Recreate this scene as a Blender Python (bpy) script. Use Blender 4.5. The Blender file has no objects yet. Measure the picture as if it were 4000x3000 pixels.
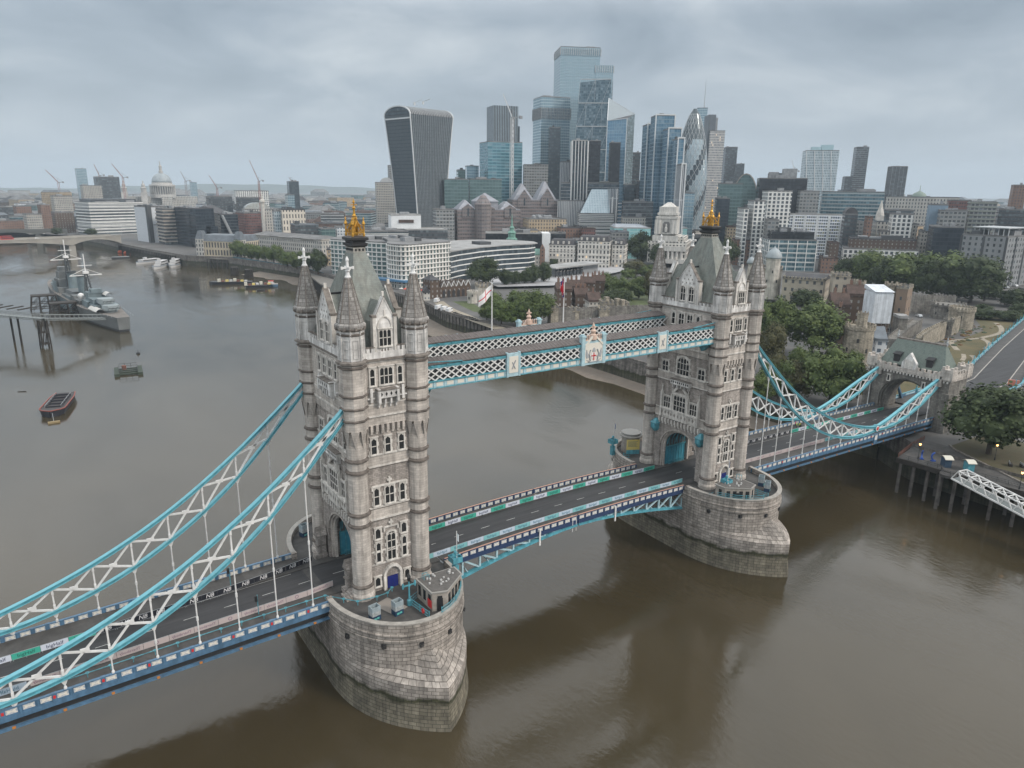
import bpy, math, random
from mathutils import Vector, Matrix
random.seed(7)
PI = math.pi
sc = bpy.context.scene
COL = sc.collection
# ------------------------------------------------------------------ camera (metres; z = 0 is the river)
CAM = Vector((-85.7415, -109.2752, 79.4530))
FW = Vector((0.5447929, 0.7969171, -0.2610056))
RT = Vector((0.8270082, -0.5621016, 0.0099610))
UP = Vector((0.1387735, 0.2212805, 0.9652859))
FOC = 2821.663
cd = bpy.data.cameras.new('camera'); co = bpy.data.objects.new('camera', cd); COL.objects.link(co)
cd.sensor_width = 36.0; cd.lens = FOC/4000*36; cd.clip_start = 1.0; cd.clip_end = 40000
m = Matrix((RT, UP, -FW)).transposed().to_4x4(); m.translation = CAM
co.matrix_world = m
sc.camera = co
# ------------------------------------------------------------------ world: bright overcast sky with soft cloud
SUN_AZ = Vector((0.42, -0.80)); SUN_EL = math.radians(38)
w = bpy.data.worlds.new('World'); sc.world = w; w.use_nodes = True
nt = w.node_tree; N = nt.nodes; L = nt.links
bg = N['Background']
sky = N.new('ShaderNodeTexSky'); sky.sky_type = 'NISHITA'; sky.sun_disc = False
sky.sun_elevation = SUN_EL; sky.sun_rotation = math.atan2(SUN_AZ.x, SUN_AZ.y)
sky.air_density = 1.4; sky.dust_density = 3.0
tc = N.new('ShaderNodeTexCoord')
sep = N.new('ShaderNodeSeparateXYZ'); L.new(tc.outputs['Generated'], sep.inputs[0])
def wmath(op, a, b=None, c=None, clamp=False):
    n = N.new('ShaderNodeMath'); n.operation = op; n.use_clamp = clamp
    for i, v in enumerate((a, b, c)):
        if v is None: continue
        if isinstance(v, (int, float)): n.inputs[i].default_value = v
        else: L.new(v, n.inputs[i])
    return n.outputs[0]
# cloud layer: direction projected on a flat ceiling so that clouds get thinner towards the horizon
zc = wmath('MAXIMUM', sep.outputs[2], 0.0)
den = wmath('ADD', zc, 0.26)
cx = wmath('DIVIDE', sep.outputs[0], den); cy = wmath('DIVIDE', sep.outputs[1], den)
comb = N.new('ShaderNodeCombineXYZ'); L.new(cx, comb.inputs[0]); L.new(cy, comb.inputs[1])
no1 = N.new('ShaderNodeTexNoise'); no1.inputs['Scale'].default_value = 1.5; no1.inputs['Detail'].default_value = 7
no1.inputs['Roughness'].default_value = 0.55; no1.inputs['Distortion'].default_value = 0.4
L.new(comb.outputs[0], no1.inputs['Vector'])
ra = N.new('ShaderNodeValToRGB'); L.new(no1.outputs['Fac'], ra.inputs[0])
ra.color_ramp.elements[0].position = 0.30; ra.color_ramp.elements[0].color = (0.212, 0.262, 0.318, 1)
ra.color_ramp.elements[1].position = 0.74; ra.color_ramp.elements[1].color = (0.53, 0.575, 0.61, 1)
e = ra.color_ramp.elements.new(0.50); e.color = (0.312, 0.367, 0.428, 1)
# overcast luminance: brighter overhead, soft glow at the horizon
grad = wmath('MINIMUM', wmath('MULTIPLY', wmath('MAXIMUM', wmath('SUBTRACT', zc, 0.20), 0.0), 13.0), 2.5)
vb = N.new('ShaderNodeVectorMath'); vb.operation = 'SCALE'; vb.inputs[0].default_value = (0.318, 0.312, 0.300); L.new(grad, vb.inputs['Scale'])
vm = N.new('ShaderNodeVectorMath'); vm.operation = 'ADD'; L.new(ra.outputs[0], vm.inputs[0]); L.new(vb.outputs[0], vm.inputs[1])
hz = N.new('ShaderNodeMix'); hz.data_type = 'RGBA'
hf = wmath('POWER', wmath('SUBTRACT', 1.0, wmath('MULTIPLY', zc, 4.2, clamp=True), clamp=True), 2.0)
L.new(hf, hz.inputs[0]); L.new(vm.outputs[0], hz.inputs[6]); hz.inputs[7].default_value = (0.462, 0.522, 0.58, 1)
sk = N.new('ShaderNodeVectorMath'); sk.operation = 'SCALE'; L.new(sky.outputs[0], sk.inputs[0]); sk.inputs['Scale'].default_value = 0.06
mx = N.new('ShaderNodeMix'); mx.data_type = 'RGBA'; mx.inputs[0].default_value = 0.12
L.new(hz.outputs[2], mx.inputs[6]); L.new(sk.outputs[0], mx.inputs[7])
L.new(mx.outputs[2], bg.inputs[0]); bg.inputs[1].default_value = 1.0
# ------------------------------------------------------------------ sun behind thin cloud
sl = bpy.data.lights.new('sun', 'SUN'); sl.energy = 1.5; sl.angle = math.radians(11); sl.color = (1.0, 0.90, 0.80)
so = bpy.data.objects.new('sun', sl); COL.objects.link(so)
sd = Vector((SUN_AZ.x, SUN_AZ.y, 0)).normalized()*math.cos(SUN_EL) + Vector((0, 0, math.sin(SUN_EL)))
so.rotation_euler = sd.to_track_quat('Z', 'Y').to_euler(); so.location = (0, 0, 400)
sc.view_settings.view_transform = 'Standard'; sc.view_settings.look = 'None'; sc.view_settings.exposure = 0.4
sc.view_settings.gamma = 1.0
try:
    sc.cycles.use_denoising = True; sc.cycles.max_bounces = 6; sc.cycles.diffuse_bounces = 2
    sc.cycles.glossy_bounces = 3; sc.cycles.volume_bounces = 0
except Exception: pass
# ------------------------------------------------------------------ helpers: where a sight line meets the ground
def ray(px, py):
    return (FW*FOC + RT*(px-2000) - UP*(py-1500)).normalized()
def G(px, py, z=10.0):
    d = ray(px, py); t = (z-CAM.z)/d.z; return CAM + d*t
def DP(px, dist, py=735):
    d = ray(px, py); h = Vector((d.x, d.y)).normalized(); return Vector((CAM.x+h.x*dist, CAM.y+h.y*dist, 0))
def ZP(px, py, dist):
    d = ray(px, py); return CAM.z + d.z/math.hypot(d.x, d.y)*dist
# ------------------------------------------------------------------ materials
MATS = {}
def mat(name, col=(0.5, 0.5, 0.5), rough=0.7, metal=0.0, noise=None, brick=None, bump=0.0, streak=0.0, emit=None, spec=None, ns=None):
    """noise=(scale, amount[, second colour]); brick=(w, h, mortar, mortar colour, variation) on the metre UVs"""
    if name in MATS: return MATS[name]
    M = bpy.data.materials.new(name); M.use_nodes = True
    t = M.node_tree; n = t.nodes; l = t.links; b = n['Principled BSDF']
    b.inputs['Roughness'].default_value = rough; b.inputs['Metallic'].default_value = metal
    if spec is not None: b.inputs['Specular IOR Level'].default_value = spec
    c4 = (*col, 1)
    out = None; hgt = None
    uv = n.new('ShaderNodeUVMap'); uv.uv_map = 'UVMap'
    ob = n.new('ShaderNodeTexCoord')
    if brick:
        bw, bh, mo, mc, var = brick
        br = n.new('ShaderNodeTexBrick'); l.new(uv.outputs[0], br.inputs['Vector'])
        br.inputs['Scale'].default_value = 1.0; br.inputs['Brick Width'].default_value = bw; br.inputs['Row Height'].default_value = bh
        br.inputs['Mortar Size'].default_value = mo; br.inputs['Mortar Smooth'].default_value = 0.3
        br.inputs['Color1'].default_value = tuple(min(1, x*(1-var)) for x in col)+(1,)
        br.inputs['Color2'].default_value = tuple(min(1, x*(1+var)) for x in col)+(1,)
        br.inputs['Mortar'].default_value = (*mc, 1); br.inputs['Bias'].default_value = 0.0
        out = br.outputs['Color']; hgt = br.outputs['Fac']
    else:
        rgb = n.new('ShaderNodeRGB'); rgb.outputs[0].default_value = c4; out = rgb.outputs[0]
    if noise:
        no = n.new('ShaderNodeTexNoise'); l.new(ob.outputs['Object'], no.inputs['Vector'])
        if ns: m0 = n.new('ShaderNodeMapping'); m0.inputs['Scale'].default_value = ns; l.new(ob.outputs['Object'], m0.inputs[0]); l.new(m0.outputs[0], no.inputs['Vector'])
        no.inputs['Scale'].default_value = noise[0]; no.inputs['Detail'].default_value = 6; no.inputs['Roughness'].default_value = 0.62
        mr = n.new('ShaderNodeMapRange'); l.new(no.outputs['Fac'], mr.inputs[0]); mr.inputs[1].default_value = 0.33; mr.inputs[2].default_value = 0.67
        if len(noise) > 2:
            mi = n.new('ShaderNodeMix'); mi.data_type = 'RGBA'
            mr.inputs[3].default_value = 0; mr.inputs[4].default_value = noise[1]
            l.new(mr.outputs[0], mi.inputs[0]); l.new(out, mi.inputs[6]); mi.inputs[7].default_value = (*noise[2], 1); out = mi.outputs[2]
        else:
            mr.inputs[3].default_value = 1-noise[1]; mr.inputs[4].default_value = 1+noise[1]*0.6
            vs = n.new('ShaderNodeVectorMath'); vs.operation = 'SCALE'; l.new(out, vs.inputs[0]); l.new(mr.outputs[0], vs.inputs['Scale']); out = vs.outputs[0]
    if streak:
        mp = n.new('ShaderNodeMapping'); l.new(ob.outputs['Object'], mp.inputs[0]); mp.inputs['Scale'].default_value = (1.3, 1.3, 0.12)
        n2 = n.new('ShaderNodeTexNoise'); l.new(mp.outputs[0], n2.inputs['Vector']); n2.inputs['Scale'].default_value = 1.0; n2.inputs['Detail'].default_value = 5
        m2 = n.new('ShaderNodeMapRange'); l.new(n2.outputs['Fac'], m2.inputs[0]); m2.inputs[1].default_value = 0.38; m2.inputs[2].default_value = 0.62
        m2.inputs[3].default_value = 1-streak; m2.inputs[4].default_value = 1.06
        v2 = n.new('ShaderNodeVectorMath'); v2.operation = 'SCALE'; l.new(out, v2.inputs[0]); l.new(m2.outputs[0], v2.inputs['Scale']); out = v2.outputs[0]
    l.new(out, b.inputs['Base Color'])
    if bump and hgt is not None:
        bu = n.new('ShaderNodeBump'); bu.invert = True; bu.inputs['Strength'].default_value = bump; bu.inputs['Distance'].default_value = 0.05
        l.new(hgt, bu.inputs['Height']); l.new(bu.outputs[0], b.inputs['Normal'])
    if emit:
        b.inputs['Emission Color'].default_value = (*emit[:3], 1); b.inputs['Emission Strength'].default_value = emit[3]
    MATS[name] = M
    return M
def facade(name, wall, glass, bay=3.2, storey=3.6, fu=0.7, fv=0.55, rough=0.15, vary=0.6, light=(0.30, 0.36, 0.40), metal=0.0, lit=0.0, wn=0.12):
    """wall with a grid of glazing laid out in metres; every pane gets its own blind / tint"""
    if name in MATS: return MATS[name]
    M = bpy.data.materials.new(name); M.use_nodes = True
    t = M.node_tree; n = t.nodes; l = t.links; b = n['Principled BSDF']
    def mth(op, *a):
        k = n.new('ShaderNodeMath'); k.operation = op
        for i, v in enumerate(a):
            if isinstance(v, (int, float)): k.inputs[i].default_value = v
            else: l.new(v, k.inputs[i])
        return k.outputs[0]
    uv = n.new('ShaderNodeUVMap'); uv.uv_map = 'UVMap'
    s = n.new('ShaderNodeSeparateXYZ'); l.new(uv.outputs[0], s.inputs[0])
    u = mth('DIVIDE', s.outputs[0], bay); v = mth('DIVIDE', s.outputs[1], storey)
    mask = mth('MULTIPLY', mth('COMPARE', mth('FRACT', u), 0.5, fu/2), mth('COMPARE', mth('FRACT', v), 0.5, fv/2))
    cb = n.new('ShaderNodeCombineXYZ'); l.new(mth('FLOOR', u), cb.inputs[0]); l.new(mth('FLOOR', v), cb.inputs[1])
    wn1 = n.new('ShaderNodeTexWhiteNoise'); wn1.noise_dimensions = '2D'; l.new(cb.outputs[0], wn1.inputs['Vector'])
    r = mth('MULTIPLY', mth('POWER', wn1.outputs['Value'], 2.2), vary)
    g = n.new('ShaderNodeMix'); g.data_type = 'RGBA'; l.new(r, g.inputs[0]); g.inputs[6].default_value = (*glass, 1); g.inputs[7].default_value = (*light, 1)
    ob = n.new('ShaderNodeTexCoord'); no = n.new('ShaderNodeTexNoise'); l.new(ob.outputs['Object'], no.inputs['Vector']); no.inputs['Scale'].default_value = 0.13; no.inputs['Detail'].default_value = 5
    mr = n.new('ShaderNodeMapRange'); l.new(no.outputs['Fac'], mr.inputs[0]); mr.inputs[1].default_value = .3; mr.inputs[2].default_value = .7; mr.inputs[3].default_value = 1-wn; mr.inputs[4].default_value = 1+wn
    vs = n.new('ShaderNodeVectorMath'); vs.operation = 'SCALE'; vs.inputs[0].default_value = wall; l.new(mr.outputs[0], vs.inputs['Scale'])
    mi = n.new('ShaderNodeMix'); mi.data_type = 'RGBA'; l.new(mask, mi.inputs[0]); l.new(vs.outputs[0], mi.inputs[6]); l.new(g.outputs[2], mi.inputs[7])
    l.new(mi.outputs[2], b.inputs['Base Color'])
    l.new(mth('MULTIPLY_ADD', mask, rough-0.75, 0.75), b.inputs['Roughness'])
    l.new(mth('MULTIPLY_ADD', mask, 0.5, 0.25), b.inputs['Specular IOR Level'])
    if metal: l.new(mth('MULTIPLY', mask, metal), b.inputs['Metallic'])
    if lit:
        li = mth('MULTIPLY', mth('MULTIPLY', mth('GREATER_THAN', wn1.outputs['Value'], 1-lit), mask), 0.55)
        b.inputs['Emission Color'].default_value = (1.0, 0.72, 0.42, 1); l.new(li, b.inputs['Emission Strength'])
    bu = n.new('ShaderNodeBump'); bu.invert = True; bu.inputs['Strength'].default_value = 0.5; bu.inputs['Distance'].default_value = 0.15
    l.new(mask, bu.inputs['Height']); l.new(bu.outputs[0], b.inputs['Normal'])
    MATS[name] = M
    return M
# ------------------------------------------------------------------ mesh builder
class MB:
    def __init__(s): s.v = []; s.f = []; s.mi = []; s.uv = []; s.M = None; s.k = 0; s.sm = False; s.smooth = []
    def add(s, pts, faces, uvs=None):
        o = len(s.v)
        for p in pts:
            p = Vector(p)
            s.v.append(tuple(s.M @ p) if s.M else tuple(p))
        for i, f in enumerate(faces):
            s.f.append(tuple(o+j for j in f)); s.mi.append(s.k); s.uv.append(uvs[i] if uvs else None); s.smooth.append(s.sm)
        return s
    def box(s, x, y, z, sx, sy, sz, rz=0.0):
        """centre x, y and BOTTOM z"""
        a, b = sx/2, sy/2; c, d = math.cos(rz), math.sin(rz)
        P = [(x+px*c-py*d, y+px*d+py*c) for px, py in ((-a, -b), (a, -b), (a, b), (-a, b))]
        return s.prism(P, z, z+sz)
    def prism(s, P, z0, z1, top=True, bot=True, P1=None, bulge=None):
        n = len(P); P1 = P1 or P
        pts = [(x, y, z0) for x, y in P] + [(x, y, z1) for x, y in P1]
        F = []; U = []; u = 0.0
        for i in range(n):
            j = (i+1) % n; d = math.hypot(P[j][0]-P[i][0], P[j][1]-P[i][1])
            F.append((i, j, n+j, n+i)); U.append(((u, z0), (u+d, z0), (u+d, z1), (u, z1))); u += d
        if top: F.append(tuple(range(n, 2*n))); U.append(None)
        if bot: F.append(tuple(reversed(range(n)))); U.append(None)
        return s.add(pts, F, U)
    def loft(s, rings, close=True, cap0=False, cap1=False, uv=True):
        n = len(rings[0]); pts = [p for r in rings for p in r]; F = []; U = []
        k = n if close else n-1
        for a in range(len(rings)-1):
            u = 0.0
            for i in range(k):
                j = (i+1) % n
                p, q, r2, t = rings[a][i], rings[a][j], rings[a+1][j], rings[a+1][i]
                d = max(math.dist(p, q), math.dist(r2, t))
                F.append((a*n+i, a*n+j, (a+1)*n+j, (a+1)*n+i)); U.append(((u, p[2]), (u+d, q[2]), (u+d, r2[2]), (u, t[2]))); u += d
        if cap0: F.append(tuple(reversed(range(n)))); U.append(None)
        if cap1: F.append(tuple(range((len(rings)-1)*n, len(rings)*n))); U.append(None)
        return s.add(pts, F, U if uv else None)
    def lathe(s, prof, n=12, x=0, y=0, rot=0.0, cap=True):
        rings = [[(x+r*math.cos(rot+2*PI*i/n), y+r*math.sin(rot+2*PI*i/n), z) for i in range(n)] for r, z in prof]
        return s.loft(rings, True, cap, cap)
    def tube(s, a, b, r, n=6, r2=None):
        a, b = Vector(a), Vector(b); d = (b-a)
        if d.length < 1e-6: return s
        q = d.to_track_quat('Z', 'Y'); r2 = r if r2 is None else r2
        rings = [[tuple(c + q @ Vector((rr*math.cos(2*PI*i/n), rr*math.sin(2*PI*i/n), 0))) for i in range(n)] for c, rr in ((a, r), (b, r2))]
        return s.loft(rings, True, True, True, uv=False)
    def bar(s, a, b, w, h, up=(0, 0, 1)):
        """beam from a to b, w across, h along up"""
        a, b = Vector(a), Vector(b); d = (b-a).normalized(); up = Vector(up)
        sd = d.cross(up)
        if sd.length < 1e-4: sd = d.cross(Vector((1, 0, 0)))
        sd.normalize(); up = sd.cross(d).normalized()
        R = [[tuple(c + sd*(w/2*i) + up*(h/2*j)) for i, j in ((-1, -1), (1, -1), (1, 1), (-1, 1))] for c in (a, b)]
        return s.loft(R, True, True, True, uv=False)
    def path(s, pts, w, h, up=(0, 0, 1)):
        for a, b in zip(pts, pts[1:]): s.bar(a, b, w, h, up)
        return s
    def ext(s, pts, vec):
        """extrude a planar polygon along vec"""
        n = len(pts); v = Vector(vec); P = [Vector(p) for p in pts]; Q = [p+v for p in P]
        F = [tuple(range(n))[::-1], tuple(range(n, 2*n))] + [(i, (i+1) % n, n+(i+1) % n, n+i) for i in range(n)]
        return s.add(P+Q, F)
    def quad(s, *p): return s.add(p, [tuple(range(len(p)))])
    def ico(s, c, r, sub=1, sz=1.0):
        import bmesh
        bm = bmesh.new(); bmesh.ops.create_icosphere(bm, subdivisions=sub, radius=1)
        vs = [(c[0]+v.co.x*r, c[1]+v.co.y*r, c[2]+v.co.z*r*sz) for v in bm.verts]; fs = [tuple(v.index for v in f.verts) for f in bm.faces]; bm.free()
        return s.add(vs, fs)
    def mesh(s, name, mats):
        me = bpy.data.meshes.new(name); me.from_pydata(s.v, [], s.f)
        for M in (mats if isinstance(mats, (list, tuple)) else [mats]): me.materials.append(M)
        ul = me.uv_layers.new(name='UVMap'); data = [0.0]*(2*len(me.loops)); li = 0
        for pi, p in enumerate(me.polygons):
            p.material_index = s.mi[pi]; p.use_smooth = s.smooth[pi]
            ex = s.uv[pi]
            if ex is None:
                nn = p.normal
                if abs(nn.z) < 0.985: T = Vector((-nn.y, nn.x, 0)).normalized()
                else: T = Vector((1, 0, 0))
                B = nn.cross(T)
                for k, vi in enumerate(p.vertices):
                    c = me.vertices[vi].co; data[2*(li+k)] = c.dot(T); data[2*(li+k)+1] = c.dot(B)
            else:
                for k in range(len(ex)): data[2*(li+k)] = ex[k][0]; data[2*(li+k)+1] = ex[k][1]
            li += len(p.vertices)
        ul.data.foreach_set('uv', data); me.update()
        return me
    def build(s, name, mats, parent=None, loc=None, rz=0.0, **kw):
        return link(name, s.mesh(name, mats), parent, loc, rz, **kw)
def link(name, data, parent=None, loc=None, rz=0.0, label=None, cat=None, group=None, kind=None):
    o = bpy.data.objects.new(name, data); COL.objects.link(o)
    if parent: o.parent = parent
    if loc is not None: o.location = loc
    if rz: o.rotation_euler = (0, 0, rz)
    return tag(o, label, cat, group, kind)
def tag(o, label=None, cat=None, group=None, kind=None):
    if label: o['label'] = label
    if cat: o['category'] = cat
    if group: o['group'] = group
    if kind: o['kind'] = kind
    return o
def thing(name, label, cat, loc=(0, 0, 0), rz=0.0, group=None): return link(name, None, None, loc, rz, label, cat, group)
def copy_tree(o, parent=None):
    c = o.copy(); COL.objects.link(c); c.parent = parent
    for ch in list(o.children): copy_tree(ch, c)
    return c
def dup(root, loc, rz=0.0, label=None, group=None):
    c = copy_tree(root); c.location = loc; c.rotation_euler = (0, 0, rz)
    if label: c['label'] = label
    if group: c['group'] = group
    return c
ORD = ['first', 'second', 'third', 'fourth', 'fifth', 'sixth', 'seventh', 'eighth', 'ninth', 'tenth', 'eleventh', 'twelfth', 'thirteenth', 'fourteenth', 'fifteenth', 'sixteenth', 'seventeenth', 'eighteenth', 'nineteenth', 'twentieth', 'twenty-first', 'twenty-second', 'twenty-third', 'twenty-fourth', 'twenty-fifth', 'twenty-sixth', 'twenty-seventh', 'twenty-eighth', 'twenty-ninth', 'thirtieth', 'thirty-first', 'thirty-second', 'thirty-third', 'thirty-fourth', 'thirty-fifth', 'thirty-sixth']
def ngon(r, n, x=0, y=0, rot=0.0): return [(x+r*math.cos(rot+2*PI*i/n), y+r*math.sin(rot+2*PI*i/n)) for i in range(n)]
Z0 = 15.11
# palette
ASH = mat('portland_ashlar', (0.515, 0.472, 0.428), 0.85, noise=(0.35, 0.2), brick=(0.95, 0.42, 0.012, (0.20, 0.18, 0.16), 0.13), bump=0.3, streak=0.28)
RUB = mat('granite_coursing', (0.37, 0.335, 0.305), 0.9, noise=(0.5, 0.22), brick=(0.62, 0.3, 0.016, (0.13, 0.115, 0.105), 0.2), bump=0.4, streak=0.3)
TRIM = mat('white_stone_trim', (0.65, 0.62, 0.575), 0.8, noise=(1.3, 0.22), streak=0.25)
WHTS = mat('upper_white_stone', (0.72, 0.705, 0.68), 0.8, noise=(0.7, 0.25), brick=(0.9, 0.5, 0.008, (0.42, 0.40, 0.38), 0.05), streak=0.38)
DIRT = mat('sooty_stone', (0.10, 0.088, 0.078), 0.9, noise=(1.2, 0.75, (0.30, 0.27, 0.24)))
SPIRE = mat('spire_stone', (0.36, 0.345, 0.325), 0.85, noise=(0.9, 0.75, (0.10, 0.093, 0.087)), brick=(0.75, 0.62, 0.03, (0.07, 0.06, 0.055), 0.25), bump=0.5)
SLATE = mat('green_slate', (0.175, 0.20, 0.185), 0.6, noise=(0.45, 0.55, (0.25, 0.245, 0.21)), brick=(0.4, 0.26, 0.012, (0.085, 0.10, 0.092), 0.14), bump=0.35, streak=0.25)
BLACK = mat('black_lead', (0.022, 0.023, 0.025), 0.45)
GOLD = mat('gilding', (0.60, 0.33, 0.06), 0.38, 0.6, noise=(3.0, 0.45))
PANE = mat('leaded_pane', (0.022, 0.024, 0.026), 0.2)
CYAN = mat('light_blue_paint', (0.095, 0.33, 0.40), 0.45, noise=(1.3, 0.28), streak=0.22)
PALEB = mat('pale_blue_paint', (0.38, 0.54, 0.59), 0.5, noise=(1.5, 0.2))
NAVY = mat('deck_blue_paint', (0.085, 0.175, 0.28), 0.45, noise=(0.8, 0.25), streak=0.2)
DNAVY = mat('dark_blue_paint', (0.022, 0.045, 0.11), 0.5)
WHITE = mat('white_paint', (0.68, 0.68, 0.67), 0.5, noise=(1.2, 0.14))
CREAM = mat('cream_panel', (0.66, 0.63, 0.56), 0.6)
ASPH = mat('asphalt', (0.036, 0.036, 0.038), 0.75, noise=(0.9, 0.38), ns=(0.06, 1, 1))
PAVE = mat('dark_paving', (0.068, 0.065, 0.062), 0.8, noise=(0.5, 0.3), brick=(1.0, 0.7, 0.015, (0.06, 0.058, 0.055), 0.1))
GRAN = mat('light_granite_kerb', (0.34, 0.32, 0.29), 0.8, noise=(1.0, 0.25))
STEEL = mat('galvanised_steel', (0.36, 0.38, 0.39), 0.5, 0.3)
DKST = mat('dark_steel', (0.05, 0.052, 0.055), 0.5)
TIMB = mat('black_timber', (0.035, 0.03, 0.026), 0.85, noise=(1.0, 0.4))
RED = mat('red_paint', (0.55, 0.03, 0.03), 0.5)
# ================================================================== setting: river, banks, roads
def zmat(name, base, low, zl, dark, zd, **kw):
    """stone whose foot carries tide stains: 'low' below zl, a dark weed line about zd (world heights)"""
    M = mat(name, base, **kw); t = M.node_tree; n = t.nodes; l = t.links; b = n['Principled BSDF']
    src = b.inputs['Base Color'].links[0].from_socket
    g = n.new('ShaderNodeNewGeometry'); s = n.new('ShaderNodeSeparateXYZ'); l.new(g.outputs['Position'], s.inputs[0])
    no = n.new('ShaderNodeTexNoise'); l.new(g.outputs['Position'], no.inputs['Vector']); no.inputs['Scale'].default_value = 0.35; no.inputs['Detail'].default_value = 6
    ad = n.new('ShaderNodeMath'); ad.operation = 'MULTIPLY_ADD'; l.new(no.outputs['Fac'], ad.inputs[0]); ad.inputs[1].default_value = 2.6; l.new(s.outputs[2], ad.inputs[2])
    r = n.new('ShaderNodeValToRGB'); mp = n.new('ShaderNodeMapRange'); l.new(ad.outputs[0], mp.inputs[0])
    mp.inputs[1].default_value = 0.0; mp.inputs[2].default_value = 12.0; l.new(mp.outputs[0], r.inputs[0])
    q = lambda z: (z+1.3)/12.0
    cr = r.color_ramp; cr.elements[0].position = q(zl-3.2); cr.elements[0].color = (*low, 1); cr.elements[1].position = q(zd+0.7); cr.elements[1].color = (1, 1, 1, 1)
    for z, c in ((zl-0.5, low), (zd-0.25, dark), (zd+0.05, dark), (zd+0.35, tuple(0.5+0.4*x for x in dark))):
        e = cr.elements.new(q(z)); e.color = (*c, 1)
    mi = n.new('ShaderNodeMix'); mi.data_type = 'RGBA'; mi.blend_type = 'MULTIPLY'; mi.inputs[0].default_value = 1.0
    l.new(src, mi.inputs[6]); l.new(r.outputs[0], mi.inputs[7]); l.new(mi.outputs[2], b.inputs['Base Color'])
    return M
PIER = zmat('pier_granite', (0.36, 0.325, 0.29), (0.55, 0.55, 0.46), 4.6, (0.16, 0.18, 0.10), 4.9, rough=0.85, noise=(0.22, 0.3), brick=(1.25, 0.62, 0.045, (0.12, 0.105, 0.09), 0.24), bump=0.6, streak=0.3)
QUAY = zmat('quay_stone', (0.17, 0.155, 0.14), (0.40, 0.42, 0.30), 3.5, (0.22, 0.26, 0.12), 5.0, rough=0.9, noise=(0.3, 0.4), brick=(1.4, 0.6, 0.02, (0.08, 0.07, 0.06), 0.2), streak=0.4)

def water_mat():
    M = bpy.data.materials.new('river_water'); M.use_nodes = True
    t = M.node_tree; n = t.nodes; l = t.links; b = n['Principled BSDF']
    g = n.new('ShaderNodeTexCoord')
    no = n.new('ShaderNodeTexNoise'); l.new(g.outputs['Object'], no.inputs['Vector']); no.inputs['Scale'].default_value = 0.011; no.inputs['Detail'].default_value = 6; no.inputs['Distortion'].default_value = 1.2
    r = n.new('ShaderNodeValToRGB'); l.new(no.outputs['Fac'], r.inputs[0])
    r.color_ramp.elements[0].position = 0.35; r.color_ramp.elements[0].color = (0.039, 0.031, 0.0165, 1)
    r.color_ramp.elements[1].position = 0.68; r.color_ramp.elements[1].color = (0.062, 0.049, 0.028, 1)
    l.new(r.outputs[0], b.inputs['Base Color'])
    b.inputs['IOR'].default_value = 1.53; b.inputs['Specular IOR Level'].default_value = 0.5
    mp = n.new('ShaderNodeMapping'); l.new(g.outputs['Object'], mp.inputs[0]); mp.inputs['Scale'].default_value = (1.0, 0.45, 1); mp.inputs['Rotation'].default_value = (0, 0, 0.35)
    w1 = n.new('ShaderNodeTexNoise'); l.new(mp.outputs[0], w1.inputs['Vector']); w1.inputs['Scale'].default_value = 0.9; w1.inputs['Detail'].default_value = 5; w1.inputs['Roughness'].default_value = 0.6
    w2 = n.new('ShaderNodeTexNoise'); l.new(mp.outputs[0], w2.inputs['Vector']); w2.inputs['Scale'].default_value = 0.035; w2.inputs['Detail'].default_value = 5; w2.inputs['Distortion'].default_value = 2.0
    # calm slicks and ruffled patches
    mr = n.new('ShaderNodeMapRange'); l.new(w2.outputs['Fac'], mr.inputs[0]); mr.inputs[1].default_value = 0.36; mr.inputs[2].default_value = 0.66; mr.inputs[3].default_value = 0.05; mr.inputs[4].default_value = 0.26
    b1 = n.new('ShaderNodeBump'); l.new(w1.outputs['Fac'], b1.inputs['Height']); b1.inputs['Distance'].default_value = 0.30; l.new(mr.outputs[0], b1.inputs['Strength'])
    l.new(b1.outputs[0], b.inputs['Normal'])
    m2 = n.new('ShaderNodeMapRange'); l.new(w2.outputs['Fac'], m2.inputs[0]); m2.inputs[1].default_value = 0.36; m2.inputs[2].default_value = 0.66; m2.inputs[3].default_value = 0.05; m2.inputs[4].default_value = 0.17
    l.new(m2.outputs[0], b.inputs['Roughness'])
    return M
MB().quad((-3000, -1500, 0), (1500, -1500, 0), (1500, 3000, 0), (-3000, 3000, 0)).build('river_water', water_mat(), kind='structure')

BANK = [(137, -1400), (134, -300), (121, -67), (117, -40), (117, -16), (118, -13), (126, 0), (126, 30), (123, 95), (124, 140), (121, 190), (116, 226), (115, 251), (124, 300), (124, 420), (121, 520), (104, 590), (89, 649), (58, 691), (40, 780), (22, 888), (14, 960), (-5, 1060), (-70, 1190), (-300, 1330), (-900, 1450), (-3000, 1500)]
GRND = mat('city_ground', (0.115, 0.112, 0.108), 0.9, noise=(0.02, 0.35))
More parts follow.
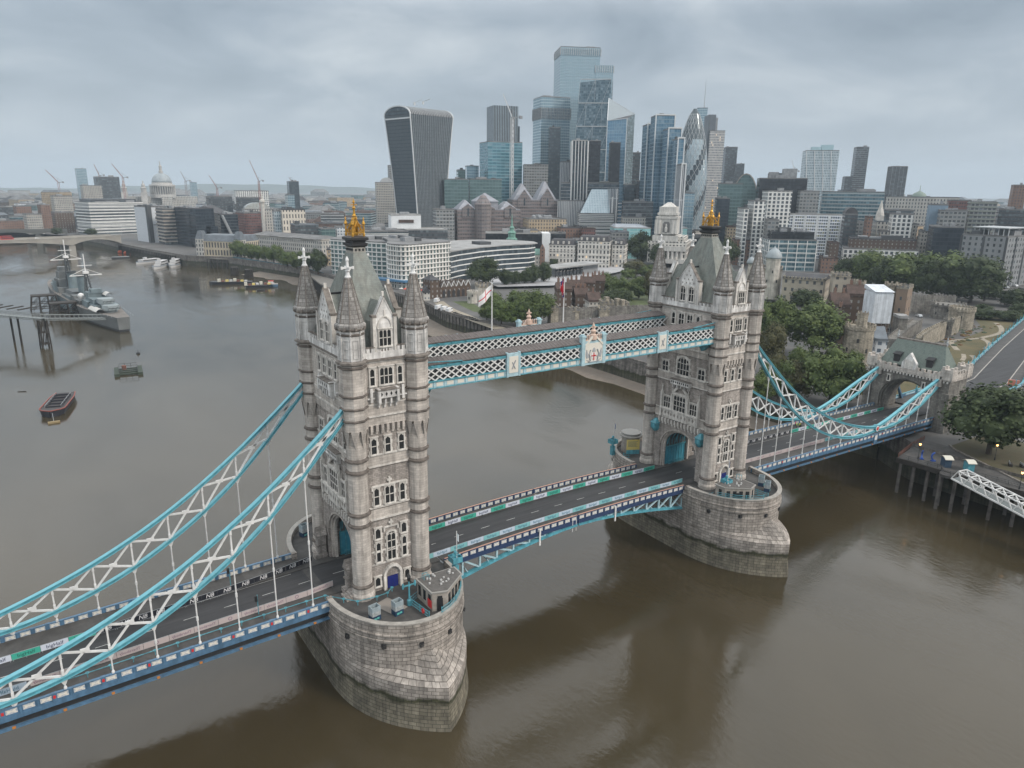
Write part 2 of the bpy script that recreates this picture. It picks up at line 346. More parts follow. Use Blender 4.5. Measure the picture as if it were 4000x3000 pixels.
# north bank: one sheet to the horizon, with a quay wall down to the water along its edge
mb = MB(); far = [(-9000, 9000), (9000, 12000), (14000, -1400)]
mb.add([(x, y, 10) for x, y in BANK+far], [tuple(range(len(BANK)+len(far)))])
mb.build('ground', GRND, kind='structure')
mb = MB()
for (x0, y0), (x1, y1) in zip(BANK[:6], BANK[1:7]): mb.quad((x0, y0, -1), (x0, y0, 10.9), (x1, y1, 10.9), (x1, y1, -1))
def offs(P, d):
    """polyline moved sideways by d (to its right-hand side)"""
    out = []
    for i, p in enumerate(P):
        a = P[max(i-1, 0)]; b = P[min(i+1, len(P)-1)]
        t = Vector((b[0]-a[0], b[1]-a[1])).normalized(); out.append((p[0]+t.y*d, p[1]-t.x*d))
    return out
Q = BANK[6:23]; Qo = offs(Q, -0.45); Qi = offs(Q, 0.35)
mb.loft([[(x, y, -1) for x, y in offs(Q, -1.0)], [(x, y, 9.6) for x, y in Qo], [(x, y, 9.6) for x, y in offs(Q, -0.7)], [(x, y, 10.1) for x, y in offs(Q, -0.7)], [(x, y, 10.1) for x, y in Qo], [(x, y, 11.0) for x, y in Qo], [(x, y, 11.0) for x, y in Qi], [(x, y, 9.9) for x, y in Qi]], close=False)
for i in range(len(Q)-1):       # timber fenders
    L_ = math.dist(Qo[i], Qo[i+1]); k = int(L_/3.2)
    if Q[i][1] > 320 or Q[i][1] < 130: continue
    for j in range(k):
        x = Qo[i][0]+(Qo[i+1][0]-Qo[i][0])*j/k; y = Qo[i][1]+(Qo[i+1][1]-Qo[i][1])*j/k
        mb.k = 1; mb.box(x-0.35, y, 1, 0.35, 0.35, 8.6); mb.k = 0
mb.build('river_wall', [QUAY, TIMB], label='dark stained stone river wall with timber fenders along the north bank', cat='wall')
# foreshore left by the tide
FORE = mat('foreshore_mud', (0.15, 0.125, 0.10), 0.75, noise=(0.25, 0.45, (0.24, 0.20, 0.16)))
def shore(name, edge, wdt):
    rr = random.Random(3); out = []
    for i, (x, y) in enumerate(edge): out.append((x-wdt*(0.75+0.5*rr.random()), y, -0.15))
    mb = MB(); mb.loft([[(x, y, 1.9) for x, y in edge], [((x+o[0])/2, y, 0.7) for (x, y), o in zip(edge, out)], out], close=False); return mb.build(name, FORE, kind='structure')
def dens(P, st=12):
    out = []
    for a, b in zip(P, P[1:]):
        k = max(1, int(math.dist(a, b)/st)); out += [(a[0]+(b[0]-a[0])*i/k, a[1]+(b[1]-a[1])*i/k) for i in range(k)]
    return out+[P[-1]]
shore('foreshore', dens([(125, 35), (122.5, 95), (123.5, 140), (120.5, 190)]), 9)
shore('foreshore', dens([(115.5, 226), (114.5, 251), (123.5, 300), (123.5, 420), (120, 520), (103, 590)]), 17)
def hill():
    mb = MB(); rr = random.Random(5); P = []
    for i in range(60):
        x = -6000+i*260; P.append((x, 9500-0.15*abs(x), 30+60*max(0, math.sin(i*0.21+1))+rr.random()*16))
    mb.loft([[(x, y-500, 9) for x, y, z in P], P, [(x, y+900, 9) for x, y, z in P]], close=False)
    mb.build('hills', mat('far_hill', (0.07, 0.085, 0.06), 0.9, noise=(0.004, 0.4)), kind='structure')
hill()

# ================================================================== the bridge
A_, B_ = 5.226, 9.384
SX, NX = -41.15, 41.15
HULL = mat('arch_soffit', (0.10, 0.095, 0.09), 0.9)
def window_data(w, h, lights, tiers, head='flat', quoin=True, fr=0.2):
    mb = MB(); d = 0.2
    def bx(x0, x1, z0, z1, dep=d): mb.prism([(x0, -dep), (x1, -dep), (x1, 0.02), (x0, 0.02)], z0, z1)
    bx(-w/2-fr, -w/2, 0, h); bx(w/2, w/2+fr, 0, h); bx(-w/2-fr-.08, w/2+fr+.08, -0.22, 0, 0.32)
    if head == 'flat':
        bx(-w/2-fr, w/2+fr, h, h+fr); bx(-w/2-fr-.12, w/2+fr+.12, h+fr, h+fr+0.12, 0.32)
        top = lambda x: h
    else:
        n = 12; A = [(w/2*math.cos(PI*i/n), h-w*0.42+w*0.42*math.sin(PI*i/n)) for i in range(n+1)]
        for (x0, z0), (x1, z1) in zip(A, A[1:]):
            mb.ext([(x0, -d-.06, z0), (x1, -d-.06, z1), (x1*1.0+(fr*1.3)*x1/(w/2), -d-.06, z1+fr*1.4), (x0+(fr*1.3)*x0/(w/2), -d-.06, z0+fr*1.4)], (0, d+.08, 0))
        top = lambda x: h-w*0.42+w*0.42*math.sqrt(max(0, 1-(2*x/w)**2))
        mb.v = mb.v
    if quoin:
        k = int(h/0.62)
        for i in range(k):
            if i % 2 == 0:
                bx(-w/2-fr-.2, -w/2-fr, i*h/k, (i+1)*h/k-.04, .1); bx(w/2+fr, w/2+fr+.2, i*h/k, (i+1)*h/k-.04, .1)
    for i in range(1, lights):
        x = -w/2+w*i/lights; bx(x-.055, x+.055, 0, top(x), 0.15)
    for j in range(1, tiers):
        z = h*j/tiers; bx(-w/2, w/2, z-.055, z+.055, 0.15)
    lw = w/lights
    for i in range(lights):         # cusped heads
        x = -w/2+lw*(i+.5); t = min(top(x-lw/2+.05), top(x+lw/2-.05), top(x))
        for sgn in (-1, 1): mb.ext([(x+sgn*lw/2, -.13, t), (x+sgn*lw/2, -.13, t-lw*.45), (x, -.13, t)], (0, .1, 0))
    pn = MB()
    if head == 'flat': pn.quad((-w/2, -.03, 0), (w/2, -.03, 0), (w/2, -.03, h), (-w/2, -.03, h))
    else: pn.add([(-w/2, -.03, 0), (w/2, -.03, 0)]+[(x, -.03, z) for x, z in A], [tuple(range(2+len(A)))])
    return mb.mesh('window', [TRIM]), pn.mesh('pane', [PANE])
WD = {}
def window(parent, key, loc, rz, args):
    if key not in WD: WD[key] = window_data(*args)
    o = link('window', WD[key][0], parent, loc, rz); link('pane', WD[key][1], o)
    return o
def face_pt(face, x, out, z):
    """local x along a face, 'out' metres outside the turret line -> tower coordinates and rotation"""
    if face == 's': return (x, -B_-out, z), 0.0
    if face == 'n': return (-x, B_+out, z), PI
    if face == 'w': return (-A_-out, -x, z), -PI/2
    return (A_+out, x, z), PI/2
def make_tower():
    root = thing('bridge_tower', 'x', 'bridge tower', (SX, 0, Z0))
    # ---- main body
    mb = MB()
    arch = []
    n = 20; hw = 6.0; spring = 5.2; rise = 5.5
    for i in range(n+1):
        a = PI*i/n; arch.append((hw*math.cos(a), spring+rise*math.sin(a)))
    poly = [(-B_, 0), (-hw, 0)]+[(y, z) for y, z in reversed(arch)]+[(hw, 0), (B_, 0), (B_, 12.9), (-B_, 12.9)]
    for x0, x1 in ((-A_, -A_+1.4), (A_-1.4, A_)): mb.ext([(x0, y, z) for y, z in poly], (x1-x0, 0, 0))
    # stepped orders of the arch
    for k, (h2, dz, xa) in enumerate(((5.7, .35, .6), (5.35, .7, 1.0), (5.0, 1.05, 1.4))):
        inn = [(h2*math.cos(PI*i/n), spring+(rise-dz)*math.sin(PI*i/n)) for i in range(n+1)]
        P = [(-hw-.3, 0), (-h2, 0)]+list(reversed(inn))+[(h2, 0), (hw+.3, 0), (hw+.3, 11.6), (-hw-.3, 11.6)]
        mb.k = 1
        for sg in (-1, 1): mb.ext([(sg*(A_-xa+.55), y, z) for y, z in P], (-sg*.5, 0, 0))
    mb.k = 0
    mb.box(0, -7.5, 0, 2*A_-.02, 3.7, 12.9); mb.box(0, 7.5, 0, 2*A_-.02, 3.7, 12.9)
    mb.box(0, 0, 11.0, 2*A_-.4, 2*B_-.4, 1.9)
    mb.box(0, 0, 12.9, 2*A_, 2*B_, 9.0); mb.box(0, 0, 23.75, 2*A_, 2*B_, 5.0)
    mb.k = 1
    mb.box(0, 0, 12.9, 2*A_+.16, 2*B_+.16, 1.9); mb.box(0, 0, 21.85, 2*A_+.16, 2*B_+.16, 1.95); mb.box(0, 0, 28.7, 2*A_+.5, 2*B_+.5, 1.5)
    mb.box(0, 0, 30.2, 2*A_+.7, 2*B_+.7, 9.0)
    mb.k = 2     # white strings
    for z, h, p in ((12.75, .32, .34), (14.75, .28, .3), (21.75, .3, .3), (23.65, .3, .34), (30.1, .28, .95), (32.0, .24, .8), (38.7, .3, .95)): mb.box(0, 0, z, 2*A_+p, 2*B_+p, h)
    for z in (4.75, 7.05): mb.box(0, -B_+.5, z, 7.0, 1.12, .26); mb.box(0, B_-.5, z, 7.0, 1.12, .26)
    mb.k = 3
    mb.box(0, 0, 39.0, 2*A_+1.5, 2*B_+1.5, .38)
    for z in (12.65, 14.7, 21.7, 30.02): mb.box(0, 0, z, 2*A_+.42, 2*B_+.42, .1)
    # machicolation under the upper storey
    mb.k = 1
    for i in range(7):
        x = -2.7+i*.9
        for sy in (-1, 1):
            mb.box(x, sy*(B_+.2), 27.75, .42, .55, 1.0); mb.box(x, sy*(B_+.1), 27.3, .34, .3, .5)
    mb.build('wall', [RUB, ASH, TRIM, DIRT], root)
    # ---- turrets
    t = MB(); t.sm = False
    t.lathe([(1.95, 0), (1.95, .7), (1.72, 1.1), (1.72, 1.9), (1.55, 2.3), (1.55, 26.2)], 18)
    for z in (2.0, 12.6, 14.5, 21.6, 23.5): t.k = 2; t.lathe([(1.56, z-.05), (1.86, z+.12), (1.86, z+.36), (1.56, z+.62)], 18)
    t.k = 0
    r8 = PI/8
    t.lathe([(1.5, 26.0), (1.55, 28.2), (1.98, 28.7), (1.98, 39.2)], 8, rot=r8)
    for i in range(8):
        a = r8+i*PI/4; c, s_ = math.cos(a), math.sin(a)
        P = [(1.99*math.cos(a+d), 1.99*math.sin(a+d), 28.7) for d in (-.32, 0, .32)]+[(1.2*c, 1.2*s_, 28.7), (1.56*c, 1.56*s_, 25.6)]
        t.add(P, [(0, 1, 4), (1, 2, 4), (0, 4, 3), (2, 3, 4), (0, 3, 2, 1)])
    t.k = 2
    for z in (30.05, 31.95, 33.9, 38.3): t.lathe([(1.99, z), (2.2, z+.12), (2.2, z+.28), (1.99, z+.42)], 8, rot=r8)
    t.k = 3; t.lathe([(2.0, 38.9), (2.42, 39.1), (2.42, 39.4), (2.05, 39.6)], 8, rot=r8)
    t.k = 1; t.lathe([(1.93, 39.5), (1.93, 44.2)], 8, rot=r8)
    for i in range(8):
        a = r8+i*PI/4; t.box(1.95*math.cos(a), 1.95*math.sin(a), 39.6, .2, .2, 4.5, a)
        b = i*PI/4; c, s_ = 1.80*math.cos(b), 1.80*math.sin(b); tx, ty = -math.sin(b), math.cos(b)
        for o in (-.38, .38): t.box(c+tx*o+.04*math.cos(b), s_+ty*o+.04*math.sin(b), 40.0, .08, .09, 2.7, b)
        for zz in (40.0, 41.4, 42.7): t.box(c+.04*math.cos(b), s_+.04*math.sin(b), zz, .08, .8, .1, b)
    t.k = 2; t.lathe([(1.94, 43.3), (2.08, 43.4), (2.08, 43.55), (1.94, 43.7)], 8, rot=r8)
    t.k = 3; t.lathe([(1.95, 44.0), (2.25, 44.3), (2.25, 44.55)], 8, rot=r8)
    tdat = t.mesh('turret', [ASH, WHTS, mat('weathered_string', (0.13, 0.112, 0.098), 0.9, noise=(1.4, .5)), DIRT])
    s = MB(); s.lathe([(2.32, 44.5), (2.3, 44.95), (2.02, 45.2), (1.36, 48.0), (.52, 51.6), (.52, 51.75)], 8, rot=r8)
    s.k = 1
    for i in range(8):
        a = r8+i*PI/4
        s.bar((2.0*math.cos(a), 2.0*math.sin(a), 45.25), (.52*math.cos(a), .52*math.sin(a), 51.6), .16, .12)
        for j in range(2):
            a2 = a+j*PI/8; s.box(2.2*math.cos(a2)*.97, 2.2*math.sin(a2)*.97, 44.2, .3, .3, .5, a2)
    sdat = s.mesh('spire', [SPIRE, DIRT])
    f = MB(); f.lathe([(.46, 51.6), (.5, 51.8), (.34, 52.05), (.28, 52.5), (.4, 52.7), (.26, 52.9), (.2, 54.0), (.28, 54.2), (.22, 54.45), (.05, 54.75)], 8)
    for ax in (0, 1):
        f.bar((-.85, 0, 53.1) if ax == 0 else (0, -.85, 53.1), (.85, 0, 53.1) if ax == 0 else (0, .85, 53.1), .24, .26)
        for sg in (-1, 1): p = (sg*.85, 0) if ax == 0 else (0, sg*.85); f.box(p[0], p[1], 52.9, .26, .26, .4)
    fdat = f.mesh('finial', [WHITE])
    for sx in (-1, 1):
        for sy in (-1, 1):
            o = link('turret', tdat, root, (sx*A_, sy*B_, 0)); link('spire', sdat, o); link('finial', fdat, o)
    # ---- parapets with battlements
    pm = MB()
    for sy in (-1, 1):
        pm.box(0, sy*(B_+.45), 39.35, 2*A_-2, .5, 1.0)
        for x in (-2.9, -2.1, 2.1, 2.9): pm.k = 0; pm.box(x, sy*(B_+.45), 40.35, .5, .52, .7); pm.k = 1; pm.box(x, sy*(B_+.45), 41.05, .62, .66, .12)
        pm.k = 0
    for sx in (-1, 1):
        pm.k = 0; pm.box(sx*(A_+.45), 0, 39.35, .5, 2*B_-2, 1.0)
        for i in range(4):
            for sg in (-1, 1): y = sg*(4.0+i*1.05); pm.k = 0; pm.box(sx*(A_+.45), y, 40.35, .52, .55, .7); pm.k = 1; pm.box(sx*(A_+.45), y, 41.05, .66, .68, .12)
    pm.build('parapet', [WHTS, DIRT], root)
    # ---- gables
    for face in 'snwe':
        big = face in 'we'; hw_ = 3.3 if big else 1.85; g = MB()
        zs, za = (45.3, 49.0) if big else (45.6, 48.5)
        prof = [(-hw_, 39.3), (hw_, 39.3), (hw_, zs-2.2), (hw_-.35, zs-1.9), (hw_-.35, zs-.2), (0, za), (-hw_+.35, zs-.2), (-hw_+.35, zs-1.9), (-hw_, zs-2.2)]
        g.ext([(x, -.45, z) for x, z in prof], (0, 1.0, 0))
        for sg in (-1, 1):
            g.k = 0; g.bar((sg*(hw_-.25), -.1, zs-.2), (0, -.1, za+.1), .22, .9, (0, 1, 0)); g.k = 2; g.bar((sg*(hw_-.25), -.1, zs-.06), (0, -.1, za+.24), .08, .95, (0, 1, 0))
            g.k = 1
            g.box(sg*(hw_-.15), -.2, 39.3, .5, .9, zs-39.3); g.k = 2; g.box(sg*(hw_-.15), -.2, zs, .7, 1.1, .35)
        g.k = 1; g.box(0, -.1, za, .3, .4, .9)
        if big:        # pierced lozenges in the gable head
            g.k = 2
            for x, z in ((0, 47.4), (-.55, 46.5), (.55, 46.5), (-1.1, 45.6), (0, 45.6), (1.1, 45.6), (-1.6, 44.8), (1.6, 44.8), (-.5, 44.8), (.5, 44.8)): g.ext([(x-.16, -.47, z), (x, -.47, z-.24), (x+.16, -.47, z), (x, -.47, z+.24)], (0, .06, 0))
            g.k = 1; g.box(0, -.3, 39.6, .22, .5, 4.8)
            for sg in (-1, 1): g.box(sg*2.4, -.3, 39.6, .3, .5, 5.0)
        else:
            g.k = 1
            A = [(1.15*math.cos(PI*i/10), 43.9+1.75*math.sin(PI*i/10)) for i in range(11)]
            for (x0, z0), (x1, z1) in zip(A, A[1:]): g.bar((x0, -.5, z0), (x1, -.5, z1), .24, .2)
            g.bar((0, -.5, 45.6), (0, -.5, 46.7), .22, .2); g.box(0, -.45, 39.7, 2.4, .25, .18)
            g.k = 2
            for x in (-.5, 0, .5): g.ext([(x-.14, -.48, 40.5), (x, -.48, 40.1), (x+.14, -.48, 40.5), (x, -.48, 40.9)], (0, .05, 0))
        p, rz = face_pt(face, 0, .0 if big else .0, 0)
        go = g.build('gable', [WHTS, TRIM, DIRT], root, (p[0], p[1], 0), rz)
        if big:
            for x in (-1.2, 1.2): q, _ = face_pt(face, x, .46, 40.9); window(root, 'gable_tall', q, rz, (1.35, 3.1, 2, 2, 'arch', False, .16))
        else:
            q, _ = face_pt(face, 0, .46, 41.2); window(root, 'gable_wide', q, rz, (1.9, 2.45, 3, 2, 'flat', False, .16))
        # ---- balcony of the upper storey and the fancy stonework
        bl = MB(); w_ = 1.75 if not big else 2.7; o0 = -.35
        bl.box(0, o0-.45, 33.2, 2*w_, .9, 1.25); bl.k = 1; bl.box(0, o0-.5, 34.4, 2*w_+.25, 1.1, .16); bl.k = 0
        for sg in (-1, 1): bl.box(sg*(w_-.2), o0-.5, 32.5, .42, 1.0, 2.15); bl.box(sg*(w_+.9), o0-.2, 32.6, .42, .5, 2.2); bl.box(sg*(w_+.95), o0-.15, 33.1, 1.2, .4, .2); bl.box(sg*(w_+.5), o0-.1, 34.1, .7, .22, .2)
        nb = 4 if not big else 6
        for i in range(nb): x = -w_+.3+i*(2*w_-.6)/(nb-1); bl.box(x, o0-.3, 32.2, .26, .75, 1.0); bl.box(x, o0-.15, 31.6, .22, .4, .7)
        bl.k = 2
        for i in range(nb): x = -w_+.55+i*(2*w_-1.1)/(nb-1); bl.ext([(x-.2, o0-.91, 33.8), (x, o0-.91, 33.45), (x+.2, o0-.91, 33.8), (x, o0-.91, 34.15)], (0, .03, 0))
        bl.build('balcony', [WHTS, DIRT, PANE], root, (p[0], p[1], 0), rz)
        if big:
            for x, w2, l2 in ((-3.6, .9, 1), (-1.25, 1.5, 2), (1.25, 1.5, 2), (3.6, .9, 1)): q, _ = face_pt(face, x, .36, 35.3); window(root, f'top{l2}', q, rz, (w2, 2.6, l2, 2, 'flat', False, .24))
            for x in (-5.4, 5.4): q, _ = face_pt(face, x, .01, 23.8); window(root, 'mid2', q, rz, (1.8, 2.5, 2, 2, 'flat', True, .22))
            q, _ = face_pt(face, 0, .01, 23.7); window(root, 'great', q, rz, (3.5, 4.3, 4, 3, 'arch', True, .3))
            b2 = MB(); b2.box(0, -.45, 21.5, 5.6, .9, 1.1); b2.k = 1; b2.box(0, -.5, 22.6, 5.9, 1.1, .16); b2.k = 0
            for i in range(5): b2.box(-2.3+i*1.15, -.3, 20.7, .3, .6, .9)
            b2.k = 2
            for i in range(9): x = -2.4+i*.6; b2.ext([(x-.2, -.91, 22.05), (x, -.91, 21.75), (x+.2, -.91, 22.05), (x, -.91, 22.4)], (0, .03, 0))
            b2.build('balcony', [WHTS, DIRT, PANE], root, (p[0], p[1], 0), rz)
            orl = MB()      # oriel storey above the arch
            for x0, x1, z0, z1, d in ((-2.3, 2.3, 13.0, 15.2, .75), (-5.7, -2.3, 13.2, 15.1, .42), (2.3, 5.7, 13.2, 15.1, .42), (-5.7, 5.7, 14.95, 15.25, .85), (-2.35, 2.35, 19.0, 19.5, .7)):
                orl.prism([(x0, -d), (x1, -d), (x1, 0), (x0, 0)], z0, z1)
            for x in (-5.6, -2.35, 2.35, 5.6): orl.box(x, -.35, 13.0, .45, .7, 6.0); orl.lathe([(.26, 19), (.12, 19.9), (.2, 20.1), (.03, 20.7)], 6, x, -.35)
            for sg in (-1, 1): orl.bar((sg*2.3, -.45, 19.4), (sg*.8, -.45, 20.8), .3, .5)
            orl.k = 1
            for i in range(11): x = -5.3+i*1.06; orl.ext([(x-.3, -.44 if abs(x) > 2.3 else -.77, 14.1), (x, -.44 if abs(x) > 2.3 else -.77, 13.6), (x+.3, -.44 if abs(x) > 2.3 else -.77, 14.1), (x, -.44 if abs(x) > 2.3 else -.77, 14.6)], (0, .02, 0))
            orl.k = 0
            for i in range(13): x = -6.0+i*1.0; orl.box(x, -.3, 11.75, .42, .6, 1.0); orl.box(x, -.18, 11.2, .34, .36, .6)
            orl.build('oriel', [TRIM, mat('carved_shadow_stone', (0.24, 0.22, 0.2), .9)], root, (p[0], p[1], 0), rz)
            q, _ = face_pt(face, 0, .38, 15.3); window(root, 'oriel_mid', q, rz, (3.5, 3.6, 4, 3, 'flat', False, .3))
            for x in (-4.0, 4.0): q, _ = face_pt(face, x, .2, 15.35); window(root, 'oriel_side', q, rz, (2.0, 2.6, 3, 2, 'flat', False, .25))
        else:
            for x, w2, l2 in ((-2.3, .7, 1), (0, 2.05, 3), (2.3, .7, 1)): q, _ = face_pt(face, x, .36, 35.2); window(root, f'up{l2}', q, rz, (w2, 2.6, l2, 2, 'flat', False, .22))
            for x in (-2.35, 0.0, 2.35): q, _ = face_pt(face, x, .01, 24.0); window(root, 'third', q, rz, (.85, 2.55, 1, 2, 'flat', True, .2))
            for x, w2, l2 in ((-2.25, .8, 1), (0, 1.5, 2), (2.25, .8, 1)): q, _ = face_pt(face, x, .01, 15.3); window(root, f'second{l2}', q, rz, (w2, 2.9, l2, 2, 'flat', True, .2))
            for x in (-2.3, 2.3):
                q, _ = face_pt(face, x, .01, 9.45); window(root, 'small', q, rz, (.85, 1.75, 1, 1, 'flat', True, .2))
                q, _ = face_pt(face, x, .01, 5.3); window(root, 'pair', q, rz, (.7, 3.4, 1, 2, 'flat', True, .2))
                q, _ = face_pt(face, x*1.15, .01, .95); window(root, 'ground', q, rz, (.85, 1.6, 1, 1, 'flat', True, .2))
            q, _ = face_pt(face, 0, .01, 5.2); window(root, 'hall', q, rz, (1.4, 5.0, 2, 3, 'arch', True, .22))
            hm = MB()
            for z, xs in ((18.6, 3.0), (11.2, 1.2)): hm.bar((-xs, -.2, z), (xs, -.2, z), .3, .22); hm.box(0, -.15, z, .3, .3, 1.2); hm.box(0, -.15, z+.55, .8, .3, .28); hm.box(-xs, -.15, z-.7, .25, .3, .7); hm.box(xs, -.15, z-.7, .25, .3, .7)
            hm.build('hood_mould', [TRIM], root, (p[0], p[1], 0), rz)
            dr = MB(); A = [(1.5*math.cos(PI*i/12), 2.3+1.85*math.sin(PI*i/12)) for i in range(13)]
            for (x0, z0), (x1, z1) in zip(A, A[1:]): dr.bar((x0, -.2, z0), (x1, -.2, z1), .6, .42, (0, 0, 1))
            for sg in (-1, 1): dr.box(sg*1.45, -.25, 0, .5, .55, 2.4)
            dr.k = 1; dr.add([(-1.2, -.06, 2.2), (1.2, -.06, 2.2)]+[(.85*x, -.06, z-.15) for x, z in A[1:-1]], [tuple(range(13))])
            do = dr.build('doorway', [TRIM, RUB], root, (p[0], p[1], 0), rz)
            d2 = MB(); d2.box(0, -.1, .05, 1.85, .12, 2.1); d2.k = 1
            for x in (-.6, 0, .6): d2.box(x, -.17, .05, .04, .03, 2.1)
            d2.build('door', [mat('royal_blue_door', (0.012, 0.02, 0.16), .5), DNAVY], do)
    # ---- road archway lining: blue panelled walls with railings
    aw = MB()
    for sy in (-1, 1):
        aw.k = 0; aw.box(0, sy*5.55, 0, 6.6, .3, 4.6); aw.k = 1; aw.box(0, sy*5.3, 4.55, 6.6, .5, .2)
        aw.k = 2; aw.box(0, sy*5.5, 4.75, 6.2, .25, 2.6); aw.k = 1
        for i in range(8): aw.box(-3.1+i*.886, sy*5.36, 0.1, .1, .12, 7.2)
        aw.k = 1; aw.box(0, sy*4.85, 0.2, 5.5, .07, .07); aw.box(0, sy*4.85, 1.05, 5.5, .07, .07)
        for i in range(19): aw.box(-2.7+i*.3, sy*4.85, 0.2, .05, .05, .9)
    aw.k = 2
    P = [(5.6*math.cos(PI*i/14), 5.3+4.6*math.sin(PI*i/14)) for i in range(15)]
    aw.loft([[(x, y, z) for y, z in P] for x in (-3.4, 3.4)], close=False)
    aw.k = 1
    for x in (-2.8, -1.4, 0, 1.4, 2.8):
        for (y0, z0), (y1, z1) in zip(P, P[1:]): aw.bar((x, y0*.97, z0-.08), (x, y1*.97, z1-.08), .22, .16)
    aw.build('archway_lining', [mat('turquoise_panel', (0.045, 0.25, 0.34), .5, noise=(1, .2)), CYAN, HULL], root)
    # ---- gate piers either side of the road, on the two road faces
    gp = MB()
    gp.box(0, 0, 0, 1.5, 1.3, 4.4); gp.box(-.25, 0, 0, 2.2, 1.55, .9); gp.ext([(-.95, -.85, 4.4), (-.95, .85, 4.4), (-.95, 0, 6.0)], (1.9, 0, 0)); gp.k = 1
    gp.box(-.1, 0, 2.4, 1.75, 1.5, .22); gp.box(-.1, 0, 4.3, 1.85, 1.6, .2)
    gdat = gp.mesh('gate_pier', [RUB, DIRT])
    for sy in (-1, 1): link('gate_pier', gdat, root, (-A_-1.1, sy*6.9, 0))
    st = MB()
    for i in range(4): st.box(-A_-.9-i*.35, -B_+.9, 0, 2.0+.01*i, 2.6-.01*i, 1.0-.22*i)
    st.k = 1; st.box(-A_-.3, -7.95, 0.2, .3, .9, 4.3)
    st.build('steps', [RUB, mat('royal_blue_door')], root)
    # ---- blue arch lanterns
    ln = MB(); ln.box(0, -.75, .5, 1.5, 1.3, 1.2); ln.prism([(-.95, -1.5), (.95, -1.5), (.95, 0), (-.95, 0)], 1.7, 2.7, P1=[(-.3, -.7), (.3, -.7), (.3, 0), (-.3, 0)]); ln.prism([(-.4, -1.0), (.4, -1.0), (.4, 0), (-.4, 0)], -.3, .5, P1=[(-.75, -1.4), (.75, -1.4), (.75, 0), (-.75, 0)])
    ldat = ln.mesh('blue_canopy', [CYAN])
    for face in 'e':
        for x in (-6.9, 6.9): q, rz = face_pt(face, x, 0, 9.2); link('blue_canopy', ldat, root, q, rz)
    # ---- roofs
    rf = MB()
    def rect(hx, hy, z): return [(-hx, -hy, z), (hx, -hy, z), (hx, hy, z), (-hx, hy, z)]
    rf.loft([rect(4.9, 8.3, 40.6), rect(4.5, 7.6, 42.4), rect(3.1, 5.1, 47.4), rect(1.0, 1.55, 54.6)], True, True, True)
    for sg in (-1, 1):
        rf.ext([(sg*4.9, -2.9, 42.0), (sg*4.9, 2.9, 42.0), (sg*4.9, 2.9, 44.6), (sg*4.9, 0, 48.2), (sg*4.9, -2.9, 44.6)], (-sg*4.6, 0, 0))
        rf.ext([(-1.6, sg*9.0, 42.0), (1.6, sg*9.0, 42.0), (1.6, sg*9.0, 44.8), (0, sg*9.0, 47.8), (-1.6, sg*9.0, 44.8)], (0, -sg*5.2, 0))
    rf.k = 1
    rf.loft([rect(1.08, 1.62, 54.3), rect(.95, 1.42, 55.4)], True, True, True)
    rf.k = 2
    for i in range(6):
        for sx in (-1, 1): rf.lathe([(.16, -.03), (.16, .03)], 8) if False else rf.box(sx*1.06, -1.25+i*.5, 54.75, .1, .26, .34)
    for i in range(3):
        for sy in (-1, 1): rf.box(-.6+i*.6, sy*1.6, 54.75, .26, .1, .34)
    rf.k = 2
    for sg in (-1, 1): rf.box(sg*2.6, 0, 48.1, 4.6, .35, .3)
    ro = rf.build('roof', [SLATE, mat('weathered_lead', (0.30, 0.29, 0.26), .6, noise=(2, .4)), BLACK], root)
    cr = MB(); cr.loft([rect(1.0, 1.5, 55.3), rect(1.3, 1.8, 55.55), rect(1.3, 1.8, 55.9), rect(1.05, 1.55, 56.0), rect(1.05, 1.55, 56.25), rect(1.42, 1.95, 56.4), rect(1.42, 1.95, 56.75), rect(1.1, 1.6, 56.95)], True, True, True)
    cr.build('crown_block', [BLACK], ro)
    go = MB()
    for sx in (-1, 1):
        for sy in (-1, 1):
            x, y = sx*.92, sy*1.35; go.lathe([(.18, 56.9), (.2, 57.3), (.15, 57.5), (.15, 58.6), (.28, 58.8), (.2, 59.1), (.08, 59.35), (.14, 59.55), (.02, 59.9)], 8, x, y)
            go.bar((x, y, 57.3), (0, 0, 60.1), .1, .14); go.bar((x, y, 58.4), (sx*.3, sy*.45, 58.9), .12, .14)
        go.bar((sx*.92, -1.35, 57.5), (sx*.92, 1.35, 57.5), .1, .14); go.bar((-.92, sx*1.35, 57.5), (.92, sx*1.35, 57.5), .1, .14)
        for k in range(5): go.box(sx*.92, -1.0+k*.5, 57.0, .1, .12, 1.0)
        for a, b in (((sx*.92, -1.35, 57.3), (sx*.5, 0, 58.9)), ((sx*.92, 1.35, 57.3), (sx*.5, 0, 58.9)), ((-.92, sx*1.35, 57.3), (0, sx*.7, 58.9)), ((.92, sx*1.35, 57.3), (0, sx*.7, 58.9))): go.bar(a, b, .12, .16)
    go.lathe([(.2, 57.0), (.22, 59.8), (.34, 60.0), (.2, 60.3), (.15, 61.0), (.3, 61.2), (.12, 61.5), (.1, 61.9), (.22, 62.1), (.03, 62.6)], 8)
    for a, b in (((-.5, 0, 61.7), (.5, 0, 61.7)), ((0, -.5, 61.7), (0, .5, 61.7))): go.bar(a, b, .12, .14)
    go.build('gold_crest', [GOLD], ro)
    return root
tw = make_tower()
tag(tw, 'stone tower nearer the camera, grey slate roof with gold crest, above the left pier', 'bridge tower', 'twin bridge towers')
tag(dup(tw, (NX, 0, Z0), PI), 'stone tower farther from the camera, grey slate roof with gold crest, before the castle trees', 'bridge tower', 'twin bridge towers')

